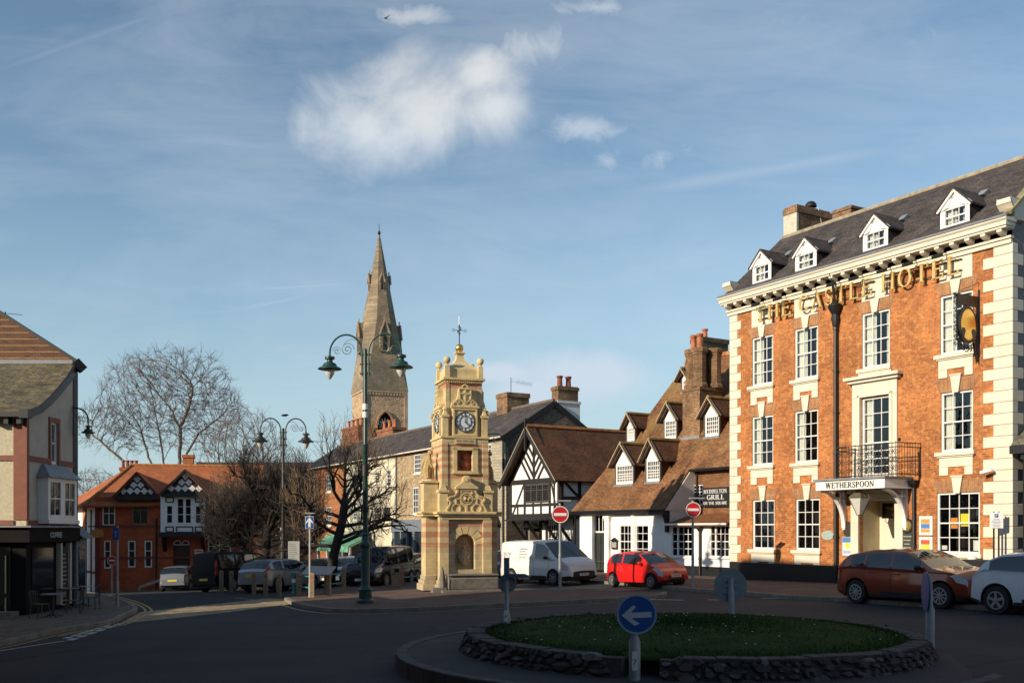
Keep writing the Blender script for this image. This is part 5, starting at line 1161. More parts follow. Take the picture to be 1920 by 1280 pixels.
for i in range(12):
    t = 2*PI*i/12; ck.bar((.38*math.cos(t), -hw+.2, cz1+.38*math.sin(t)), (.78*math.cos(t), -hw+.2, cz1+.78*math.sin(t)), .13, .05, (0, 1, 0))
ck.bar((0, -hw+.15, cz1), (-.55, -hw+.15, cz1+.03), .1, .04, (0, 1, 0)); ck.bar((0, -hw+.15, cz1), (.1, -hw+.15, cz1-.3), .1, .04, (0, 1, 0))
ck.build('clock_numerals', plain('clock_gilt', (.62, .56, .45), .5, .1), chu)
lv = MB(); 
for i in range(7): z = opn[2]+.1+i*.28; lv.box(-.9, .9, -hw+.15, -hw+.3, z, z+.06)
lv.build('louvres', plain('louvre_wood', (.22, .15, .09), .8, .3), chu)
bt = MB(); 
for sx in (-1, 1): bt.box(sx*hw-.35*(sx > 0)-.1*(sx < 0), sx*hw+.1*(sx > 0)+.35*(sx < 0), -hw-.14, -hw, -1, zb-.3)
bt.box(-hw-.12, hw+.12, -hw-.12, -hw, zb-.25, zb); bt.box(-hw-.12, -hw, -hw, hw, zb-.25, zb)
for i in range(13): x = -hw+.5+(2*hw-1)*i/12; bt.box(x-.1, x+.1, -hw-.1, -hw, zb-.62, zb-.3)
bt.build('buttresses', plain('pale_tower_stone', (.44, .32, .21), .9, .3, 1), chu)
la_ = MB(); la_.prism([(-.5, cz_(835)), (.5, cz_(835)), (.5, cz_(800)), (0, cz_(785)), (-.5, cz_(800))], 'x', -hw-.04, -hw-.0); la_.build('blind_lancet', plain('lancet_shade', (.36, .22, .13), .9, .35, 2), chu)
# broach spire: octagon rising out of the square
sp = MB(); zt = za2; rings = (0, .08, .16, .25, .35, .45, .7, .985)
for f_ in rings:
    ca_ = max(.4142, 1-(f_/.45)**.8*.586); a_ = hw*1.31*(1-f_)/(.92+.39*ca_)+(.15*(1-f_)); c_ = a_*ca_*.999; z0 = zb+(zt-zb)*f_
    sp.v += [(c_, -a_, z0), (a_, -c_, z0), (a_, c_, z0), (c_, a_, z0), (-c_, a_, z0), (-a_, c_, z0), (-a_, -c_, z0), (-c_, -a_, z0)]
for j in range(len(rings)-1):
    for i in range(8): k2_ = (i+1) % 8; sp.f.append((j*8+i, j*8+k2_, j*8+8+k2_, j*8+8+i))
sp.f.append(tuple(range(len(sp.v)-8, len(sp.v)))); spo_ = sp.build('spire', SPI, chu)
def lucarne(zl, w_, h_, gable_h, sides):
    m2 = MB(); dk = MB(); fi = MB(); fr_ = 1-(zl-zb)/(zt-zb); r_0 = hw*1.21*fr_
    for sd_ in sides:
        t = sd_*PI/2; M = Matrix.Rotation(t, 4, 'Z'); loc = MB(); y0 = -r_0-.12*w_
        pts = [(-w_/2, zl), (w_/2, zl), (w_/2, zl+h_), (0, zl+h_+gable_h), (-w_/2, zl+h_)]
        b2 = len(loc.v); loc.prism(pts, 'y', y0, y0+r_0*.9); m2.add(loc, M)
        d_ = MB(); d_.prism([(-w_*.2, zl+.2), (w_*.2, zl+.2), (w_*.2, zl+h_*.8), (0, zl+h_*.8+w_*.4), (-w_*.2, zl+h_*.8)], 'y', y0-.02, y0+.02); dk.add(d_, M)
        f2 = MB(); f2.bar((0, y0+.1, zl+h_+gable_h-.1), (0, y0+.1, zl+h_+gable_h+.5), .1); f2.bar((-.2, y0+.1, zl+h_+gable_h+.3), (.2, y0+.1, zl+h_+gable_h+.3), .1)
        f2.bar((-w_/2-.1, y0-.05, zl+h_-.05), (0, y0-.05, zl+h_+gable_h+.05), .16); f2.bar((w_/2+.1, y0-.05, zl+h_-.05), (0, y0-.05, zl+h_+gable_h+.05), .16); fi.add(f2, M)
    o = m2.build('lucarne', SPI, spo_); return dk.build('lucarne_opening', DARK, spo_), fi.build('lucarne_gable', plain('pale_tower_stone', (.44, .32, .21)), spo_)
lucarne(cz_(665), 1.25, (cz_(636)-cz_(665)), 1.9, range(4)); lucarne(cz_(550), .55, 1.2, 1.1, range(4))
fn = MB(); fn.lathe([(.12, zt-.9), (.09, zt-.5), (.2, zt-.35), (.16, zt-.1), (.06, zt), (.03, zt+.1)], (0, 0, 0), 8); fn.bar((0, 0, zt), (0, 0, zt+.9), .05); fn.build('finial', IRON, spo_)
# ---------------- red brick building at the left ----------------
RA = R(13); RB = Fr(-25.1, 60.0, RA, -1.29)
rb = RB.root('red_brick_building', 'red brick building with orange tiled roof and two black and white gables', 'building')
ze = RB.Z(230, 946); zs = RB.Z(230, 986); w_ = RB.U(475); RZ = lambda x, y, v=0: RB.Z(x, y, v); U_ = RB.U
def rw(x0, x1, y0, y1): return (U_(x0), U_(x1), RZ((x0+x1)/2, y1), RZ((x0+x1)/2, y0))
gr_ = [rw(195, 208, 1013, 1065), rw(240, 254, 1013, 1063), rw(271, 285, 1013, 1063), rw(390, 433, 1012, 1042), rw(455, 463, 1012, 1028)]
up_ = [rw(192, 216, 948, 985), rw(248, 278, 940, 983), rw(398, 412, 945, 983)]
dr_ = rw(325, 356, 1016, 1068); dr_ = (dr_[0], dr_[1], .6, dr_[3])
ze2 = RZ(260, 932)
m_ = MB(); wall_holes(m_, 0, w_, -1.2, ze2, gr_+up_+[dr_], 0, .15); m_.quad((w_, 0, -1.2), (w_, 9, -1.2), (w_, 9, ze2), (w_, 0, ze2)); m_.build('front_wall', RBRICK, rb); room(rb, gr_+up_+[dr_], .15, .6)
SX, SY = -2.9, 7.0
m_ = MB(); m_.quad((SX, SY, -1.2), (0, 0, -1.2), (0, 0, ze), (SX, SY, ze)); m_.build('white_side_wall', PLASTW, rb)
m_ = MB(); m_.box(-.03, .25, -.03, .03, -1.2, ze-.02);  m_.box(-.04, w_, -.05, 0, 2.02, 2.14); m_.box(-.04, w_, -.06, 0, zs-.06, zs+.06); m_.bar((-.02, 0, zs-.48), (SX-.02, SY, zs-.48), .08, .14); m_.bar((-.02, 0, 1.2), (SX-.02, SY, 1.2), .08, .14); m_.build('brick_bands', plain('dark_red_band', (.2, .05, .03), .8, .2), rb)
for h in gr_+up_:
    ww = h[1]-h[0]; window(rb, *h, 1 if ww < .6 else 2, 1, 1, .02, fw=.07, gb=.05, mat=WHITE if h in (gr_[0], gr_[1], gr_[2], up_[0], gr_[3]) else plain('brown_window_frame', (.25, .15, .07), .6, .1), split=h[2]+(h[3]-h[2])*.62)
d = MB(); a, b, c, e = dr_; d.box(a, b, .15, .2, c, e); d.build('door', plain('dark_red_door', (.05, .02, .015), .5, .2), rb)
for i in (0, 1):
    x = a+(b-a)*(.25+.5*i); o_ = MB(); rr_ = (b-a)*.22; n = 10
    for k in range(n): t0, t1 = PI*k/n, PI*(k+1)/n; o_.bar((x+rr_*math.cos(t0), -.04, e-.15+rr_*1.2*math.sin(t0)), (x+rr_*math.cos(t1), -.04, e-.15+rr_*1.2*math.sin(t1)), .05, .05, (0, 1, 0))
    o_.bar((x-rr_, -.04, e-.15), (x+rr_, -.04, e-.15), .05, .05, (0, 1, 0)); o_.build('fanlight_frame', WHITE, rb)
# two timber gables
for x0, x1, xa, yb, ya, vv, base in ((212, 302, 265, 930, 884, -.35, 0), (299, 395, 344, 925, 879, -1.15, 1)):
    ua_, ub_ = U_(x0, vv), U_(x1, vv); um = (ua_+ub_)/2; zb_ = RZ(xa, yb, vv); zt_ = RZ(xa, ya, vv); hg = ub_-um; gm = empty('gable', (0, 0, 0)); gm.parent = rb
    p = MB(); p.prism([(ua_+.25, zb_), (ub_-.25, zb_), (um, zt_-.15)], 'y', vv+.02, vv+.3); p.build('gable_panel', TIMBER, gm)
    q = MB(); st = .40; rows = int((zt_-zb_)/st)
    for j in range(5):
        z = zb_+.32+j*st*.9; half = hg*(1-(z-zb_)/(zt_-zb_))-.26
        n = int(half/st)
        for i in range(-n-1, n+2):
            x = um+(i+(.5 if j % 2 else 0))*st
            if abs(x-um) > half: continue
            for dx, dz in ((.1, 0), (-.1, 0), (0, .1), (0, -.1)): q.lathe([(.095, -.02), (.095, .01)], (x+dx, vv, z+dz), 8, 'y')
            q.lathe([(.06, -.022), (.06, .01)], (x, vv, z), 8, 'y')
    q.build('quatrefoils', PLASTW, gm)
    rf = MB(); 
    for s, e_ in ((-1, ua_), (1, ub_)):
        pp = [(e_, vv-.3, zb_-.05), (um, vv-.3, zt_), (um, 3.6, zt_), (e_, 1.2 if not base else 1.2, zb_-.05)]
        a_, b2, c2_ = (Vector(pp[i]) for i in (0, 1, 2))
        if (b2-a_).cross(c2_-a_).z < 0: pp.reverse()
        slab_roof(rf, pp, .12)
    rf.build('gable_roof', RTILE, gm)
    q = MB(); q.bar((ua_, vv-.33, zb_-.1), (um, vv-.33, zt_-.07), .06, .1); q.bar((um, vv-.33, zt_-.07), (ub_, vv-.33, zb_-.1), .06, .1); q.bar((ua_+.1, vv, zb_-.1), (ub_-.1, vv, zb_-.1), .3, .2); q.build('bargeboards', TIMBER, gm)
# white projecting bay
bv = -.9; bx0, bx1 = U_(301, bv), U_(384, bv); bz0, bz1 = RZ(342, 997, bv), RZ(342, 929, bv); bay = empty('white_bay', (0, 0, 0)); bay.parent = rb
wz0, wz1 = RZ(342, 981, bv), RZ(342, 947, bv); wt1 = RZ(342, 934, bv)
ops = [(U_(312, bv), U_(324, bv), wz0, wz1), (U_(332, bv), U_(345, bv), wz0, wt1), (U_(347, bv), U_(359, bv), wz0, wt1), (U_(366, bv), U_(378, bv), wz0, wz1)]
m_ = MB(); wall_holes(m_, bx0, bx1, bz0, bz1, ops, bv, .06); m_.quad((bx0, 0, bz0), (bx0, bv, bz0), (bx0, bv, bz1), (bx0, 0, bz1)); m_.quad((bx1, bv, bz0), (bx1, 0, bz0), (bx1, 0, bz1), (bx1, bv, bz1)); m_.build('bay_wall', WHITE, bay)
for i, h in enumerate(ops): window(bay, *h, 1, 1 if i in (0, 3) else 2, 1, bv+.0, fw=.045, gb=.03, split=(wz0+wz1)/2)
room(bay, ops, bv+.06, .4)
m_ = MB()
for x0, x1, y0, y1 in ((311, 325, 987, 996), (331, 361, 987, 997), (366, 379, 987, 996), (311, 325, 932, 941), (366, 379, 932, 941)):
    a, b, c, e = U_(x0, bv), U_(x1, bv), RZ((x0+x1)/2, y1, bv), RZ((x0+x1)/2, y0, bv)
    for p, q in (((a, c), (b, c)), ((b, c), (b, e)), ((b, e), (a, e)), ((a, e), (a, c))): m_.bar((p[0], bv-.02, p[1]), (q[0], bv-.02, q[1]), .06, .04, (0, 1, 0))
m_.build('bay_panelling', TIMBER, bay)
m_ = MB(); m_.box(bx0-.1, bx1+.1, bv-.1, 0, bz0-.28, bz0); 
for x in (bx0+.15, bx1-.15): m_.prism([(bv, bz0-.28), (0, bz0-.28), (0, bz0-1.2)], 'x', x-.1, x+.1)
m_.build('bay_corbels', TIMBER, bay)
# main roof: hipped towards the left
m_ = MB(); zr = RZ(300, 873, 4.6); ex = -.6
hipx = U_(246, 4.6)
slab_roof(m_, [(ex, -.6, ze-.1), (U_(260), -.6, ze-.05), (w_+.5, -.2, ze2-.05), (w_+.5, 4.6, zr), (hipx, 4.6, zr)])
slab_roof(m_, [(SX-.7, SY+.3, ze-.1), (ex, -.6, ze-.1), (hipx, 4.6, zr)])
slab_roof(m_, [(w_+.5, 9.6, ze-.1), (SX-.7, SY+.3, ze-.1), (hipx, 4.6, zr), (w_+.5, 4.6, zr)]); ro_ = m_.build('roof', RTILE, rb)
m_ = MB(); m_.tube([(hipx, 4.6, zr+.04), (w_+.5, 4.6, zr+.04)], .1, 6); m_.tube([(hipx, 4.6, zr+.04), (ex, -.6, ze-.05)], .08, 6); m_.build('ridge', RIDGE, ro_)
def rstack(x0, x1, yt, v, pots):
    a, b = U_(x0, v), U_(x1, v); zt = RZ((x0+x1)/2, yt, v); m_ = MB(); m_.box(a, b, v, v+.9, zr-2, zt-.2); m_.box(a-.06, b+.06, v-.06, v+.96, zt-.2, zt); o = m_.build('chimney', plain('orange_stack', (.42, .14, .05), .85, .3, 5), rb)
    if pots: chimney_pots(o, [(a+(b-a)*(i+.5)/pots, v+.4, zt) for i in range(pots)], .5, .12, plain('deep_red_pot', (.3, .07, .04), .8, .3))
rstack(225, 258, 876, 5.4, 4); rstack(343, 362, 852, 5.6, 0)
pipe(m_ := MB(), [(-.35, .6, ze-.3), (-.35, .6, -1.2)], .05, 6); pipe(m_, [(-.8, 1.5, ze-.2), (-.8, 1.5, -1.2)], .05, 6); pipe(m_, [(U_(293), -.08, zs+.5), (U_(293), -.08, -1)], .05, 6); m_.build('downpipe', IRON, rb)
m_ = MB()
for t0 in (.3, .72):
    for z0, z1 in ((3.5, 5.3), (.2, 2.2)):
        q = [(SX*t-.03, SY*t-.01) for t in (t0, t0+.13)]; m_.quad((*q[1], z0), (*q[0], z0), (*q[0], z1), (*q[1], z1))
m_.build('side_windows', plain('orange_blind_window', (.5, .2, .08), .8, .2), rb)
# steps, ramp wall and rail at its door
m_ = MB(); 
for i in range(4): m_.box(dr_[0]-.5, dr_[1]+.3, -.35*(i+1)-.0, -.35*i-.001, -1.2, .6-.18*i)
m_.build('steps', KERB, rb); m_ = MB(); m_.bar((dr_[0]-1.8, -1.2, .35), (dr_[0]+.6, -1.2, 1.25), .1, .16); m_.bar((dr_[0]-1.8, -1.2, -.9), (dr_[0]-1.8, -1.2, .4), .12); m_.build('ramp_rail', plain('grey_stone_cap', (.3, .28, .26), .8, .2), rb)
wb = RB.W(U_(373, -.1), -.1, RZ(373, 1043, -.1)); r_ = empty('notice_board', wb, RA, 'small white notice with red print beside the red brick building door', 'notice'); MB().box(-.25, .25, -.03, 0, 0, .45).build('board', WP, r_); MB().box(-.2, .2, -.04, -.031, .28, .38).build('red_print', REDP, r_)
wl_ = RB.W(U_(413, -.3), -.3, RZ(413, 1003, -.3)); r_ = empty('wall_lantern', wl_, RA, 'white wall lantern on the shaded red brick front', 'lantern'); MB().lathe([(.04, -.3), (.12, -.05), (.16, 0), (.02, .22)], (0, 0, 0), 8).build('lantern_body', WHITE, r_); MB().bar((0, 0, -.3), (0, .3, -.35), .04).build('bracket', WHITE, r_)
# round orange bracket sign hanging from the corner (swinging board)
wo = RB.W(.3, -1.2, RZ(200, 1005, -1.2)); r_ = empty('oval_sign', wo, RA, 'orange rounded board on a white bracket at the corner of the red brick building', 'sign')
MB().prism([(-.42, 0), (-.3, .32), (.0, .5), (.32, .35), (.38, .0), (.0, -.08)], 'y', -.03, .03).build('board', plain('orange_wood', (.5, .2, .05), .6, .2), r_); MB().box(-.5, .7, -.02, .03, .55, .62).build('bracket', BLACK, r_)
# ---------------- cafe building in the left foreground ----------------
CX, CY = -16.2, 33.2; CF = Fr(CX, CY, 0, gz(CX, CY)+.1)
cf_ = CF.root('cafe_building', 'cream roughcast corner building with red brown bands above a black cafe shopfront', 'building')
ze = CF.Z(20, 772); zs = CF.Z(20, 985); BR = 3.52; zbk = CZ-(683-HOR)/FPX*(CY+BR)-CF.g; CRD = plain('shaded_render', (.46, .43, .36), .9, .12, 2, .2); CRF = plain('cream_roughcast', (.62, .56, .40), .95, .2, 9, 1.0); BAND = plain('red_brown_band', (.22, .075, .045), .7, .15, 4)  # side wall greyer than the front: its shade is put into the colour
fw_ = [(-6.2, -5.2, 3.6, 5.4), (-3.6, -2.6, 3.6, 5.4)]
m_ = MB(); wall_holes(m_, -9, 0, zs, ze, fw_, 0, .12); m_.build('front_wall', CRF, cf_); 
for h in fw_: window(cf_, *h, 2, 1, 1, .02)
room(cf_, fw_, .12, .5)
def wy(x, y): Y = CX/((x-960)/FPX); return Y-CY, CZ-(y-HOR)/FPX*Y-CF.g       # point on the side wall
w1 = [wy(93, 789), wy(107, 867)]; w2 = [wy(70, 899), wy(129, 978)]
y0, y1, z0, z1 = w1[0][0]+.05, w1[1][0]+.02, wy(93, 868)[1], wy(93, 790)[1]
side = MB(); sweep = [(0, ze-.1), (.7, ze+.22), (1.5, ze+.65), (2.2, ze+1.1), (2.9, ze+1.6), (BR, zbk)]
hs_ = [(y0, y1, z0, z1)]
# side wall built in a turned frame so that wall_holes can be used: local x runs back along the wall
sd_ = Fr(CX, CY, PI/2, CF.g)
tmp = MB(); wall_holes(tmp, 0, BR, zs, ze-.1, hs_, 0, .15)
M_ = Matrix.Rotation(PI/2, 4, 'Z'); side.add(tmp, M_)
side.quad(*[(0, p[0], p[1]) for p in [(0, ze-.1), (BR, ze-.1)]+sweep[::-1][:-1]])
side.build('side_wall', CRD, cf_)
sroot = empty('side_window', (0, 0, 0), PI/2); sroot.parent = cf_
window(sroot, y0, y1, z0, z1, 2, 1, 1, .05, fw=.07, gb=.03); room(sroot, hs_, .15, .5)
b_ = MB()
for a, b, c, e in ((y0-.14, y0, z0-.14, z1+.16), (y1, y1+.14, z0-.14, z1+.16)): b_.box(0, .05, a, b, c, e)
b_.box(0, .05, y0, y1, z1, z1+.16); b_.box(0, .045, -.0, BR, wy(90, 868)[1]-.09, wy(90, 868)[1]+.09) if 0 else None
zb1 = CF.Z(20, 857); b_.box(.0, .045, 0, y0-.14, zb1-.11, zb1+.07); b_.box(.0, .045, y1+.14, BR, zb1-.11, zb1+.07); b_.box(-.4, .05, -.05, .0, zs+.2, ze); b_.box(0, .05, 0, .12, zs+.2, ze); b_.box(-9, -.4, -.045, 0, zb1-.11, zb1+.07); zb2 = CF.Z(20, 978); b_.box(-9, -.4, -.045, 0, zb2-.1, zb2+.06); b_.box(0, .045, 0, BR, zb2-.1, zb2+.06); b_.build('painted_bands', BAND, cf_)
# bay window on the side wall
ya, yb_ = wy(70, 900)[0]+.05, wy(129, 900)[0]-.12; za_, zb_ = wy(100, 974)[1], wy(100, 897)[1]
bw = MB(); tmp = MB(); o2 = [(ya+.12, (ya+yb_)/2-.12, za_+.1, zb_-.1), ((ya+yb_)/2+.12, yb_-.12, za_+.1, zb_-.1)]; wall_holes(tmp, ya, yb_, za_, zb_, o2, -.35, .06); bw.add(tmp, M_)
bw.quad((0, ya, za_), (.35, ya, za_), (.35, ya, zb_), (0, ya, zb_)); bw.quad((.35, yb_, za_), (0, yb_, za_), (0, yb_, zb_), (.35, yb_, zb_)); bw.box(0, .42, ya-.08, yb_+.08, za_-.14, za_-.002); bw.build('bay_window_frame', WHITE, cf_)
br2 = empty('bay_window', (0, 0, 0), PI/2); br2.parent = cf_
for h in o2: window(br2, *h, 2, 1, 1, -.35, fw=.05, gb=.025)
room(br2, o2, -.29, .25)
hd_ = MB(); zt2 = wy(98, 872)[1]; hd_.hexa([(0, ya-.15, zb_), (.5, ya-.15, zb_), (.5, yb_+.15, zb_), (0, yb_+.15, zb_), (0, ya+.25, zt2), (.08, ya+.25, zt2), (.08, yb_-.3, zt2), (0, yb_-.3, zt2)]); hd_.build('lead_bay_roof', LEAD, cf_)
# lower swept roof of stone slates, brick banded upper roof
CSL = brick('lichen_slate', (.20, .17, .10), (.11, .10, .075), (.05, .045, .03), .28, .13, .006, .5, kz=1.4, dirt=((.30, .24, .12), 3, .55, .7)); rf = MB(); sw_ = [(-.4, ze-.02)]+[(p[0], p[1]+.06) for p in sweep[1:]]
for (a, b), (c, e) in zip(sw_, sw_[1:]): slab_roof(rf, [(-9.2, a, b), (.12, a, b), (.12, c, e), (-9.2, c, e)], .1)
rf.build('swept_roof', CSL, cf_)
vg = MB()
for (a, b), (c, e) in zip(sw_, sw_[1:]): vg.bar((.14, a, b-.12), (.14, c, e-.12), .1, .24)
vg.box(.0, .3, -.5, -.2, ze-.25, ze+.05); vg.box(-9, .1, -.42, -.05, ze-.2, ze-.05); 
for i in range(22): vg.box(-9+i*.42, -8.85+i*.42, -.3, -.02, ze-.42, ze-.2)
vg.bar((.12, BR-.1, zbk+.1), (.35, BR+.1, zbk-.2), .25, .3); vg.build('bargeboard', BLACK, cf_)
BT = brick('banded_brick', (.36, .15, .06), (.24, .095, .045), (.3, .2, .1), .23, .08, .007, .5)
m2, nt, b = newmat('striped_brick'); v, tc = wallvec(nt); brn = nt.nodes.new('ShaderNodeTexBrick'); nt.links.new(v, brn.inputs[0])
for k, x in (('Color1', (.15, .06, .032)), ('Color2', (.075, .033, .022)), ('Mortar', (.16, .1, .06))): brn.inputs[k].default_value = (*x, 1)
for k, x in (('Scale', 1), ('Mortar Size', .006), ('Brick Width', .23), ('Row Height', .078)): brn.inputs[k].default_value = x
sp_ = nt.nodes.new('ShaderNodeSeparateXYZ'); nt.links.new(tc.outputs['Object'], sp_.inputs[0]); md_ = nt.nodes.new('ShaderNodeMath'); md_.operation = 'MODULO'; nt.links.new(sp_.outputs[2], md_.inputs[0]); md_.inputs[1].default_value = .235
nz = noise(nt, tc.outputs['Object'], 4, 5, .7); ad = nt.nodes.new('ShaderNodeMath'); ad.operation = 'MULTIPLY_ADD'; nt.links.new(nz, ad.inputs[0]); ad.inputs[1].default_value = .06; nt.links.new(md_.outputs[0], ad.inputs[2])
nt.links.new(mixc(nt, ramp(nt, ad.outputs[0], [(.045, (.6,)*3), (.09, (0, 0, 0))], 'LINEAR'), brn.outputs[0], (.42, .30, .13)), b.inputs['Base Color']); b.inputs['Roughness'].default_value = .9
up = MB(); zk = wy(134, 672)[1]; xl = -9; 
pe = [(xl, zbk+.0), (.0, zbk+.0), (.02, zk), (xl, zk+ (0-xl)*.635)]
up.prism(pe, 'y', BR, BR+.45); up.build('striped_brick_gable', m2, cf_)
tp2 = MB(); tp2.bar((.25, BR-.02, zk-.14), (xl, BR-.02, zk+(0-xl)*.635+.04), .25, .1); tp2.box(-.1, .02, BR+.02, BR+.4, -.4, zk); tp2.build('gable_coping', TIMBER, cf_)
fb = MB(); fb.box(-9, .02, BR-.06, BR-.001, zbk+.02, zbk+.16); fb.build('lead_flashing', LEAD, cf_)
# cafe shopfront
SHP = plain('cafe_black', (.008, .008, .009), .6, .2, 4, spec=.1); m_ = MB(); m_.box(-9, -.0, -.02, .3, -.5, zs-.55); m_.box(-.3, .0, .3, BR, -.5, zs-.55); m_.build('shopfront', SHP, cf_)
m_ = MB(); m_.box(-9, .28, -.35, .0, zs-.55, zs-.06); m_.box(0, .28, 0, BR, zs-.55, zs-.06); fo = m_.build('fascia', SHP, cf_)
m_ = MB(); m_.box(-9, .4, -.5, .0, zs-.055, zs+.0); m_.box(0, .4, 0, BR, zs-.055, zs); m_.build('fascia_lead', LEAD, cf_)
yc = wy(88, 1000)[0]; text_mesh('COFFEE', .26, plain('pale_letter', (.6, .6, .58), .6, 0), fo, 'cafe_lettering', Matrix.Translation((.29, 1.55, zs-.32)) @ Matrix.Rotation(PI/2, 4, 'Z') @ FACE)
gp = MB(); gp.box(.0, .03, .35, 1.9, .6, zs-.75); gp.quad((.032, .35, .6), (.032, 1.9, .6), (.032, 1.9, zs-.75), (.032, .35, zs-.75)); gp.box(-2.2, -.5, -.05, -.021, .1, zs-.7); gp.build('cafe_glass', plain('cafe_glass_dark', (.02, .018, .018), .06, 0), cf_)
hn = MB(); hn.bar((-.62, -.12, .75), (-.62, -.12, 2.0), .04); hn.bar((-.62, -.12, .1), (-.62, -.12, .6), .04); hn.build('door_handle', plain('brushed_steel', (.6, .5, .35), .3, .1, metal=.9), cf_)
sb = MB(); sb.box(0, .16, 2.2, 2.35, .2, zs-.6); sb.box(0, .16, 2.95, 3.1, .2, zs-.6); sb.build('stone_pilasters', CRD, cf_); sb = MB(); sb.box(.02, .08, 2.36, 2.94, .35, zs-.75); sbo = sb.build('chalk_menu_panel', plain('chalkboard', (.02, .02, .022), .7, .2), cf_)
tl = MB()
for i in range(14): w = .1+.13*((i*29) % 7)/7; tl.box(.081, .085, 2.65-w, 2.65+w, zs-1.0-i*.15, zs-1.04-i*.15)
tl.build('chalk_lines', plain('chalk', (.35, .35, .34), .9, .2, 30), sbo)
ds_ = MB(); ds_.box(-3.0, -.2, -.7, -.05, -.1, .16); ds_.build('door_step', KERB, cf_)
# narrow blue grey shop behind it
NX = Fr(CX+.0, CY+BR+.02, PI/2, CF.g); nb = NX.root('narrow_shop', 'narrow blue grey shopfront squeezed behind the cafe corner', 'shop')
m_ = MB(); zn = CZ-(950-HOR)/FPX*39-CF.g; m_.box(.02, .85, -.12, 4, -.6, zn-1.1); m_.build('shop_wall', plain('blue_grey_paint', (.16, .20, .22), .6, .15), nb)
m_ = MB(); m_.prism([(-.4, zn-1.2), (.3, zn-.6), (.3, zn-1.25)], 'x', .0, .95); m_.build('small_hood', BLACK, nb)
m_ = MB(); m_.box(.2, .72, -.15, -.12, .6, zn-1.5); m_.build('shop_window', plain('dark_blue_glass', (.02, .03, .04)), nb)
# ---------------- unseen houses, added and sized to throw the long shadows and cut sky light ----------------
def shade_house(name, label, X0, Y0, X1, Y1, dep, h, ridge, mat, roofm=SLATE):
    F_ = Fr(X0, Y0, lin(X0, Y0, X1, Y1), min(gz(X0, Y0), gz(X1, Y1))); L_ = math.hypot(X1-X0, Y1-Y0); r = F_.root(name, label, 'house')
    n = max(1, int(L_/3)); hs2 = [(L_*(i+.5)/n-.5, L_*(i+.5)/n+.5, z, z+1.6) for i in range(n) for z in [1+2.8*k for k in range(int(h/2.9))]]
    m = MB(); wall_holes(m, 0, L_, -.8, h, hs2, 0, .15); m.box(0, L_, dep-.1, dep, -.8, h); m.quad((0, dep, -.8), (0, 0, -.8), (0, 0, h), (0, dep/2, ridge), (0, dep, h)); m.quad((L_, 0, -.8), (L_, dep, -.8), (L_, dep, h), (L_, dep/2, ridge), (L_, 0, h)); m.build('walls', mat, r)
    for q in hs2: window(r, *q, 2, 2, 2, .03)
    room(r, hs2, .15, .5)
    rf = MB(); slab_roof(rf, [(-.2, -.3, h), (L_+.2, -.3, h), (L_+.2, dep/2, ridge+.1), (-.2, dep/2, ridge+.1)]); slab_roof(rf, [(L_+.2, dep+.3, h), (-.2, dep+.3, h), (-.2, dep/2, ridge+.1), (L_+.2, dep/2, ridge+.1)]); rf.build('roof', roofm, r); return r
shade_house('low_shade_house', 'unseen low ivory house added at the left corner to shape the sun band', -15.4, 26.9, -16.3, 28.8, 5, 5.6, 6.6, RENDERY)  # corner placed to open the sun band on the road
shade_house('brick_shade_house', 'unseen two storey brick house added on the left to shade the square', -13.75, 24.2, -15.2, 26.8, 5, 8.2, 9.8, RBRICK)
shade_house('distant_shade_house', 'unseen plain brick house added far left to shade the cafe front', -32, 15, -32, 28, 4, 9.7, 9.9, RBRICK)  # added to keep the lower cafe front in shade
shade_house('tall_shade_house', 'unseen tall three storey house added on the left to shade the square', -5.4, 6.0, -13.5, 23.8, 7, 12.5, 13.7, OBRICK)
shade_house('render_shade_house', 'unseen tall ivory rendered house added behind the viewer for shade', -1.5, -3.5, -5.2, 5.6, 7, 12.5, 13.7, RENDERY)
shade_house('shade_terrace', 'unseen long brick terrace added behind the viewer for shade', 22, -14, -2.0, -4.5, 8, 9.5, 12, RBRICK)

shade_house('side_shade_house', 'unseen brick house added behind the cafe corner to shade the red brick building', -37, 52.4, -25.1, 55.4, 3, 8.4, 9.3, RBRICK)  # added to shade the foot of the red brick building
shade_house('sky_block_terrace', 'unseen tall brick terrace added at the right to cut sky light', 22.5, 23, 33, 5.5, 8, 10.5, 13, OBRICK)  # added to block sky light from the right
bh2 = MB(); bh2.box(-9, -3.2, BR+.46, BR+7, -.5, 5.0); bh2.build('rear_wing', CRD, cf_)
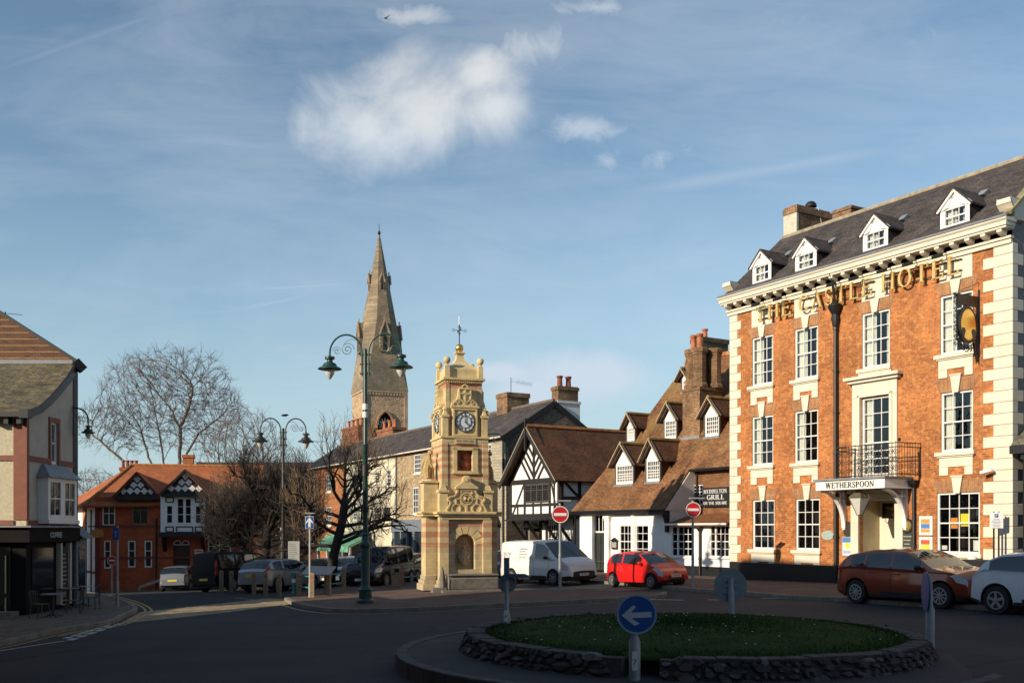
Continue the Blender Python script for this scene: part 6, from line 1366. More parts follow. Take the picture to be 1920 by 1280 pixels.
# ---------------- memorial clock tower with drinking fountain ----------------
KA = R(17.5); kg = gz(-2.2, 40.6)+.12; K = Fr(-2.15, 40.65, KA, kg)
clk = K.root('clock_tower', 'ornate banded sandstone clock tower with fountain niche, gilt ball and cross finial', 'clock tower')
def bands(name, zs_, c=(.63, .50, .27), red=(.52, .27, .16), joint=.3, w=.55, grey=None):
    m, nt, b = newmat(name); v, tc = wallvec(nt); br = nt.nodes.new('ShaderNodeTexBrick'); nt.links.new(v, br.inputs[0])
    for k, x in (('Color1', c), ('Color2', tuple(q*.85 for q in c)), ('Mortar', (.62, .52, .34))): br.inputs[k].default_value = (*x, 1)
    for k, x in (('Scale', 1), ('Mortar Size', .012), ('Brick Width', w), ('Row Height', joint)): br.inputs[k].default_value = x
    s = nt.nodes.new('ShaderNodeSeparateXYZ'); nt.links.new(tc.outputs['Object'], s.inputs[0]); d = nt.nodes.new('ShaderNodeMath'); d.operation = 'DIVIDE'; nt.links.new(s.outputs[2], d.inputs[0]); d.inputs[1].default_value = 12
    zs_ = sorted(zs_); st = [(0, (0, 0, 0))]
    for a, e in zs_: st += [(a/12, (1, 1, 1)), (e/12, (0, 0, 0))]
    f = ramp(nt, d.outputs[0], st, 'CONSTANT'); redm = mixc(nt, br.outputs['Fac'], red, (.55, .42, .28)); col = mixc(nt, f, br.outputs[0], redm)
    n = noise(nt, tc.outputs['Object'], 2.5, 8, .7); col = mixc(nt, 1., col, ramp(nt, n, [(.3, (.72,)*3), (.7, (1.15,)*3)]), 'MULTIPLY'); nt.links.new(col, b.inputs['Base Color']); b.inputs['Roughness'].default_value = .85; b.inputs['Specular IOR Level'].default_value = .2
    bump(nt, b, n, .3, .02); return m
z_ = lambda y, v=-1.05: K.Z(858, y, v)
zp, zc, zi, zk0, zk1, zu, zt5 = z_(1084), z_(968), z_(829), z_(816), z_(764), z_(713), z_(694)
lowb = [(z_(1027), z_(1018.5)), (z_(1008), z_(998.5)), (z_(988.5), z_(979.5))]
midb = [(z_(y+h), z_(y)) for y, h in ((889, 10), (871, 7), (858, 6.5), (845, 6), (833, 5))]
SB = bands('banded_sandstone', [(a, e) for a, e in lowb+midb+[(z_(822), z_(816))]+[(z_(727), z_(717))]][:14]); SAND = plain('sandstone', (.64, .50, .26), .85, .22, 3, .35); GST = plain('grey_trough_stone', (.20, .18, .15), .85, .35, 3, .4)
NST = bands('niche_stone', lowb, (.52, .42, .27), (.50, .27, .17), .3, .6)
hw0 = 1.07
# lower stage: core, corner piers
m_ = MB(); core_h = hw0-.02; op = (-.42, .42, zp+.35, z_(1001)); 
wall_holes(m_, -core_h+.2, core_h-.2, 0, zc, [op], -core_h+.12, .45); n = 12
m_.box(-core_h, core_h, -core_h+.6, core_h, 0, zc); m_.quad((-.45, -core_h+.57, op[2]), (.45, -core_h+.57, op[2]), (.45, -core_h+.57, op[3]+.1), (-.45, -core_h+.57, op[3]+.1)); m_.build('fountain_panel', NST, clk)
sp2 = MB(); arc = [(.42*math.cos(PI*i/n), op[3]-.42+.42*math.sin(PI*i/n)) for i in range(n+1)]
for (x0, z0), (x1, z1) in zip(arc, arc[1:]): sp2.prism([(x0, z0), (x1, z1), (x1, op[3]+.003), (x0, op[3]+.003)], 'y', -core_h+.117, -core_h+.55)
sp2.build('niche_arch', SAND, clk)
vs = MB()
for i in range(7):
    a0, a1 = PI*(i+.06)/7, PI*(i+.94)/7; zz = op[3]-.42; vs.prism([(.44*math.cos(a0), zz+.44*math.sin(a0)), (.78*math.cos(a0), zz+.74*math.sin(a0)), (.78*math.cos(a1), zz+.74*math.sin(a1)), (.44*math.cos(a1), zz+.44*math.sin(a1))][::-1], 'y', -core_h+.09, -core_h+.2)
vs.build('voussoirs', SAND, clk)
m_ = MB()
for sx in (-1, 1):
    for sy in (-1, 1):
        m_.box(sx*hw0, sx*(hw0-.36), sy*hw0, sy*(hw0-.36), 0, zc)
# square pedestals standing off the left and right sides
ped = []
for sx, sy in ((-1, 0), (1, 0), (0, 1)):
    if sx: m_.box(sx*hw0, sx*(hw0+.42), -.42, .42, 0, zc)
    else: m_.box(-.42, .42, hw0, hw0+.42, 0, zc)
m_.build('piers', SB, clk)
pl = MB()
for sx in (-1, 1):
    for sy in (-1, 1): 
        for o, a, b in ((.10, 0, .26), (.05, .26, .42)): pl.box(sx*(hw0+o), sx*(hw0-.36-o), sy*(hw0+o), sy*(hw0-.36-o), a, b)
    for o, a, b in ((.16, 0, .26), (.10, .26, .42), (.04, .42, .6)): pl.box(sx*hw0, sx*(hw0+.42+o), -.42-o, .42+o, a, b)
pl.build('plinth', plain('pale_plinth_stone', (.46, .38, .24), .9, .25, 3, .4), clk, bevel=.02)
cs = MB(); cs.box(-hw0-.08, hw0+.08, -hw0-.08, hw0+.08, zc, zc+.09); cs.box(-hw0-.16, hw0+.16, -hw0-.16, hw0+.16, zc+.093, zc+.2); cs.box(-hw0-.58, hw0+.58, -.55, .55, zc+.02, zc+.12); cs.box(-hw0-.64, hw0+.64, -.6, .6, zc+.123, zc+.21); cs.box(-hw0+.05, hw0-.05, -hw0-.02, -hw0+.1, zc-.12, zc); cs.build('cornice', SAND, clk, bevel=.02)
tr = MB(); tr.prism([(-hw0-.55, 0), (-hw0+.1, 0), (-hw0+.1, .62), (-hw0-.6, .62), (-hw0-.66, .5), (-hw0-.6, .12)], 'x', -hw0+.22, hw0+.04); tr.box(-hw0+.18, hw0+.1, -hw0-.7, -hw0+.1, .62, .68); tr.build('stone_trough', GST, clk, bevel=.02)
st = MB(); st.box(-hw0-.1, hw0+.3, -hw0-.9, -hw0-.67, -.12, .08); st.box(-hw0-.4, -hw0+.16, -hw0-.55, -hw0-.1, -.12, .16); st.lathe([(.16, .16), (.14, .5), (.06, .85), (.01, 1.0)], (-hw0+.02, -hw0-.32, 0), 8); st.build('trough_step', GST, clk, bevel=.02)
# small stone figure in the niche
fg = MB(); y0 = -core_h+.42; fg.tube([(0, y0, zp+.55), (-.02, y0-.03, zp+.75), (.0, y0-.04, zp+.95), (.02, y0-.03, zp+1.15)], [.12, .17, .15, .07], 8); fg.sphere((.0, y0-.06, zp+1.24), .085, 8); fg.tube([(.1, y0, zp+1.05), (.2, y0-.08, zp+.9), (.12, y0-.12, zp+.8)], .05, 6); fg.tube([(-.1, y0, zp+1.05), (-.19, y0-.07, zp+.85), (-.1, y0-.1, zp+.7)], .05, 6); fg.sphere((-.02, y0-.1, zp+.62), .1, 8); fg.build('fountain_figure', plain('carved_stone', (.45, .36, .22), .9, .3, 8, .5), clk, smooth='auto')
# middle stage
hw1 = .92; m_ = MB(); zn0, zn1 = z_(882), z_(843); on = (-.34, .30, zn0, zn1); wall_holes(m_, -hw1, hw1, zc+.2, zi+.0, [on], -hw1, .3)
for q in (((hw1, -hw1), (hw1, hw1)), ((-hw1, hw1), (-hw1, -hw1)), ((hw1, hw1), (-hw1, hw1))): (a, b), (c, d) = q; m_.quad((a, b, zc+.2), (c, d, zc+.2), (c, d, zi), (a, b, zi))
m_.box(-hw1+.05, hw1-.05, -hw1+.3, hw1-.05, zc+.2, zi-.01)
for sx in (-1, 1):
    for sy in (-1, 1): m_.box(sx*(hw1+.04), sx*(hw1-.2), sy*(hw1+.04), sy*(hw1-.2), zc+.2, zi-.02)
m_.build('middle_stage', SB, clk)
m_ = MB(); m_.box(on[0]-.16, on[0], -hw1-.06, -hw1, zn0-.06, zn1+.1); m_.box(on[1], on[1]+.22, -hw1-.06, -hw1, zn0-.06, zn1+.1); m_.prism([(on[0]-.2, zn0-.12), (on[1]+.26, zn0-.12), (on[1]+.2, zn0), (on[0]-.14, zn0)], 'y', -hw1-.1, -hw1); m_.box(on[0]-.16, on[1]+.22, -hw1-.06, -hw1, zn1, zn1+.12); m_.build('relief_surround', SAND, clk)
m_ = MB(); m_.box(on[0]+.02, on[1]-.02, -hw1+.25, -hw1+.29, zn0, zn1); m_.sphere((.02, -hw1+.22, zn1-.24), .11, 10); m_.sphere((.02, -hw1+.25, zn0+.27), .2, 10, .9); m_.tube([(.02, -hw1+.24, zn0+.3), (.02, -hw1+.24, zn1-.25)], .07, 6); m_.build('bust_relief', plain('red_sandstone', (.40, .13, .06), .85, .3, 6, .4), clk, smooth='auto')
# shaped pediment over the fountain
za0, za1 = zc+.2, z_(892); hz_ = za1-za0; py = -hw0-.05
half = [(0.0, 1.0), (.10, .99), (.14, .93), (.13, .86), (.22, .78), (.42, .68), (.42, .64), (.36, .62), (.38, .55), (.52, .44), (.70, .42), (.78, .37), (.76, .30), (.68, .27), (.72, .18), (.82, .06), (.84, 0)]
pts = [(x, za0+hz_*t) for x, t in reversed(half)]+[(-x, za0+hz_*t) for x, t in half[1:]]
pd = MB(); pd.prism(pts, 'y', py, py+.2); pd.build('carved_pediment', SAND, clk)
rl = MB()
for (x0, t0), (x1, t1) in zip(half, half[1:]):
    for s in (-1, 1): rl.bar((s*x0*.96, py-.03, za0+hz_*t0-.01), (s*x1*.96, py-.03, za0+hz_*t1-.01), .06, .06, (0, 1, 0))
def ringp(cx, cz, r, w=.05):
    for i in range(16): a0, a1 = 2*PI*i/16, 2*PI*(i+1)/16; rl.bar((cx+r*math.cos(a0), py-.02, cz+r*math.sin(a0)), (cx+r*math.cos(a1), py-.02, cz+r*math.sin(a1)), w, .06, (0, 1, 0))
cz0 = za0+hz_*.36; ringp(0, cz0, .24); ringp(0, cz0, .15, .03); ringp(-.42, za0+.12, .18); ringp(.42, za0+.12, .18); rl.bar((-.42, py-.02, za0+hz_*.6), (.42, py-.02, za0+hz_*.6), .06, .05); rl.bar((0, py-.02, za0), (0, py-.02, cz0-.24), .07, .05); 
for s in (-1, 1): rl.bar((s*.2, py-.02, za0+hz_*.6), (s*.24, py-.02, cz0+.2), .05, .05); rl.bar((s*.42, py-.02, za0+.3), (s*.42, py-.02, cz0+.02), .05, .05); rl.bar((s*.42, py-.02, cz0), (s*.24, py-.02, cz0), .05, .05)
rl.sphere((-.05, py-.03, cz0), .08, 8); rl.sphere((.07, py-.03, cz0-.03), .07, 8); rl.build('pediment_carving', SAND, clk)
ph = MB(); zz = za0+hz_*.64; ph.prism([(-.46, zz), (.46, zz), (.46, zz+.06), (.1, zz+.3), (-.1, zz+.3), (-.46, zz+.06)], 'y', py-.1, py+.1); ph.lathe([(.14, -.1), (.14, .12)], (0, py, za1-.14), 14, 'y'); ph.lathe([(.06, -.12), (.06, .0)], (0, py, za1-.14), 10, 'y'); ph.build('pediment_cap', SAND, clk)
# corner pinnacles over the lower cornice
for sx in (-1, 1):
    for sy in (-1, 1):
        pn = MB(); x, y = sx*(hw0-.15), sy*(hw0-.15); t = z_(912); pn.box(x-.17, x+.17, y-.17, y+.17, za0, za0+.75); pn.box(x-.22, x+.22, y-.22, y+.22, za0+.753, za0+.85); pn.lathe([(.2, za0+.85), (.12, za0+1.05), (.05, t-.15), (.08, t-.08), (.02, t)], (x, y, 0), 4, ph=PI/4); pn.build('pinnacle', SAND, clk)
# side pedestals with carved beasts
tp_ = z_(898)
for sx in (-1, 1):
    pp = MB(); bs = MB(); x = sx*(hw0+.18); pp.box(x-.3, x+.3, -.3, .3, za0, tp_-.12); pp.box(x-.38, x+.38, -.38, .38, tp_-.12, tp_-.04)
    pp.lathe([(.34, tp_-.04), (.3, tp_+.03), (.12, tp_+.06)], (x, 0, 0), 12)
    f_ = tp_+.05; bs.tube([(x-.1, -.1, f_), (x-.12, -.05, f_+.3), (x-.04, -.0, f_+.7), (x, -.02, f_+.95)], [.12, .17, .15, .08], 8); bs.tube([(x+.12, -.08, f_), (x+.08, -.02, f_+.35), (x, 0, f_+.6)], [.08, .12, .1], 8); bs.sphere((x+.02, -.06, f_+1.06), .11, 10); bs.tube([(x+.02, -.06, f_+1.06), (x+.03, -.2, f_+1.03)], [.07, .04], 6); bs.tube([(x-.02, -.1, f_+.8), (x-.05, -.26, f_+.62), (x+.04, -.3, f_+.45)], .045, 6); bs.tube([(x-.2, .05, f_+.1), (x-.3, .12, f_+.45), (x-.18, .1, f_+.75)], [.05, .04, .03], 6)
    bs.sphere((x+.02, -.04, f_+1.13), .06, 6)
    pp.build('pedestal', SB, clk, bevel=.01); bs.build('carved_beast', plain('carved_sandstone', (.47, .34, .15), .9, .3, 7, .5), clk, smooth='auto')
# inscription band and clock stage
ib = MB(); ib.box(-hw1-.03, hw1+.03, -hw1-.03, hw1+.03, zi, zk0-.1); ib.build('inscription_band', SB, clk); ib = MB(); ib.box(-.42, .42, -hw1-.06, -hw1-.02, zi-.05, zk0-.12); ib.build('inscription_panel', SAND, clk)
lt_ = MB()
for i in range(22):
    x = -.36+.033*i; lt_.box(x, x+.018, -hw1-.064, -hw1-.059, zk0-.36, zk0-.29)
    if i % 8 != 7: lt_.box(x, x+.014, -hw1-.064, -hw1-.059, zk0-.25, zk0-.17)
lt_.build('inscription_cuts', plain('cut_letter', (.16, .11, .05)), clk)
c2 = MB(); c2.box(-hw1-.08, hw1+.08, -hw1-.08, hw1+.08, zk0-.097, zk0-.02); c2.box(-hw1-.02, hw1+.02, -hw1-.02, hw1+.02, zi-.08, zi-.002); c2.build('string_course', SAND, clk)
hw2 = .73; zk2 = z_(735); b2 = MB(); b2.box(-hw2, hw2, -hw2, hw2, zk0-.02, zu); 
for sx in (-1, 1):
    for sy in (-1, 1): b2.box(sx*(hw2+.02), sx*(hw2-.13), sy*(hw2+.02), sy*(hw2-.13), zk0+.5, zu-.003)
b2.build('upper_stage', SB, clk)
# four aedicules with clocks
FACE_W = plain('clock_face', (.72, .76, .76), .4, .05, 3); NUM = plain('clock_black', (.01, .01, .012), .5, 0)
for k in range(4):
    M = Matrix.Rotation(PI/2*k, 4, 'Z'); r = empty('clock_gable', (0, 0, 0), PI/2*k); r.parent = clk; y = -hw1+.02; ys = y-.0
    zA = zk1+.02; a = MB(); a.box(-.52, .52, y, -hw2, zk0-.02, zA); a.build('clock_case', SAND, r)
    a = MB(); 
    for q in ((-.50, -.44, zk0+.0, zA-.03), (.44, .50, zk0+.0, zA-.03), (-.44, .44, zk0+.0, zk0+.06), (-.44, .44, zA-.09, zA-.03)): a.box(q[0], q[1], y-.05, y, q[2], q[3])
    a.box(-.58, .58, y-.07, y+.1, zA, zA+.07); a.build('clock_surround', SAND, r)
    zc2 = (zk0+zA)/2; rr = .39; f = MB(); f.lathe([(rr, -.035), (rr, 0)], (0, y, zc2), 32, 'y'); fo = f.build('clock_face', FACE_W, r)
    d = MB()
    for i in range(32):
        a0, a1 = 2*PI*i/32, 2*PI*(i+1)/32
        for r_, w in ((.385, .035), (.24, .018)): d.bar((r_*math.cos(a0), y-.04, zc2+r_*math.sin(a0)), (r_*math.cos(a1), y-.04, zc2+r_*math.sin(a1)), w, .03, (0, 1, 0))
    for i, n_ in enumerate((2, 1, 2, 3, 2, 1, 2, 3, 4, 2, 1, 2)):
        t = PI/2-2*PI*i/12
        for j in range(n_):
            tt = t+(j-(n_-1)/2)*.13; d.bar((.265*math.cos(tt), y-.04, zc2+.265*math.sin(tt)), (.35*math.cos(tt), y-.04, zc2+.35*math.sin(tt)), .013, .012, (0, 1, 0))
    d.build('clock_numerals', NUM, fo)
    h = MB(); h.bar((0, y-.06, zc2), (.0, y-.06, zc2+.30), .03, .012, (0, 1, 0)); h.bar((-.01, y-.06, zc2), (.13, y-.06, zc2-.13), .045, .012, (0, 1, 0)); h.lathe([(.035, -.02), (.035, 0)], (0, y-.045, zc2), 10, 'y'); h.build('clock_hands', plain('hand_grey', (.12, .12, .13), .5, 0), fo)
    # gable with cross shield
    zg = z_(722); hh = zg-zA-.07; gp = [(-.56, 0), (.56, 0), (.54, .12), (.34, .34), (.28, .5), (.26, .86), (.18, .95), (.08, .94), (.06, 1.0), (-.06, 1.0), (-.08, .94), (-.18, .95), (-.26, .86), (-.28, .5), (-.34, .34), (-.54, .12)]
    g2 = MB(); g2.prism([(x, zA+.07+hh*t) for x, t in gp], 'y', y-.02, -hw2-.0); g2.build('gable', SAND, r)
    g3 = MB(); zz = zA+.07; g3.bar((0, y-.04, zz+.15), (0, y-.04, zz+hh*.84), .07, .05); g3.bar((-.18, y-.04, zz+hh*.62), (.18, y-.04, zz+hh*.62), .05, .07)
    for s in (-1, 1):
        g3.bar((s*.24, y-.035, zz+hh*.85), (s*.22, y-.035, zz+hh*.35), .04, .05); g3.bar((s*.22, y-.035, zz+hh*.35), (0, y-.035, zz+.1), .04, .05); g3.bar((s*.5, y-.035, zz+.06), (s*.3, y-.035, zz+hh*.33), .04, .05)
        g3.bar((s*.3, y-.035, zz+.08), (s*.38, y-.035, zz+.16), .04, .04); g3.bar((s*.3, y-.035, zz+.24), (s*.38, y-.035, zz+.16), .04, .04); g3.bar((s*.3, y-.035, zz+.08), (s*.22, y-.035, zz+.16), .04, .04); g3.bar((s*.22, y-.035, zz+.16), (s*.3, y-.035, zz+.24), .04, .04)
    g3.bar((-.24, y-.035, zz+hh*.86), (.24, y-.035, zz+hh*.86), .05, .05); g3.build('gable_carving', SAND, r)
    kn_ = MB(); kn_.tube([(-.12+.24*i/8, y-.02, zg-.03+.07*math.sin(PI*i/8)) for i in range(9)], .04, 6); kn_.build('gable_knot', SAND, r)
# corner crocketed buttresses of the clock stage
for sx in (-1, 1):
    for sy in (-1, 1):
        cb = MB(); x, y = sx*(hw2+.08), sy*(hw2+.08); t = z_(772); cb.box(x-.12, x+.12, y-.12, y+.12, zk0-.02, t-.2); cb.box(x-.16, x+.16, y-.16, y+.16, t-.2, t-.1); cb.lathe([(.16, t-.1), (.10, t+.05), (.12, t+.12), (.02, t+.25)], (x, y, 0), 6); cb.prism([(sx*(hw2+.2), zk0+.9), (sx*(hw2+.34), zk0+.82), (sx*(hw2+.26), zk0+1.02), (sx*(hw2+.2), zk0+1.05)], 'y', y-.06, y+.06); cb.build('crocketed_buttress', SAND, clk)
# top cornice, ball corners, ogee roof
hw3 = .62; tc_ = MB(); tc_.box(-hw2-.05, hw2+.05, -hw2-.05, hw2+.05, zu, zu+.06); tc_.box(-hw2-.13, hw2+.13, -hw2-.13, hw2+.13, zu+.063, zu+.15)
for i in range(18): 
    x = -hw2+.04+(2*hw2-.08)*i/17
    tc_.box(x-.02, x+.02, -hw2-.10, -hw2-.05, zu-.05, zu+.0); tc_.box(-hw2-.10, -hw2-.05, x-.02, x+.02, zu-.05, zu+.0)
tc_.build('top_cornice', SAND, clk)
og = MB(); zb0 = zu+.15; zcap = z_(661, -.3); prof = [(hw3+.06, 0), (hw3+.06, .42), (hw3-.02, .55), (hw3-.2, .66), (hw3-.36, .8), (hw3-.46, 1.0), (.115, 1.25)]; k_ = (zcap-zb0)/1.25
for (r0, h0), (r1, h1) in zip(prof, prof[1:]): og.hexa([(-r0, -r0, zb0+h0*k_), (r0, -r0, zb0+h0*k_), (r0, r0, zb0+h0*k_), (-r0, r0, zb0+h0*k_), (-r1, -r1, zb0+h1*k_), (r1, -r1, zb0+h1*k_), (r1, r1, zb0+h1*k_), (-r1, r1, zb0+h1*k_)])
og.box(-.2, .2, -.2, .2, zcap, zcap+.05); og.box(-.15, .15, -.15, .15, zcap-.07, zcap-.002); og.build('ogee_roof', SAND, clk)
for sx in (-1, 1):
    for sy in (-1, 1):
        bl_ = MB(); x, y = sx*(hw2-.04), sy*(hw2-.04); bl_.box(x-.1, x+.1, y-.1, y+.1, zb0, zb0+.5); bl_.lathe([(.07, zb0+.5), (.05, zb0+.58)], (x, y, 0), 8); bl_.sphere((x, y, zb0+.7), .15, 14); bl_.build('corner_ball', SAND, clk, smooth='auto')
gb_ = MB(); gb_.lathe([(.1, zcap+.05), (.05, zcap+.1)], (0, 0, 0), 10); gb_.sphere((0, 0, zcap+.24), .17, 20); gb_.build('gilt_ball', GOLD, clk, smooth='auto')
fx = MB(); zf = zcap+.4; ztp = z_(597, 0); fx.tube([(0, 0, zf), (0, 0, ztp-.25)], .02, 6); zx = z_(619, 0)
for k in range(2):
    for s in (-1, 1):
        dx, dy = (s, 0) if k == 0 else (0, s); fx.tube([(0, 0, zx), (dx*.2, dy*.2, zx)], .012, 5); fx.tube([(dx*(.2+.05*(1-math.cos(t*.7))*1), dy*(.2+.05*(1-math.cos(t*.7))), zx+.05*math.sin(t*.7)) for t in range(10)], .01, 4)
for s in (-1, 1): fx.tube([(.05*math.sin(t*.7), 0, zx+s*.12+.05*math.cos(t*.7)) for t in range(10)], .01, 4)
fx.build('finial_cross', IRON, clk); ft = MB(); ft.tube([(0, 0, ztp-.25), (0, 0, ztp+.1)], .025, 6); ft.build('finial_tip', WHITE, clk)
# ---------------- street lamps ----------------
LGLASS = plain('lamp_glass', (.62, .60, .52), .2, .05, 3)
def lamp_head(root, x, z, s=1.0, mat=None, y=0):
    h = empty('lamp_head', (x, y, z)); h.parent = root
    c = MB(); c.lathe([(.04, .34), (.05, .30), (.17, .28), (.17, .20), (.10, .19), (.10, .10), (.22, .04), (.25, -.04), (.40, -.12), (.41, -.15), (.2, -.15)][::-1], (0, 0, 0), 20); c.build('lamp_shade', mat or GREEN, h, smooth='auto')
    g = MB(); g.lathe([(.01, -.50), (.07, -.44), (.15, -.30), (.19, -.15)], (0, 0, 0), 16); g.build('lamp_bowl', LGLASS, h, smooth=True); h.scale = (s, s, s); return h
def spiral(mb, cx, cz, r, a0, turns, y=0, w=.012, sgn=1, r1=.12):
    n = int(turns*16); mb.tube([(cx+r*(1-(1-r1)*k/n)*math.cos(a0+sgn*2*PI*turns*k/n), y, cz+r*(1-(1-r1)*k/n)*math.sin(a0+sgn*2*PI*turns*k/n)) for k in range(n+1)], w, 4)
def lamp_arm(root, s, z0, reach, rise, drop, mat, x0=.12):
    a = MB(); r = (reach-x0)/2; cx = s*(x0+r); pts = [(s*x0, 0, z0-.8), (s*x0, 0, z0)]
    pts += [(cx-s*r*math.cos(PI*k/14), 0, z0+rise*math.sin(PI*k/14)) for k in range(1, 14)]+[(s*reach, 0, z0), (s*reach, 0, z0-drop)]
    a.tube(pts, .032, 8)
    for zz in (z0-.08, z0-.4, z0-.72): a.tube([(0, 0, zz), (s*(x0+.07), 0, zz)], .03, 6)
    # scrolls inside the arch
    a.tube([(cx+s*.25*r, 0, z0+rise*.90), (cx-s*.2*r, 0, z0+rise*.78), (cx-s*.02*r, 0, z0+rise*.2)], .008, 4) if 0 else None
    spiral(a, cx-s*r*.10, z0+rise*.18, r*.42, PI if s > 0 else 0, 1.9, 0, .012, -s); spiral(a, cx+s*r*.55, z0+rise*.12, r*.27, 0 if s > 0 else PI, 1.7, 0, .011, s)
    a.tube([(cx-s*r*.72, 0, z0+rise*.66), (cx-s*r*.35, 0, z0+rise*.75), (cx-s*r*.0, 0, z0+rise*.62), (cx+s*r*.28, 0, z0+rise*.25)], .010, 4)
    a.build('lamp_arm', mat, root, smooth='auto')
def double_lamp(X, Y, label, H_, reach=1.0, rz=0, mat=None, s=1, group='twin armed street lamps'):
    mat = mat or GREEN; r = empty('street_lamp', (X, Y, gz(X, Y)+.12), rz, label, 'street lamp', group)
    p = MB(); p.lathe([(.28, 0), (.28, .1), (.22, .16), (.22, .42), (.25, .46), (.17, .55), (.15, .62), (.15, 1.9), (.19, 1.95), (.19, 2.02), (.13, 2.1), (.12, 2.3), (.15, 2.34), (.09, 2.42), (.085, H_*.62), (.10, H_*.62+.03), (.075, H_*.62+.1), (.065, H_), (.02, H_+.04)], (0, 0, 0), 16); p.build('pole', mat, r, smooth='auto')
    for sgn in (-1, 1): lamp_arm(r, sgn, H_-.1, reach, .62, .12, mat); lamp_head(r, sgn*reach, H_-.5, s, mat)
    return r
p0 = P(685, 1130, .12); kpm = p0.y/FPX
Hn = (1130-655)*kpm
lmp = double_lamp(p0.x, p0.y, 'tall green twin armed street lamp standing on the pavement kerb in front of the tree', Hn, 69*kpm, R(-8))
m_ = MB(); 
for y0, y1 in ((1002, 1014),): 
    m_.lathe([(.115, (1130-y1)*kpm), (.115, (1130-y0)*kpm)], (0, 0, 0), 16)
m_.build('yellow_warning_band', plain('yellow_sticker', (.65, .42, .04), .5, .1), lmp); m_ = MB(); m_.lathe([(.112, (1130-1023)*kpm), (.112, (1130-1016)*kpm)], (0, 0, 0), 12); m_.lathe([(.10, (1130-783)*kpm), (.10, (1130-772)*kpm)], (0, 0, 0), 12); m_.lathe([(.10, (1130-768)*kpm), (.10, (1130-757)*kpm)], (0, 0, 0), 12); m_.build('paper_sticker', WP, lmp)
m_ = MB(); 
for y in (892, 882, 960): m_.lathe([(.12, (1130-y)*kpm), (.12, (1130-y+10)*kpm)], (0, 0, 0), 12)
m_.build('clamp_bands', IRON, lmp)
p1 = P(531, 1081, 0); d1 = 50.0; x1 = (531-960)/FPX*d1; Hf = CZ-gz(x1, d1)+(HOR-808)/FPX*d1
double_lamp(x1, d1, 'dark twin armed street lamp rising among the bare trees left of the spire', Hf, 42/FPX*d1, R(8), plain('dark_lamp_iron', (.02, .025, .025), .5, .1))
# bracket lamp on the cafe block and on the stone building
def wall_lamp(name, label, F_, u, v, z, reach, sgn=1, mat=None, along='v', s=1.0):
    w = F_.W(u, v, z); r = empty(name, w, F_.a, label, 'wall lamp'); return r
r_ = empty('bracket_lamp', (-16.0, 36.6, CZ-(765-HOR)/FPX*36.6), R(0), 'dark bracket lamp arching off the back corner of the cafe building', 'wall lamp')
a = MB(); a.tube([(-.15, 0, .02)]+[(.0+.42*math.sin(PI/2*k/10), 0, -.0-.42*(1-math.cos(PI/2*k/10))*1.0) for k in range(11)]+[(.42, 0, -.6)], .028, 8); spiral(a, .12, -.35, .17, PI/2, 1.6, 0, .011); spiral(a, .3, -.3, .1, PI/2, 1.4, 0, .01, -1); a.bar((-.12, 0, .1), (-.12, 0, -1.0), .05); a.build('lamp_arm', IRON, r_); lamp_head(r_, .42, -.82, .62, plain('dark_lamp_iron', (.02, .025, .025)))
zl = T1.Z(938, 822, -.1); r_ = T1.root('bracket_lamp', 'green bracket lamp with scrollwork on the corner of the grey stone building', 'wall lamp')
a = MB(); u0, u1 = T1.U(946, -.15), T1.U(918, -1.1); 
zt = T1.Z(935, 819, -.6); A0 = Vector((u0, -.05, zt)); B0 = Vector((u0-.2, -2.0, zt))
n = 12; pts = [(u0, -.1, zt-1.0), (u0, -.12, zt-.3)]+[(u0, -.12-1.5*(1-math.cos(PI*k/n))/2, zt-.3+.5*math.sin(PI*k/n)) for k in range(1, n+1)]+[(u0, -1.62, zt-.55)]
a.tube(pts, .04, 8); a.bar((u0, -.05, zt-.0), (u0, -.05, zt-1.8), .08); 
a.tube([(u0, -.75+.28*(1-.85*k/26)*math.cos(k*.4), zt-.2+.28*(1-.85*k/26)*math.sin(k*.4)) for k in range(27)], .016, 4); a.build('lamp_arm', GREEN, r_); h = lamp_head(r_, u0, zt-1.0, .95, GREEN, -1.62)
# ---------------- road signs ----------------
SRED = plain('sign_red', (.50, .02, .025), .4, .08, 5); SBLUE = plain('sign_blue', (.015, .09, .33), .4, .08, 5); SW = plain('sign_white', (.75, .75, .72), .45, .05); SBACK = plain('sign_back_grey', (.17, .22, .24), .55, .15, 4)
def post(mb, h, r=.04, base=1.1, rb=.055): mb.lathe([(rb, 0), (rb, base), (r, base+.06), (r, h)], (0, 0, 0), 12)
def disc(parent, z, d, y=-.06, mat=SRED, rim=None, name='sign_face'):
    m = MB(); m.lathe([(d/2, y-.004), (d/2, y+.008)], (0, 0, z), 40, 'y'); o = m.build(name, mat, parent)
    if rim:
        q = MB(); 
        for i in range(40): a0, a1 = 2*PI*i/40, 2*PI*(i+1)/40; q.bar((d/2*.97*math.cos(a0), y-.006, z+d/2*.97*math.sin(a0)), (d/2*.97*math.cos(a1), y-.006, z+d/2*.97*math.sin(a1)), .03*d/.6, .006, (0, 1, 0))
        q.build('sign_rim', rim, o)
    return o
def signpost(name, x, yb, label, rz=0, dz=.12, cat='road sign', group=None):
    w = P(x, yb, dz); return empty(name, (w.x, w.y, w.z+dz), rz, label, cat, group), w.y/FPX
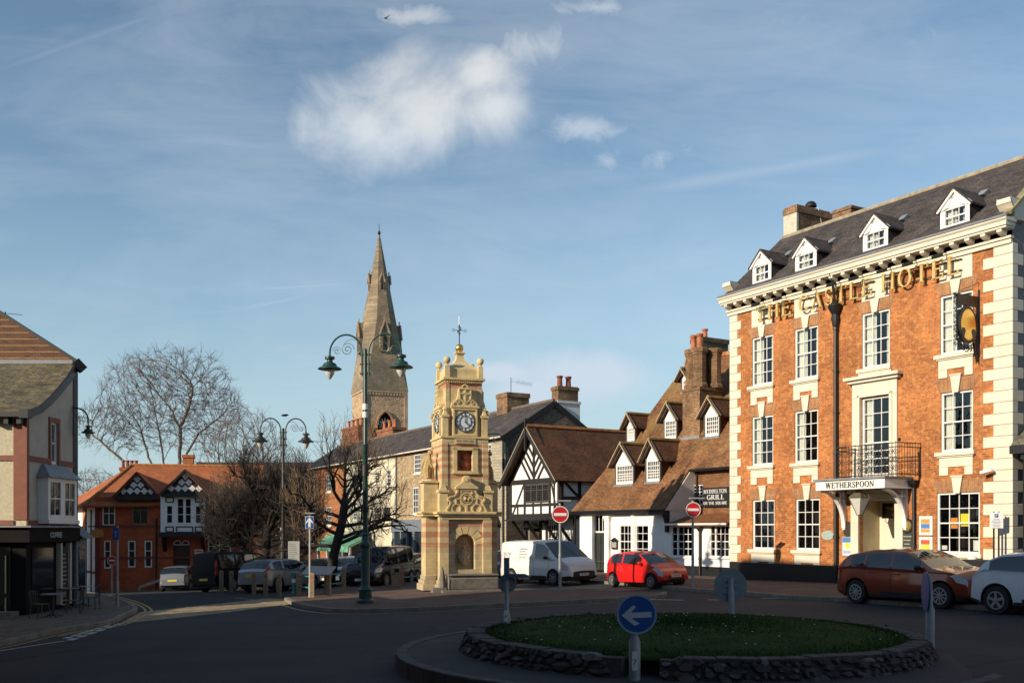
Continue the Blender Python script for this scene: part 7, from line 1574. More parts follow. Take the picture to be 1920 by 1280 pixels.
def no_entry(x, yb, yc, dpx, ytop, label):
    r, k = signpost('no_entry_sign', x, yb, label, R(4), group='no entry signs'); m = MB(); post(m, (yb-ytop)*k, .045, (yb-1040)*k); m.build('post', GALV, r)
    o = disc(r, (yb-yc)*k, dpx*k, -.07, SRED, SW); d = dpx*k; MB().box(-d*.38, d*.38, -.082, -.075, (yb-yc)*k-d*.085, (yb-yc)*k+d*.085).build('white_bar', SW, o)
    MB().box(-d*.2, d*.2, -.06, -.04, (yb-yc)*k-.2, (yb-yc)*k+.2).build('mounting_rails', GALV, r)
    l = MB(); zt = (yb-ytop)*k; l.box(-.15, .38, -.3, .0, zt, zt+.05); l.box(-.03, .03, -.03, .03, zt-.06, zt); l.build('sign_light', plain('lamp_grey', (.3, .3, .28), .5, .1), r)
no_entry(1050, 1107, 964, 31, 940, 'red no entry sign on grey post in front of the white van')
no_entry(1299, 1101, 955, 28, 935, 'red no entry sign on grey post beside the red car')
# one way sign
r, k = signpost('one_way_sign', 581, 1119, 'blue upright arrow sign on a tall pale post among the wooden bollards', 0); m = MB(); post(m, (1119-962)*k, .04, .5, .05); m.build('post', plain('pale_post', (.42, .42, .38), .5, .15), r)
z = (1119-979)*k; MB().box(-8*k, 8*k, -.07, -.05, z-11.5*k, z+11.5*k).build('sign_plate', SW, r); o = MB().box(-7.3*k, 7.3*k, -.078, -.071, z-10.8*k, z+10.8*k).build('blue_face', SBLUE, r)
a = MB(); a.box(-.045, .045, -.086, -.08, z-.18, z+.1); a.prism([(-.13, z+.02), (0, z+.2), (.13, z+.02), (.13, z-.05), (0, z+.1), (-.13, z-.05)][::-1], 'y', -.088, -.08); a.build('white_arrow', SW, o); MB().box(-8*k, 9*k, -.14, .1, (1119-963)*k, (1119-960.5)*k).build('sign_light', plain('lamp_grey', (.3, .3, .28)), r)
# cafe corner signs
r, k = signpost('turn_sign', 220, 1137, 'blue arrow sign on a grey post at the cafe corner', R(-10)); m = MB(); post(m, (1137-985)*k, .04, .9, .055); m.build('post', GALV, r); z = (1137-1000)*k
MB().box(-.14, .1, -.07, -.05, z-.22, z+.22).build('blue_face', SBLUE, r); a = MB(); a.box(-.04, .0, -.078, -.071, z-.12, z+.1); a.prism([(-.09, z+.04), (-.02, z+.14), (.05, z+.04)], 'y', -.078, -.071); a.build('arrow', plain('dim_white', (.25, .35, .45), .6, 0), r)
r, k = signpost('no_entry_sign', 210, 1112, 'small shaded no entry sign behind the cafe corner post', R(20), group='no entry signs'); m = MB(); post(m, 65*k, .035, .5, .045); m.build('post', GALV, r); o = disc(r, 62*k, 17*k, -.05, SRED, SW); MB().box(-.13, .13, -.062, -.056, 62*k-.03, 62*k+.03).build('white_bar', SW, o)
# roundabout signs
def rpt(x, y, Yd): k = Yd/FPX; X = (x-960)*k; return X, Yd, CZ-(y-HOR)*k, k
X, Y, z, k = rpt(1190, 1278, 14.75); r = empty('keep_left_sign', (X, Y, gz(X, Y)+.12), R(-6), 'big blue disc with white left arrow on a squat grey post in the wall notch', 'road sign')
zc_ = CZ-(1150-HOR)*k-gz(X, Y)-.12; d = 73*k; m = MB(); m.lathe([(.085, -.1), (.085, zc_-d/2-.12), (.04, zc_-d/2-.02), (.04, zc_)], (0, 0, 0), 14); m.build('post', GALV, r, smooth='auto')
sf = empty('sign_head', (0.03, 0, 0), 0); sf.parent = r; o = disc(sf, zc_, d, -.07, SBLUE, plain('pale_blue_rim', (.25, .38, .50), .5, .05)); q = MB()
ap_ = [(-.42, 0), (-.1, .29), (-.02, .24), (-.17, .08), (.40, .11), (.41, -.04), (-.16, -.07), (.08, -.22), (-.06, -.28)]; q.prism([(x*d*.92, zc_-.02+z_*d*.92) for x, z_ in ap_][::-1], 'y', -.082, -.075); q.build('white_arrow', plain('arrow_white', (.50, .56, .60), .5, .05), o)
MB().lathe([(d/2*1.0, -.058), (d/2*1.0, -.04)], (0, 0, zc_), 40, 'y').build('sign_back', SBACK, sf)
n_ = MB(); zn = CZ-(1237-HOR)*k-gz(X, Y)-.12; n_.box(-.04, .04, -.092, -.083, zn-.14, zn+.14); no_ = n_.build('number_plate', SW, r); text_mesh('7', .12, TXT, no_, 'number', Matrix.Translation((0, -.094, zn-.02)) @ FACE, .001)
def backsign(x, yb, Yd, yc, dpx, label, rz, numb=None, base=1):
    X, Y, z, k = rpt(x, yb, Yd); r = empty('roundabout_sign', (X, Y, z-.15), rz, label, 'road sign', 'signs on the roundabout'); zc_ = (yb-yc)*k+.15; d = dpx*k
    m = MB(); h0 = .55*base; m.lathe([(.075, -.3), (.075, h0), (.045, h0+.08), (.04, zc_+d*.25)], (0, 0, 0), 14); m.build('post', GALV, r, smooth='auto')
    sh = MB(); sh.lathe([(d/2, .05), (d/2, .065)], (0, 0, zc_), 40, 'y'); sh.lathe([(d/2-.02, .047), (d/2, .05)], (0, 0, zc_), 40, 'y') if 0 else None; sh.build('sign_back', SBACK, r); disc(r, zc_, d, .075, SBLUE, name='sign_face')
    b = MB(); b.box(-.06, .06, -.0, .049, zc_-d*.3, zc_+d*.22)
    for s in (-.22, 0, .16): b.box(-d*.2, d*.2, .02, .049, zc_+d*s-.012, zc_+d*s+.012)
    b.build('brackets', GALV, r)
    if numb: q = MB(); q.box(-.04, .04, -.085, -.077, .25, .48); o = q.build('number_plate', SW, r); text_mesh(numb, .1, TXT, o, 'number', Matrix.Translation((0, -.087, .36)) @ FACE, .001)
    return r
backsign(1371, 1141, 22.4, 1097.5, 63, 'grey back of the large round sign on the far rim of the roundabout', R(4))
r6 = backsign(950, 1173, 20.2, 1093, 35, 'small dark disc sign on a thin post at the left rim of the roundabout', R(-10), '6', .7)
k = 20.2/FPX; q = MB(); q.box(-.05, .05, -.05, .05, 100*k, 142*k); q.prism([(-.04, 112*k), (.36, 112*k), (.5, 107*k), (.36, 104*k), (-.04, 106*k)], 'y', -.05, .05); q.build('finger_box', plain('steel_blue', (.08, .15, .21), .5, .1), r6)
backsign(1744, 1198, 17.3, 1108, 74, 'edge on grey disc sign at the right rim of the roundabout', R(78), None, 1.2)
# parking sign by the hotel quoins
w0 = H.W(H.U(1868, -.5), -.5); r = empty('parking_sign', (w0.x, w0.y, gz(w0.x, w0.y)+.12), HA*.0+R(-20), 'white parking notice with blue P on two black posts by the hotel quoins', 'road sign'); k = w0.y/FPX; zc_ = CZ-(975-HOR)*k-w0.z*0-gz(w0.x, w0.y)-.12
m = MB(); m.bar((-.07, 0, 0), (-.07, 0, zc_+.28), .05); m.bar((.07, 0, 0), (.07, 0, zc_+.28), .05); m.build('posts', BLACK, r); hwp = 11.5*k; o = MB().box(-hwp, hwp, -.05, -.03, zc_-15*k, zc_+15*k).build('plate', SW, r, bevel=.004)
MB().box(-.055, .055, -.057, -.051, zc_+.09, zc_+.21).build('blue_square', SBLUE, o); text_mesh('P', .12, SW, o, 'letter', Matrix.Translation((0, -.06, zc_+.145)) @ FACE, .001)
tl = MB(); 
for i in range(7):
    w = hwp*(.45+.35*((i*31) % 7)/7); tl.box(-w, w, -.056, -.051, zc_+.03-i*.045, zc_+.045-i*.045)
tl.build('text_lines', plain('blue_grey_ink', (.2, .25, .4), .7, .3, 30), o)
# ---------------- bollards, rails, bin, boards ----------------
BG = 'weathered wooden bollards round the paved island'
def bollard(x, yb, yt, label, w=.17, dz=.12, capc=None):
    p = P(x, yb, dz); k = p.y/FPX; r = empty('wooden_bollard', (p.x, p.y, p.z+dz), rnd.uniform(-.15, .15), label, 'bollard', BG); h = (yb-yt)*k; m = MB()
    m.prism([(-w/2, -w/2), (w/2, -w/2), (w/2, w/2), (-w/2, w/2)], 'z', -.1, h-.05); m.hexa([(-w/2, -w/2, h-.05), (w/2, -w/2, h-.05), (w/2, w/2, h-.05), (-w/2, w/2, h-.05), (-w/2+.025, -w/2+.025, h), (w/2-.025, -w/2+.025, h), (w/2-.025, w/2-.025, h), (-w/2+.025, w/2-.025, h)]); m.build('shaft', WOOD, r)
    q = MB(); 
    for zz in (h-.17,): q.box(-w/2-.004, w/2+.004, -w/2-.004, w/2+.004, zz-.035, zz+.0)
    q.build('band', capc or plain('red_brown_reflector', (.35, .08, .04), .5, .1), r); return r, h, k
bl = [(415, 1109, 1069, 'leftmost dark wooden bollard behind the parked black van'), (434, 1110, 1070, 'wooden bollard, second from left, near the silver hatchback bumper'), (476, 1114, 1071, 'shaded wooden bollard in front of the silver hatchback number plate'), (498, 1116, 1071, 'shaded wooden bollard by the silver hatchback rear wheel'), (523, 1119, 1074, 'sunlit pale wooden bollard by the kerb left of the green bollard'),
      (560, 1115, 1072, 'wooden bollard carrying the left end of the green rails'), (585, 1119, 1073, 'wooden bollard just behind the one way sign post'), (644.5, 1104, 1062, 'sunlit wooden bollard at the right end of the rail by the black people carrier'), (753.5, 1098, 1057, 'sunlit wooden bollard beside the litter bin left of the clock tower'), (612, 1112, 1078, 'wooden post below the sloping information board')]
for x, yb, yt, lb_ in bl: bollard(x, yb, yt, lb_, dz=.0 if x < 540 else .12)
p = P(552, 1115, .12); r = empty('green_bollard', (p.x, p.y, p.z+.12), 0, 'green cast bollard with white band at the island tip', 'bollard'); m = MB(); m.lathe([(.13, 0), (.13, .08), (.10, .12), (.09, .7), (.12, .74), (.12, .8), (.14, .86), (.12, .93), (.02, .96)], (0, 0, 0), 14); m.build('shaft', plain('teal_paint', (.03, .22, .20), .4, .1), r, smooth='auto'); m = MB(); m.lathe([(.105, .5), (.105, .66)], (0, 0, 0), 14); m.build('white_band', WP, r)
def rail(xa, ya_, xb, yb_, zs_, label, dz=.12):
    a = P(xa, ya_, dz); b = P(xb, yb_, dz); r = empty('guard_rail', (a.x, a.y, a.z+dz), 0, label, 'rail', 'green tubular rails'); 
    for z in zs_: m = MB(); m.tube([(0, 0, z), (b.x-a.x, b.y-a.y, b.z-a.z+z)], .03, 8); m.build('rail', plain('teal_paint', (.03, .22, .20)), r)
rail(560, 1115, 585, 1119, (.35, .78), 'short pair of green rails between two bollards at the island tip')
rail(603, 1110, 644.5, 1104, (.3, .7), 'green rails running behind the information board'); rail(753.5, 1098, 792, 1094, (.38, .8), 'green rails between litter bin and clock tower')
p = P(743, 1100, .12); r = empty('litter_bin', (p.x, p.y, p.z+.12), .2, 'square stone coloured litter bin beside the wooden bollard', 'bin'); m = MB(); m.box(-.2, .2, -.2, .2, 0, .58); m.box(-.23, .23, -.23, .23, .583, .62); m.box(-.2, .2, -.2, .2, .623, .86); m.build('bin_body', plain('bin_stone', (.27, .22, .15), .8, .3, 6, .3), r, bevel=.015); MB().box(-.1, .1, -.206, -.19, .66, .82).build('bin_mouth', DARK, r)
p = P(594, 1113, .12); r = empty('information_board', (p.x+.1, p.y, p.z+.12), R(-14), 'sloping white information board on a low wooden frame', 'board'); m = MB(); m.hexa([(-.62, -.35, .78), (.62, -.35, .78), (.62, .25, 1.08), (-.62, .25, 1.08), (-.62, -.37, .81), (.62, -.37, .81), (.62, .24, 1.12), (-.62, .24, 1.12)]); m.build('board_panel', plain('board_pale', (.36, .34, .31), .5, .2, 12), r)
MB().box(.35, .5, -.1, .05, -.1, .9).build('leg', WOOD, r); MB().box(-.5, -.35, -.1, .05, -.1, .9).build('leg', WOOD, r)
# tall white notice board behind
Yn = 48.5; Xn = (551-960)/FPX*Yn; r = empty('notice_board', (Xn, Yn, gz(Xn, Yn)), R(5), 'tall white car park notice board behind the silver hatchback', 'board'); k = Yn/FPX; z1 = CZ-(1014-HOR)*k-gz(Xn, Yn); z0 = CZ-(1052-HOR)*k-gz(Xn, Yn)
MB().box(-10.5*k, 10.5*k, -.04, 0, z0, z1).build('panel', plain('notice_grey_white', (.45, .46, .44), .5, .1), r); m = MB(); m.box(-10*k, -9*k, 0, .06, 0, z1); m.box(9*k, 10*k, 0, .06, 0, z1); m.build('posts', GALV, r)
m = MB()
for i in range(9): m.box(-9*k, (2+((i*13) % 6))*k, -.046, -.041, z1-.12-i*.1, z1-.15-i*.1)
m.build('printed_lines', plain('faint_ink', (.2, .2, .2), .7, 0), r)
# ---------------- cafe tables and chairs ----------------
CI = plain('cafe_chair_iron', (.05, .05, .05), .5, .1, 5); TT = plain('table_top_grey', (.22, .22, .23), .35, .1, 6)
def table(x, y, label):
    p = P(x, y, .12); r = empty('cafe_table', (p.x, p.y, p.z+.12), 0, label, 'table', 'cafe tables on the pavement'); MB().lathe([(.36, .72), (.38, .73), (.38, .745), (.36, .75)], (0, 0, 0), 24).build('table_top', TT, r); MB().lathe([(.035, .03), (.035, .72)], (0, 0, 0), 8).build('pedestal', CI, r)
    m = MB(); 
    for i in range(4): t = PI/4+i*PI/2; m.bar((0, 0, .12), (.3*math.cos(t), .3*math.sin(t), .01), .04)
    m.build('table_feet', CI, r)
def chair(x, y, rz, label):
    p = P(x, y, .12); r = empty('cafe_chair', (p.x, p.y, p.z+.12), rz, label, 'chair', 'cafe chairs on the pavement'); MB().box(-.2, .2, -.2, .2, .43, .46).build('seat', CI, r, bevel=.01)
    for sx in (-1, 1):
        for sy in (-1, 1): MB().bar((sx*.18, sy*.18, .44), (sx*.21, sy*.22, 0), .025).build('leg', CI, r)
    m = MB(); m.tube([(-.19, .2, .44), (-.2, .25, .8), (-.12, .27, .86), (.12, .27, .86), (.2, .25, .8), (.19, .2, .44)], .013, 6)
    for i in range(3): m.bar((-.1+.1*i, .26, .85), (-.1+.1*i, .21, .45), .02)
    m.build('backrest', CI, r)
table(100, 1156, 'nearest round cafe table outside the black shopfront'); table(128, 1141, 'middle round cafe table in front of the chalk menu'); table(156, 1136, 'pale topped round cafe table nearest the kerb')
chair(75, 1158, R(80), 'dark cafe chair left of the nearest cafe table'); chair(138, 1150, R(-60), 'dark cafe chair between the two front tables'); chair(172, 1142, R(-90), 'dark cafe chair at the kerb side of the pale topped table'); chair(148, 1124, R(150), 'dark cafe chair behind the pale topped table, towards the blue shop')
# ---------------- birds ----------------
def bird(X, Y, Z, s, label, rz=0, mat=None, perch=False):
    r = empty('bird', (X, Y, Z), rz, label, 'bird'); m = MB(); m.tube([(-.18*s, 0, 0), (-.1*s, 0, .01*s), (.05*s, 0, .02*s), (.14*s, 0, .05*s), (.2*s, 0, .04*s)], [.01*s, .045*s, .06*s, .035*s, .005*s], 8); m.build('body', mat or IRON, r, smooth=True)
    for sg in (-1, 1):
        w = MB(); tip = (.02*s, sg*.5*s, .22*s) if not perch else (-.16*s, sg*.05*s, -.01*s); mid_ = (.08*s, sg*.25*s, .14*s) if not perch else (0, sg*.06*s, .02*s)
        w.quad((.08*s, sg*.03*s, .03*s), mid_, tip, (-.02*s, sg*.22*s, .1*s) if not perch else (-.1*s, sg*.05*s, 0), (-.07*s, sg*.03*s, .02*s)); o = w.build('wing', mat or IRON, r); sm = o.modifiers.new('s', 'SOLIDIFY'); sm.thickness = .012*s
Yb = 60; bird((723-960)/FPX*Yb, Yb, CZ+(HOR-35)/FPX*Yb, .75, 'gull gliding in the blue sky above the big cloud', R(60), plain('gull_grey', (.15, .15, .16), .7, .2))
for x, y, Yb, lb_ in ((276, 783, 84, 'crow perched in the left limbs of the great bare tree'), (381, 751, 84, 'crow perched high in the right crown of the great bare tree'), (534, 779, 56, 'crow on the top twig beside the dark twin lamp')):
    bird((x-960)/FPX*Yb, Yb, CZ+(HOR-y)/FPX*Yb, 1.2, lb_, R(30), None, True)

ya_ = 38.0; r = empty('tv_aerial', ((10-960)/FPX*ya_, ya_, CZ+(HOR-600)/FPX*ya_-.4), 0, 'thin aerial rod poking up from the striped gable of the cafe building', 'aerial'); m = MB(); m.tube([(0, 0, -.6), (0, 0, .72)], .02, 5); m.tube([(-.2, 0, .68), (.64, 0, .60)], .012, 4); m.build('aerial_rods', IRON, r)
# ---------------- cars: a loft of cross sections with real wheel arches ----------------
TYRE = plain('tyre_rubber', (.018, .018, .018), .85, .15, 8); CGLASS = plain('car_glass', (.012, .015, .018), .04, 0, spec=.9); RIMM = plain('alloy_rim', (.42, .42, .42), .35, .1, 5, metal=.6)
PLAST = plain('car_black_plastic', (.015, .015, .016), .6, .1); HEAD = plain('headlight_lens', (.5, .53, .55), .08, .15, 9, spec=.8); TAILR = plain('tail_light_red', (.35, .01, .01), .15, .1, 8); PLATE = plain('plate_white', (.7, .7, .66), .5, 0); PLATEY = plain('plate_yellow', (.7, .5, .05), .5, 0); CHROME = plain('chrome', (.6, .6, .62), .12, 0, metal=1)
def interp(kp, x):
    for (x0, y0), (x1, y1) in zip(kp, kp[1:]):
        if x <= x1:
            t = (x-x0)/(x1-x0) if x1 > x0 else 0; t = cl(t); return y0+(y1-y0)*t
    return kp[-1][1]
def car(name, label, c, head, paint, L=4.0, W=1.7, H=1.5, roof=(), belt=(), xf=1.2, xr=-1.25, wr=.3, pil=(), ws=(.3, 1.0), rs=(-2, -1.6), glz=(), plate='YA11 PMF', rear_plate=None, grille=(), lights=(), tails=(), cls=None, sill=.24, group=None, dark=None, rimn=5, rimm=None, roofm=None, mir=None, tumb=.76, steer=0, cat='car', arch=.07, door=(), handles=(), nose=.16):
    """c ground centre, head unit heading in plan. Local +x is the front."""
    X, Y = c; a = math.atan2(head[1], head[0]); hx, hy = math.cos(a), math.sin(a)
    slope = [(gz(X+.5*hx, Y+.5*hy)-gz(X-.5*hx, Y-.5*hy)), (gz(X-.5*hy, Y+.5*hx)-gz(X+.5*hy, Y-.5*hx))]
    Rm = (Matrix.Rotation(a, 4, 'Z') @ Matrix.Rotation(-math.atan(slope[0]), 4, 'Y') @ Matrix.Rotation(math.atan(slope[1]), 4, 'X')).to_euler()
    r = empty(name, (X, Y, gz(X, Y)), tuple(Rm), label, cat, group)
    hl = L/2; ra = wr+arch; xs = sorted({round(-hl+L*i/76, 4) for i in range(77)}|{-hl+.03, -hl+.08, hl-.03, hl-.08}); NL = 11; ups = (.06, .30, .6, .88, 1.0); tops = (.86, .6, .3, 0)
    def zbot(x):
        z = sill+.10*cl((abs(x)-hl+.35)/.35)
        for w in (xf, xr):
            if abs(x-w) < ra: z = max(z, wr+math.sqrt(ra*ra-(x-w)**2)*.98)
        return z
    def half(x, z, zb, zr_):
        e = abs(x)/hl; w = W/2*(1-.05*e**2-nose*cl((e-.72)/.28)**2.2)
        if z <= zb: t = cl((z-.2)/(zb-.2)); return w*(.955+.045*math.sin(PI*min(1, t*.95+.1)))
        t = cl((z-zb)/(H-zb)); return w*(.97-(1-tumb)*t**1.15)
    cols = []
    for x in xs:
        zr_ = interp(roof, x); zb = min(interp(belt, x), zr_-.035); z0 = min(zbot(x), zb-.02); crown = .05 if zr_ > H*.7 else .045
        ze_ = max(zb, zr_-crown); pts = []
        for j in range(NL): t = j/(NL-1); z = z0+(zb-z0)*t; pts.append((x, half(x, z, zb, zr_), z))
        for u in ups: z = zb+(ze_-zb)*u; pts.append((x, half(x, z, zb, zr_), z))
        ye = pts[-1][1]
        for u in tops: pts.append((x, ye*u, ze_+(zr_-ze_)*(1-u*u)))
        cols.append(pts)
    n = len(cols[0]); parts = {}
    def put(nm, q): 
        if nm not in parts: parts[nm] = MB()
        parts[nm].quad(*q)
    ib = NL-1
    def side_class(x, j, z, sg):
        for g in glz:
            if g[0] < x < g[1] and NL+0 <= j <= NL+2 and z > interp(belt, x)+.01: return 'side_window'
        if NL-1 <= j <= NL+3 and ws[0]-.6 < x and False: return 'body'
        for l, (j0, j1) in LR:
            if l[0] < x < l[1] and j0 <= j < j1 and (x-l[0])/(l[1]-l[0]) > .35*(j-j0)/max(1, j1-j0): return 'headlight'
        for l, (j0, j1) in TR:
            if l[0] < x < l[1] and j0 <= j < j1: return 'tail_light'
        if dark and z < dark(x): return 'lower_trim'
        return 'body'
    def jr(l):
        xm = (l[0]+l[1])/2; i_ = min(range(len(xs)), key=lambda k: abs(xs[k]-xm)); z0_, z1_ = cols[i_][0][2], cols[i_][NL-1][2]; return (round((l[2]-z0_)/(z1_-z0_)*(NL-1)), max(round((l[3]-z0_)/(z1_-z0_)*(NL-1)), round((l[2]-z0_)/(z1_-z0_)*(NL-1))+1))
    LR = [(l, jr(l)) for l in lights]; TR = [(l, jr(l)) for l in tails]
    for i in range(len(xs)-1):
        A, B = cols[i], cols[i+1]; xm = (xs[i]+xs[i+1])/2
        for sg in (1, -1):
            for j in range(n-1):
                q = [A[j], B[j], B[j+1], A[j+1]]; q = [(p[0], sg*p[1], p[2]) for p in q]
                if sg > 0: q.reverse()
                zm = sum(p[2] for p in q)/4
                if j < n-1-len(tops): nm = side_class(xm, j, zm, sg)
                else:
                    nm = 'body'; 
                    if ws[0] < xm < ws[1] : nm = 'windscreen' if j >= n-len(tops) or True else nm
                    elif rs[0] < xm < rs[1]: nm = 'rear_window'
                    elif roofm and rs[1] <= xm <= ws[0]: nm = 'roof_panel'
                if nm in ('side_window', 'headlight', 'tail_light'): nm += '+' if sg > 0 else '-'
                if nm.startswith('side_window'):
                    for g in glz:
                        if g[0] < xm < g[1]: nm += str(glz.index(g))
                put(nm, q)
    for end, C_ in ((1, cols[-1]), (-1, cols[0])):
        K = 12
        for j in range(n-1):
            for k in range(K):
                t0, t1 = -1+2*k/K, -1+2*(k+1)/K; q = [(C_[j][0], C_[j][1]*t0, C_[j][2]), (C_[j][0], C_[j][1]*t1, C_[j][2]), (C_[j+1][0], C_[j+1][1]*t1, C_[j+1][2]), (C_[j+1][0], C_[j+1][1]*t0, C_[j+1][2])]
                if end < 0: q.reverse()
                zm = (q[0][2]+q[2][2])/2; ym = (q[0][1]+q[1][1])/2; nm = 'body'
                for g in (grille if end > 0 else ()):
                    if abs(ym) < g[0]*(1 if zm < (g[1]+g[2])/2 else .93) and g[1] < zm < g[2]: nm = 'grille'
                put(nm, q)
    names = {'headlight+': 'headlight', 'headlight-': 'headlight', 'tail_light+': 'tail_light', 'tail_light-': 'tail_light'}
    mats = {'body': paint, 'lower_trim': PLAST, 'windscreen': CGLASS, 'rear_window': CGLASS, 'headlight': HEAD, 'tail_light': TAILR, 'grille': PLAST, 'roof_panel': roofm, 'side_window': CGLASS}
    body = None
    for nm, mb in sorted(parts.items(), key=lambda t: t[0] != 'body'):
        base = nm.split('+')[0].split('-')[0]; o = mb.build(base, mats[base], r)
        me = o.data; bm_ = __import__('bmesh').new(); bm_.from_mesh(me); __import__('bmesh').ops.remove_doubles(bm_, verts=bm_.verts, dist=.0008); __import__('bmesh').ops.dissolve_degenerate(bm_, edges=bm_.edges, dist=.0005); bm_.to_mesh(me); bm_.free()
        me.polygons.foreach_set('use_smooth', [True]*len(me.polygons)); me.set_sharp_from_angle(angle=R(38))
        if base == 'body': body = o
    # dark underbody and wheel wells
    u = MB(); u.box(-hl+.25, hl-.25, -W*.40, W*.40, .2, .62); u.build('underbody', PLAST, r)
    # wheels
    for xw, st in ((xf, steer), (xr, 0)):
        for sg in (1, -1):
            wh = empty('wheel', (xw, sg*(W/2-.10), wr), (0, 0, st)); wh.parent = r; t = MB(); tw_ = .19
            t.lathe([(wr*.62, -tw_/2), (wr*.95, -tw_/2), (wr, -tw_/2+.03), (wr, tw_/2-.03), (wr*.95, tw_/2), (wr*.62, tw_/2)], (0, 0, 0), 28, 'y'); t.build('tyre', TYRE, wh, smooth='auto')
            m = MB(); yo = sg*tw_/2; m.lathe([(wr*.64, yo-sg*.05), (wr*.64, yo+sg*.002)] if sg > 0 else [(wr*.64, yo+.0), (wr*.64, yo+.05)], (0, 0, 0), 24, 'y') if 0 else None
            for k in range(24):
                a0, a1 = 2*PI*k/24, 2*PI*(k+1)/24; m.bar((wr*.61*math.cos(a0), yo-sg*.012, wr*.61*math.sin(a0)), (wr*.61*math.cos(a1), yo-sg*.012, wr*.61*math.sin(a1)), wr*.10, .03, (0, 1, 0))
            for k in range(rimn): a0 = 2*PI*k/rimn+.3; m.bar((0, yo-sg*.01, 0), (wr*.6*math.cos(a0), yo-sg*.008, wr*.6*math.sin(a0)), wr*(.2 if rimn <= 6 else .1), .025, (0, 1, 0))
            m.lathe([(wr*.14, yo-.02), (wr*.14, yo+.02)], (0, 0, 0), 12, 'y'); m.build('rim', rimm or RIMM, wh)
            d = MB(); d.lathe([(wr*.6, yo-sg*.04-.004), (wr*.6, yo-sg*.04+.004)], (0, 0, 0), 20, 'y'); d.build('brake_disc', plain('dark_hub', (.03, .03, .03), .7, .1), wh)
    # door gaps, handles, mirrors
    dl = MB()
    for dx in door:
        for sg in (1, -1):
            z1 = interp(belt, dx)-.0; z = sill+.08
            while z < z1-.03: dl.box(dx-.006, dx+.006, sg*(half(dx, z+.05, z1, 0)-.004), sg*(half(dx, z+.05, z1, 0)+.003), z, z+.1); z += .1
    if door: dl.build('door_gap', PLAST, r)
    for hx_ in handles:
        for sg in (1, -1): z = interp(belt, hx_)-.12; y = half(hx_, z, z+.12, 0); MB().box(hx_-.09, hx_+.09, sg*(y-.01), sg*(y+.03), z-.015, z+.015).build('door_handle', paint, r, bevel=.006)
    mx_ = mir if mir is not None else ws[0]+.35
    for sg in (1, -1):
        m = MB(); zz = interp(belt, mx_-.1)+.07; yy = W/2*.95; m.tube([(mx_, sg*yy, zz), (mx_-.02, sg*(yy+.1), zz+.03), (mx_-.03, sg*(yy+.2), zz+.03)], [.03, .075, .06], 8); m.build('wing_mirror', roofm or paint if not dark else PLAST, r, smooth=True)
    def np_(x, txt, z, mat, sg):
        m = MB(); m.box(x-.012*sg, x+.004*sg, -.26, .26, z-.055, z+.055); o = m.build('number_plate', mat, r)
        M = Matrix.Translation((x+.006*sg, 0, z)) @ Matrix.Rotation(PI/2*sg, 4, 'Z') @ FACE; text_mesh(txt, .095, TXT, o, 'registration', M, .001) if txt else None
    if plate: np_(hl+.012, plate[0] if isinstance(plate, tuple) else plate, plate[1] if isinstance(plate, tuple) else .42, PLATE, 1)
    if rear_plate: np_(-hl-.012, rear_plate[0], rear_plate[1], PLATEY, -1)
    return r
def paint(name, c, rough=.32, coat=.7, metal=0): return plain(name, c, rough, .06, 2, coat=coat, metal=metal)
dirh = Vector((.5177, -.8556)); nrm = Vector((.8556, .5177))
# --- small red hatchback ---
w1_, w2_ = P(1157, 1100), P(1224, 1103); hv = (w2_-w1_).xy.normalized(); cen = (w1_+w2_).xy/2+Vector((-hv.y, hv.x))*.66
red = car('red_hatchback', 'small bright red hatchback parked in front of the white pub', cen, hv, paint('red_car_paint', (.62, .012, .012)), L=3.43, W=1.63, H=1.47, xf=1.1, xr=-1.18, wr=.29,
    roof=((-1.72, .62), (-1.68, .95), (-1.55, 1.18), (-1.25, 1.40), (-.6, 1.47), (.0, 1.46), (.35, 1.40), (.75, 1.18), (1.1, .96), (1.45, .84), (1.65, .68), (1.72, .52)), belt=((-1.7, .9), (-1.4, .99), (-.6, .96), (.6, .90), (1.1, .88)), ws=(.40, 1.04), rs=(-1.64, -1.32), glz=((-1.3, -.62), (-.52, .55)),
    grille=((.38, .42, .60), (.45, .28, .40)), lights=((1.2, 1.66, .62, .80),), tails=((-1.7, -1.5, .62, .95),), plate=('YK10 PMF', .50), door=(-.6, .72), handles=(-.45,), mir=.62, rimn=8)
m = MB(); m.bar((1.66, -.1, .66), (1.70, 0, .70), .02); m.bar((1.66, .1, .66), (1.70, 0, .70), .02); m.bar((1.67, -.1, .62), (1.71, 0, .66), .02); m.bar((1.67, .1, .62), (1.71, 0, .66), .02); m.build('badge', CHROME, red)
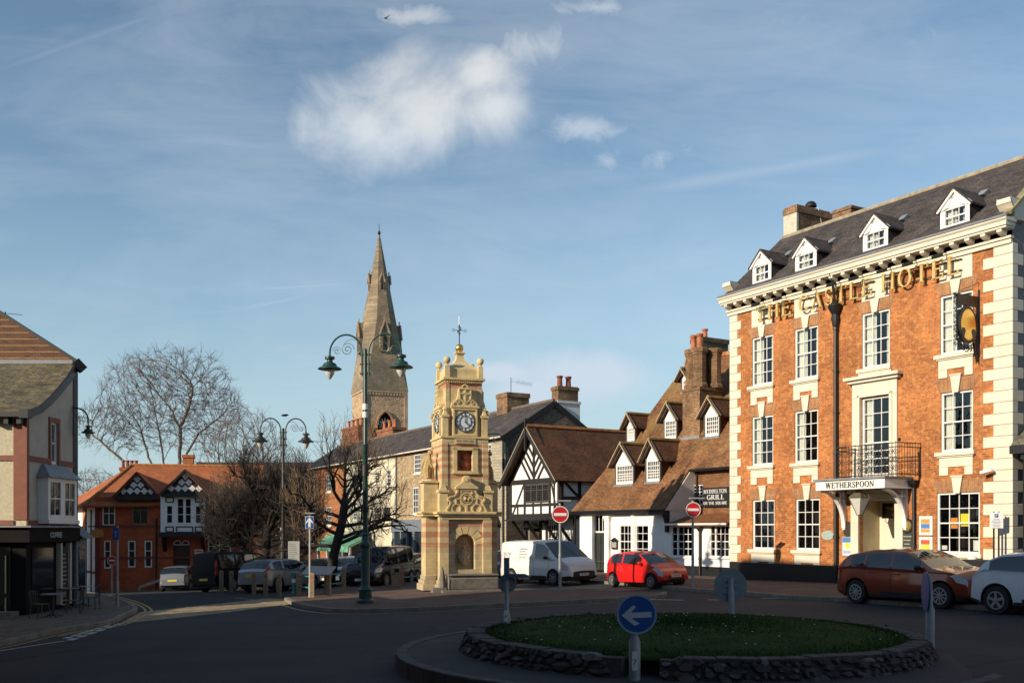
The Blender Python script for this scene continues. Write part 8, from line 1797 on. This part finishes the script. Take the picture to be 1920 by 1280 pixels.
# --- white panel van ---
w1_, w2_ = P(966, 1094), P(1034, 1096.5); hv = (w2_-w1_).xy.normalized(); cen = (w1_+w2_).xy/2+Vector((-hv.y, hv.x))*.86+hv*.02
VW = paint('white_van_paint', (.74, .74, .73), .4, .4)
van = car('white_van', 'white panel van with faded lettering parked behind the no entry sign', cen, hv, VW, L=4.9, W=1.98, H=1.98, xf=1.48, xr=-1.42, wr=.34,
    roof=((-2.45, 1.0), (-2.43, 1.75), (-2.38, 1.93), (-2.0, 1.98), (.4, 1.98), (.85, 1.90), (1.35, 1.52), (1.75, 1.20), (2.15, 1.06), (2.35, .92), (2.45, .62)), belt=((-2.4, 1.15), (.4, 1.15), (1.0, 1.12), (1.75, 1.08), (2.3, .9)), ws=(.86, 1.74), rs=(-9, -9), glz=((.25, 1.15),),
    grille=((.36, .80, .86), (.62, .40, .68), (.85, .26, .38)), lights=((1.72, 2.32, .72, .96),), tails=((-2.45, -2.3, .7, 1.3),), plate=('YF18 EXS', .46), door=(.2, 1.2, -.9), handles=(.0,), mir=1.15, tumb=.84, rimn=6, rimm=plain('dirty_steel_rim', (.22, .2, .17), .6, .2), cat='van', dark=lambda x: .42 if x > 1.9 else (.40 if -1 < x < 1 else .3))
FAINT = plain('faint_van_lettering', (.50, .52, .50), .6, 0)
text_mesh('gary', .34, FAINT, van, 'side_lettering', Matrix.Translation((-1.75, -.965, 1.42)) @ FACE, .003)
m = MB()
for i in range(4): m.box(-.85, -.3-.08*(i % 2), -.985, -.975, 1.62-i*.13, 1.65-i*.13)
m.build('faint_side_lines', FAINT, van)
# --- orange red SUV by the hotel ---
w1_, w2_ = P(1608, 1130.5), P(1769, 1140.5); hv = (w2_-w1_).xy.normalized(); cen = (w1_+w2_).xy/2+Vector((-hv.y, hv.x))*.78
Ls = 1.10
car('orange_suv', 'copper orange crossover with dark roof parked beside the hotel entrance', cen, hv, paint('copper_paint', (.25, .036, .014), .28, .9, .35), L=4.55, W=1.82, H=1.60, xf=1.44, xr=-1.42, wr=.35, arch=.08,
    roof=((-2.27, .75), (-2.22, 1.08), (-2.05, 1.25), (-1.75, 1.48), (-1.2, 1.57), (-.3, 1.60), (.3, 1.56), (.75, 1.38), (1.2, 1.12), (1.8, 1.02), (2.15, .85), (2.27, .6)), belt=((-2.2, 1.05), (-1.6, 1.08), (0, 1.02), (1.0, .99), (1.5, .97)), ws=(.42, 1.18), rs=(-2.0, -1.68), glz=((-1.62, -1.15), (-1.08, -.2), (-.1, .85)),
    grille=((.5, .48, .75), (.8, .26, .42)), lights=((1.75, 2.2, .72, .88),), tails=((-2.27, -1.95, .88, 1.04),), plate=None, door=(-1.1, -.15, .95), handles=(-.9, .05), mir=.85, rimn=10, dark=lambda x: .36 if abs(x) < 1.0 else (.34 if x < 0 else .36), roofm=plain('dark_roof_paint', (.02, .022, .028), .15, 0, coat=.8))
# --- white SUV cut by the right frame edge ---
w1_ = P(1868, 1150.5); cen = w1_.xy+dirh*1.32+nrm*.82
car('white_suv', 'white curvy crossover cut off by the right edge of the picture', cen, dirh, paint('white_car_paint', (.66, .68, .70), .3, .6), L=4.15, W=1.80, H=1.58, xf=1.32, xr=-1.28, wr=.35, arch=.09,
    roof=((-2.07, .7), (-2.03, .95), (-1.85, 1.12), (-1.6, 1.36), (-1.2, 1.52), (-.4, 1.58), (.2, 1.55), (.6, 1.40), (1.05, 1.14), (1.6, 1.02), (2.0, .82), (2.07, .6)), belt=((-2.0, .95), (-1.6, 1.1), (-.6, 1.04), (1.0, 1.0)), ws=(.35, 1.05), rs=(-1.78, -1.4), glz=((-1.45, -.5), (-.4, .7)),
    grille=((.5, .45, .7),), lights=((1.6, 2.0, .7, .9),), tails=((-2.05, -1.72, .95, 1.08),), plate=None, door=(-.45, .8), handles=(-.3,), rimn=5, dark=lambda x: .36)
# --- black people carrier left of the tower ---
hv = Vector((-.30, -.954)); w1_ = P(722, 1101); cen = w1_.xy+Vector((-.954, .30))*.8-hv*1.45
car('black_people_carrier', 'glossy black people carrier with chrome grille facing the green street lamp', cen, hv, paint('black_car_paint', (.007, .007, .008), .25, .3), L=4.75, W=1.82, H=1.92, xf=1.45, xr=-1.45, wr=.34,
    roof=((-2.37, .9), (-2.34, 1.6), (-2.2, 1.84), (-1.6, 1.92), (.4, 1.90), (.9, 1.78), (1.35, 1.42), (1.8, 1.16), (2.15, 1.05), (2.32, .85), (2.37, .6)), belt=((-2.3, 1.1), (.6, 1.06), (1.6, 1.02), (2.1, .92)), ws=(.86, 1.72), rs=(-2.36, -2.18), glz=((-2.1, -1.3), (-1.2, -.1), (0, 1.2)),
    lights=((1.75, 2.34, .74, .98),), tails=((-2.37, -2.2, 1.0, 1.4),), plate=('YR51\nVDL', .42), door=(-.1, 1.1), handles=(-.9, .2), rimn=6, tumb=.82, cat='van')
pc = [o for o in bpy.data.objects if o.name == 'black_people_carrier'][0]; m = MB()
for i in range(5): m.box(2.34, 2.395, -.52+.02*i, .52-.02*i, .66+.055*i, .685+.055*i)
m.build('grille', CHROME, pc); m = MB(); 
for s in (-1, 1): m.lathe([(.07, 2.30), (.07, 2.36)], (0, s*.66, .40), 12, 'x')
m.build('fog_lamps', CHROME, pc)
# --- silver hatchback, seen from behind ---
hv = Vector((.42, .907)); w1_ = P(519, 1109); cen = w1_.xy+hv*1.3+Vector((-.907, .42))*.78
SIL = paint('silver_car_paint', (.33, .34, .36), .3, .7, .4)
car('silver_hatchback', 'silver hatchback seen from behind beyond the wooden bollards', cen, hv, SIL, L=4.3, W=1.80, H=1.5, xf=1.35, xr=-1.28, wr=.32,
    roof=((-2.15, .6), (-2.12, .92), (-2.0, 1.02), (-1.65, 1.34), (-1.2, 1.46), (-.3, 1.50), (.3, 1.46), (.8, 1.22), (1.25, .98), (1.8, .86), (2.15, .6)), belt=((-2.1, .92), (-1.6, .98), (0, .94), (1.2, .9)), ws=(.42, 1.2), rs=(-1.98, -1.55), glz=((-1.55, -.9), (-.8, .9)),
    tails=((-2.13, -1.75, .92, 1.2), (-2.13, -1.9, .8, .95)), lights=((1.7, 2.1, .65, .8),), rear_plate=('', .72), plate=None, door=(-.85, .95), handles=(-.7,), rimn=7)
# --- black van at the left ---
hv = Vector((.45, .893)); p_ = Vector(((410-960)/FPX*47.6, 47.6, 0)); cen = p_.xy+hv*2.4+Vector((-.893, .45))*.9
car('black_van', 'black van in shade at the left end of the parked row', cen, hv, plain('black_van_paint', (.010, .010, .012), .45, .1, 2, spec=.12), L=4.9, W=1.9, H=1.95, xf=1.5, xr=-1.45, wr=.34,
    roof=((-2.45, 1.0), (-2.42, 1.72), (-2.36, 1.9), (-2.0, 1.95), (.4, 1.95), (.9, 1.84), (1.35, 1.5), (1.8, 1.18), (2.2, 1.0), (2.45, .62)), belt=((-2.4, 1.1), (1.6, 1.06), (2.3, .9)), ws=(.9, 1.72), rs=(-9, -9), glz=((-2.2, -1.2), (-1.1, .1), (.2, 1.15)), tails=((-2.45, -2.3, .8, 1.3),), plate=None, rear_plate=('', .6), tumb=.84, cat='van', rimn=6)
hv = Vector((-.05, .999)); cen = Vector(((341-960)/FPX*58.5, 58.5))
car('small_silver_car', 'small pale car mostly hidden behind the black van at the left', cen, hv, paint('dull_silver_paint', (.16, .18, .21), .4, .5, .2), L=3.8, W=1.7, H=1.48, xf=1.2, xr=-1.2, wr=.3,
    roof=((-1.9, .6), (-1.87, .92), (-1.6, 1.28), (-1.2, 1.42), (-.3, 1.48), (.3, 1.44), (.8, 1.18), (1.2, .95), (1.7, .84), (1.9, .55)), belt=((-1.85, .92), (1.1, .88)), ws=(.4, 1.12), rs=(-1.8, -1.4), glz=((-1.4, -.7), (-.6, .8)), tails=((-1.9, -1.6, .8, 1.0),), plate=None, rear_plate=('', .6))
# --- parked cars behind ---
def back_car(x, Yd, h, col, label, L=4.2, H=1.5, group='cars parked in the row behind the bollards'):
    return car('parked_car', label, Vector(((x-960)/FPX*Yd, Yd)), Vector(h).normalized(), col, L=L, W=1.76, H=H, xf=1.3, xr=-1.25, wr=.31,
        roof=((-L/2, .6), (-L/2+.04, .95), (-1.65, 1.3), (-1.2, H-.05), (-.3, H), (.3, H-.04), (.8, 1.22), (1.25, .98), (1.75, .86), (L/2, .55)), belt=((-L/2, .93), (1.2, .9)), ws=(.42, 1.2), rs=(-1.9, -1.45), glz=((-1.5, -.8), (-.7, .9)), lights=((L/2-.45, L/2-.03, .62, .82),), tails=((-L/2, -L/2+.3, .8, 1.0),), grille=((.5, .38, .6),), plate=('', .42), group=group)
back_car(602, 52.5, (-.35, -.93), paint('dark_blue_paint', (.02, .035, .07), .25, .8), 'dark blue car facing the square, left of the leaning tree trunk')
back_car(650, 51.0, (-.3, -.95), paint('grey_blue_paint', (.12, .15, .19), .3, .7, .3), 'grey blue car facing the square, half behind the leaning tree trunk')
back_car(578, 55.5, (-.4, -.9), paint('black_car_paint', (.008, .008, .01)), 'black car at the back left of the parked row beside the white notice board')
back_car(773, 51.5, (.3, .95), paint('dark_red_paint', (.12, .01, .012), .3, .7), 'dark red car showing between people carrier and clock tower')
back_car(935, 49.0, (.25, -.97), paint('dark_grey_paint', (.03, .033, .037), .25, .8), 'dark grey car half hidden between clock tower and white van')
back_car(478, 56.0, (-.5, -.86), paint('silver_car_paint', (.33, .34, .36)), 'silver car far back left behind the tree trunks', H=1.52)
# ---------------- bare winter trees ----------------
BARK = plain('grey_brown_bark', (.17, .13, .095), .9, .35, 6, .5); BARKD = plain('shaded_bark', (.03, .024, .02), .9, .35, 6, .5); TWIG = plain('red_brown_twig', (.13, .085, .065), .9, .25, 8); TWIGD = plain('shaded_twig', (.035, .027, .024), .9, .25, 8); TWIGO = plain('ochre_twig', (.20, .135, .08), .9, .25, 8)  # dark bark and twigs carry the front trees' shade in their colour
def rdir(rn, d, ang):
    d = Vector(d).normalized(); x = d.orthogonal().normalized(); y = d.cross(x); t = rn.uniform(0, 2*PI)
    return (d*math.cos(ang)+(x*math.cos(t)+y*math.sin(t))*math.sin(ang)).normalized()
def grow(rn, big, fine, p, d, L, r, lvl, maxl, spread, up, inside, kids, wig=.16, taper=.55, shrink=.62, minr=.012):
    n = 5 if lvl < 2 else 4; pts = [p.copy()]; rs = [r]; nodes = []
    for i in range(n):
        d = (d+Vector((rn.gauss(0, wig), rn.gauss(0, wig), rn.gauss(0, wig*.7)+up*.25))).normalized(); p = p+d*(L/n)
        if not inside(p) and lvl > 0: 
            pts.append(p.copy()); rs.append(minr*.7); break
        pts.append(p.copy()); rs.append(max(minr, r*(1-(1-taper)*(i+1)/n))); nodes.append((p.copy(), d.copy(), rs[-1]))
    (fine if lvl >= 3 or r < .03 else big).tube(pts, rs, 7 if lvl < 2 else (4 if lvl < 3 else 3), False)
    if lvl >= maxl: return
    k = kids[lvl]
    for i in range(k):
        t = rn.uniform(.25, 1) if lvl else rn.uniform(.35, 1); idx = min(len(nodes)-1, int(t*len(nodes)))
        if idx < 0: return
        q, dd, rr = nodes[idx]; grow(rn, big, fine, q, rdir(rn, dd, rn.uniform(.35, 1)*spread), L*shrink*rn.uniform(.7, 1.2), rr*rn.uniform(.5, .72), lvl+1, maxl, spread, up, inside, kids, wig, taper, shrink, minr)
    if nodes: q, dd, rr = nodes[-1]; grow(rn, big, fine, q, dd, L*shrink, rr*.8, lvl+1, maxl, spread, up, inside, kids, wig, taper, shrink, minr)
def tree(label, X, Y, stems, seed, crown, bark=BARK, twig=TWIG, maxl=4, kids=(5, 5, 5, 5), spread=.75, up=.12, minr=.012, z0=None, wig=.16, shrink=.62, name='bare_tree', group='bare winter trees'):
    """stems: (start offset, direction, length, radius); crown: ellipsoid (cx,cz,rx,rz) relative to the foot"""
    rn = random.Random(seed); g = gz(X, Y) if z0 is None else z0; r = empty(name, (X, Y, g), 0, label, 'tree', group); big, fine = MB(), MB()
    cx, cz2, rx, rz_ = crown
    ins = lambda p: ((p.x-cx)/rx)**2+(p.y/rx)**2+((p.z-cz2)/(rz_ if p.z > cz2 else rz_*1.25))**2 < 1
    for off, d, L, rad in stems: grow(rn, big, fine, Vector(off), Vector(d).normalized(), L, rad, 0, maxl, spread, up, ins, kids, wig, .55, shrink, minr)
    big.build('trunk_and_limbs', bark, r, smooth=True); fine.build('twigs', twig, r); return r
def wx(x, Y): return (x-960)/FPX*Y
import numpy as np
def sc_tree(label, X, Y, g, stems, crowns, seed, natt=1500, step=.32, infl=3.2, kill=.55, bark=BARK, twig=TWIG, tipr=.016, gexp=2.3, tw=(3, .9), group='bare winter trees', drop=.04):
    """branches grow towards points scattered through the crown volume, then get their thickness from the twigs they carry"""
    rg = np.random.default_rng(seed); A = []
    while len(A) < natt:
        c = crowns[rg.integers(len(crowns))]; p = rg.normal(size=3); p /= np.linalg.norm(p); p *= rg.random()**(1/3.6)
        q = np.array([c[0]+p[0]*c[2], p[1]*c[2]*.85, c[1]+p[2]*c[3]])
        if q[2] > c[4]: A.append(q)
    A = np.array(A); Pn = []; par = []; dirs = []
    for path in stems:
        prev = -1
        for a_, b_ in zip(path, path[1:]):
            a_, b_ = np.array(a_, float), np.array(b_, float); n = max(1, int(np.linalg.norm(b_-a_)/step))
            for i in range(n): Pn.append(a_+(b_-a_)*i/n+rg.normal(0, .03, 3)); par.append(prev); prev = len(Pn)-1
    N = np.array(Pn); near = np.full(len(A), -1); nd = np.full(len(A), 1e9)
    def upd(new0):
        for i0 in range(0, len(A), 400):
            D = np.linalg.norm(A[i0:i0+400, None]-N[None, new0:], axis=2); j = D.argmin(1); d = D[np.arange(len(j)), j]; m_ = d < nd[i0:i0+400]
            nd[i0:i0+400][m_] = d[m_]; near[i0:i0+400][m_] = j[m_]+new0
    upd(0); alive = np.ones(len(A), bool)
    for it in range(90):
        act = alive & (nd < infl+ (6 if it < 6 else 0))
        if not act.any(): break
        acc = {}
        for k in np.nonzero(act)[0]: v = A[k]-N[near[k]]; acc.setdefault(near[k], []).append(v/np.linalg.norm(v))
        new = []; 
        for k, vs_ in acc.items():
            v = np.sum(vs_, 0)+rg.normal(0, .12, 3); p0 = N[par[k]] if par[k] >= 0 else N[k]-np.array([0, 0, .1]); d0 = N[k]-p0; d0 /= max(1e-6, np.linalg.norm(d0)); v = v/max(1e-6, np.linalg.norm(v))+d0*.9; v[2] += drop; v /= np.linalg.norm(v); new.append((k, N[k]+v*step))
        s0 = len(N); N = np.vstack([N, [q for _, q in new]]); par += [k for k, _ in new]; upd(s0); alive &= nd > kill
    n = len(N); ch = [[] for _ in range(n)]
    for i, p in enumerate(par):
        if p >= 0: ch[p].append(i)
    rad = np.zeros(n)
    for i in range(n-1, -1, -1): rad[i] = tipr if not ch[i] else max(tipr, sum(rad[c]**gexp for c in ch[i])**(1/gexp))
    r = empty('bare_tree', (X, Y, g), 0, label, 'tree', group); big, fine = MB(), MB(); starts = [(i, -1) for i in range(n) if par[i] < 0]; rn = random.Random(seed)
    while starts:
        i, frm = starts.pop(); pts = [N[frm]] if frm >= 0 else []; rs = [rad[i]] if frm >= 0 else []
        while True:
            pts.append(N[i]); rs.append(rad[i]); c = sorted(ch[i], key=lambda k: -rad[k])
            for k in c[1:]: starts.append((k, i))
            if not c: break
            i = c[0]
        mx = max(rs); (big if mx > tipr*1.9 else fine).tube([tuple(p) for p in pts], rs, 7 if mx > .12 else (4 if mx > .05 else 3), False)
    for i in range(n):
        if rad[i] < tipr*1.7 and par[i] >= 0:
            d = Vector(N[i]-N[par[i]]).normalized()
            for _ in range(tw[0] if not ch[i] else 1):
                dd = rdir(rn, d, rn.uniform(.1, .65)); p = Vector(N[i]); L = tw[1]*rn.uniform(.5, 1.2); m1 = p+dd*L*.5; e = m1+(dd+Vector((rn.gauss(0, .12), rn.gauss(0, .12), .1))).normalized()*L*.5; fine.tube([p, m1, e], [tipr*.75, tipr*.6, tipr*.4], 3, False)
    big.build('trunk_and_limbs', bark, r, smooth=True); fine.build('twigs', twig, r); return r
Yt = 84; X0 = wx(315, Yt); g0 = -2.6; s_t = Yt/FPX; rel = lambda x: wx(x, Yt)-X0; zy = lambda y: CZ-g0-(y-HOR)*s_t
sc_tree('great bare spreading tree behind the red brick building at the left', X0, Yt, g0,
    [[(rel(286), 0, 0), (rel(284), 0, zy(872)), (rel(272), 0, zy(835)), (rel(262), 0, zy(800))], [(rel(303), .6, 0), (rel(302), .6, zy(865)), (rel(298), .5, zy(830)), (rel(292), .3, zy(790))], [(rel(302), .6, zy(862)), (rel(316), 1, zy(828))],
     [(rel(338), 0, 0), (rel(337), 0, zy(850)), (rel(338), 0, zy(800)), (rel(352), 0, zy(770)), (rel(364), 0, zy(720))], [(rel(338), 0, zy(805)), (rel(325), -.5, zy(770))], [(rel(345), -.4, zy(868)), (rel(375), -.6, zy(815)), (rel(415), -.8, zy(785))], [(rel(232), -.5, zy(862)), (rel(205), -.5, zy(838)), (rel(170), -.6, zy(810))], [(rel(286), 0, zy(880)), (rel(232), -.5, zy(862))]],
    [(rel(275), zy(760), 4.2, 4.2, zy(870)), (rel(355), zy(755), 4.0, 4.4, zy(850)), (rel(315), zy(735), 3.8, 3.6, zy(850)), (rel(215), zy(800), 3.0, 2.2, zy(860)), (rel(395), zy(775), 2.6, 2.4, zy(840))], 7, 6500, .30, 2.6, .42, tipr=.0125, tw=(6, 1.0))
Yt = 90; s_t = Yt/FPX; sc_tree('lower bare tree showing behind the cafe bracket lamp', wx(165, Yt), Yt, -2.5, [[(0, 0, 0), (.2, 0, 3.2)], [(.2, 0, 3), (1.8, 0, 5)], [(.2, 0, 3), (-1.5, 0, 5)]], [(0.3, 6.2, 4.6, 4.2, 3.0)], 5, 2400, .32, 3, .45, tipr=.015, tw=(4, .9))
Yt = 78; sc_tree('tall slender bare tree between the great tree and the dark twin lamp', wx(452, Yt), Yt, -2.2, [[(0, 0, 0), (0, 0, 5), (.2, 0, 8)], [(0, 0, 3), (-1, 0, 6), (-1.5, 0, 8)], [(0, 0, 3), (1.2, 0, 6), (1.8, 0, 8.5)]], [(0.2, 9.0, 3.6, 5.4, 4)], 23, 3200, .32, 3, .45, tipr=.015, drop=.2, tw=(3, 1.0))
Yt = 76; sc_tree('bare tree rising behind the dark twin armed lamp', wx(512, Yt), Yt, -2.2, [[(0, 0, 0), (0, 0, 4), (.2, 0, 6.5)], [(0, 0, 3), (1.2, 0, 6)]], [(0.0, 6.8, 3.4, 4.6, 3)], 29, 2200, .32, 3, .45, bark=BARKD, tipr=.015, drop=.15, tw=(3, .9))
# front trees: pollarded, thick dark limbs held low and a brush of upright shoots
def pollard(label, x, Yt, lean, seed, limbs, crown, shoots, th, z0=None, twig=TWIGO, tr=.24):
    rn = random.Random(seed); X = wx(x, Yt); g = gz(X, Yt) if z0 is None else z0; r = empty('pollard_tree', (X, Yt, g), 0, label, 'tree', 'pollarded trees in the car park'); big, fine = MB(), MB()
    cx, cz2, rx, rz_ = crown; ins = lambda p: ((p.x-cx)/rx)**2+(p.y/(rx*.8))**2+((p.z-cz2)/rz_)**2 < 1
    top = Vector((lean, 0, th)); big.tube([(0, 0, -.2), (lean*.25, 0, th*.35), (lean*.75, 0, th*.7), tuple(top)], [tr*1.25, tr, tr*.9, tr*.8], 9)
    ends = []
    for (dx, dz, L, z0_) in limbs:
        p = Vector((lean*min(1, z0_/th)**1.2, 0, z0_)); d = Vector((dx, rn.uniform(-.5, .5), dz)).normalized(); pts = [p.copy()]; rad = tr*.42; rs = [rad]; n = 7
        for i in range(n):
            d = (d+Vector((rn.gauss(0, .2), rn.gauss(0, .2), rn.gauss(.02, .16)))).normalized(); p = p+d*L/n; pts.append(p.copy()); rs.append(rad*(1-.6*(i+1)/n))
            if i > 0: ends.append((p.copy(), d.copy(), rs[-1]))
        big.tube(pts, rs, 6, False)
    for q, d, rr in list(ends):
        for _ in range(2):
            dd = rdir(rn, d, rn.uniform(.4, 1.2)); L = rn.uniform(.5, 1.3); pts = [q.copy()]; p = q.copy()
            for i in range(4): dd = (dd+Vector((rn.gauss(0, .28), rn.gauss(0, .28), rn.gauss(0, .22)))).normalized(); p = p+dd*L/4; pts.append(p.copy())
            big.tube(pts, [rr*.7, rr*.6, rr*.5, rr*.42, rr*.35], 5, False); ends.append((p.copy(), dd.copy(), rr*.4))
    for i in range(shoots):
        q, d, rr = rn.choice(ends); dd = (Vector((rn.gauss(0, .42), rn.gauss(0, .42), 1))*.75+d*.5).normalized() if rn.random() < .62 else rdir(rn, d, rn.uniform(.2, 1.3)); L = rn.uniform(.5, 2.3); p = q.copy(); pts = [p.copy()]
        for k in range(4):
            dd = (dd+Vector((rn.gauss(0, .09), rn.gauss(0, .09), .04))).normalized(); p = p+dd*L/4
            if not ins(p): break
            pts.append(p.copy())
        if len(pts) > 1: fine.tube(pts, [.013-.002*k for k in range(len(pts))], 3, False)
        if len(pts) > 2 and rn.random() < .8:
            for _ in range(2): b0 = rn.choice(pts[1:]); e = rdir(rn, dd, rn.uniform(.3, .7)); fine.tube([b0, b0+e*rn.uniform(.2, .6)], [.009, .006], 3, False)
    big.build('trunk_and_limbs', BARKD, r, smooth=True); fine.build('twigs', twig, r)
Yt = 49; k = Yt/FPX
pollard('leaning pollarded tree with a broad net of black limbs right of the arrow sign', 618, Yt, (648-618)*k, 4, [(-1, .3, 3.0, 2.6), (-1, .6, 3.2, 3.4), (-1, .05, 2.9, 2.0), (-.6, 1, 2.8, 4.0), (.3, 1, 2.6, 4.2), (-.15, 1, 2.4, 4.2), (1, .7, 3.2, 3.6), (1, .25, 3.6, 3.0), (1, .0, 3.2, 2.4), (.8, .9, 3.0, 3.9), (1, .1, 3.5, 2.1), (-1, .4, 2.6, 3.0), (.9, .45, 3.3, 3.3)], (.7, 4.9, 3.2, 3.8), 800, 4.4)
Yt = 54; k = Yt/FPX
pollard('dense dark pollarded tree behind the silver hatchback', 492, Yt, .3, 8, [(-1, .3, 3.2, 2.4), (-1, .7, 3.2, 3.2), (-.5, 1, 3.0, 3.6), (.2, 1, 2.8, 3.6), (.9, .8, 3.0, 3.3), (1, .3, 3.0, 2.6), (-1, 0, 3.0, 2.0), (1, 0, 2.6, 2.0), (-.8, .6, 3.2, 3.0), (.5, .8, 3.0, 3.3)], (.1, 4.9, 3.5, 3.8), 3800, 3.7, -1.0, TWIGD, .26)
Yt = 57; pollard('ochre twigged pollarded tree in front of the red brick building', 452, Yt, .2, 15, [(-1, .4, 2.4, 2.5), (-.6, 1, 2.4, 3.1), (.2, 1, 2.4, 3.2), (.9, .8, 2.6, 3.0), (1, .3, 2.6, 2.4), (-.9, .8, 2.4, 2.9), (.5, 1, 2.6, 3.1)], (.2, 5.2, 2.2, 3.6), 1500, 3.6, -1.2, TWIGO, .15)
Yt = 60; pollard('bushy bare tree between the dark lamp and the brick house', 538, Yt, .1, 19, [(-1, .5, 2.6, 2.6), (-.5, 1, 2.6, 3.4), (.3, 1, 2.6, 3.4), (1, .6, 2.6, 2.9), (1, .1, 2.4, 2.2), (-1, .1, 2.4, 2.2)], (.1, 4.6, 2.4, 3.8), 1500, 3.4, -1.0, TWIGD, .18)
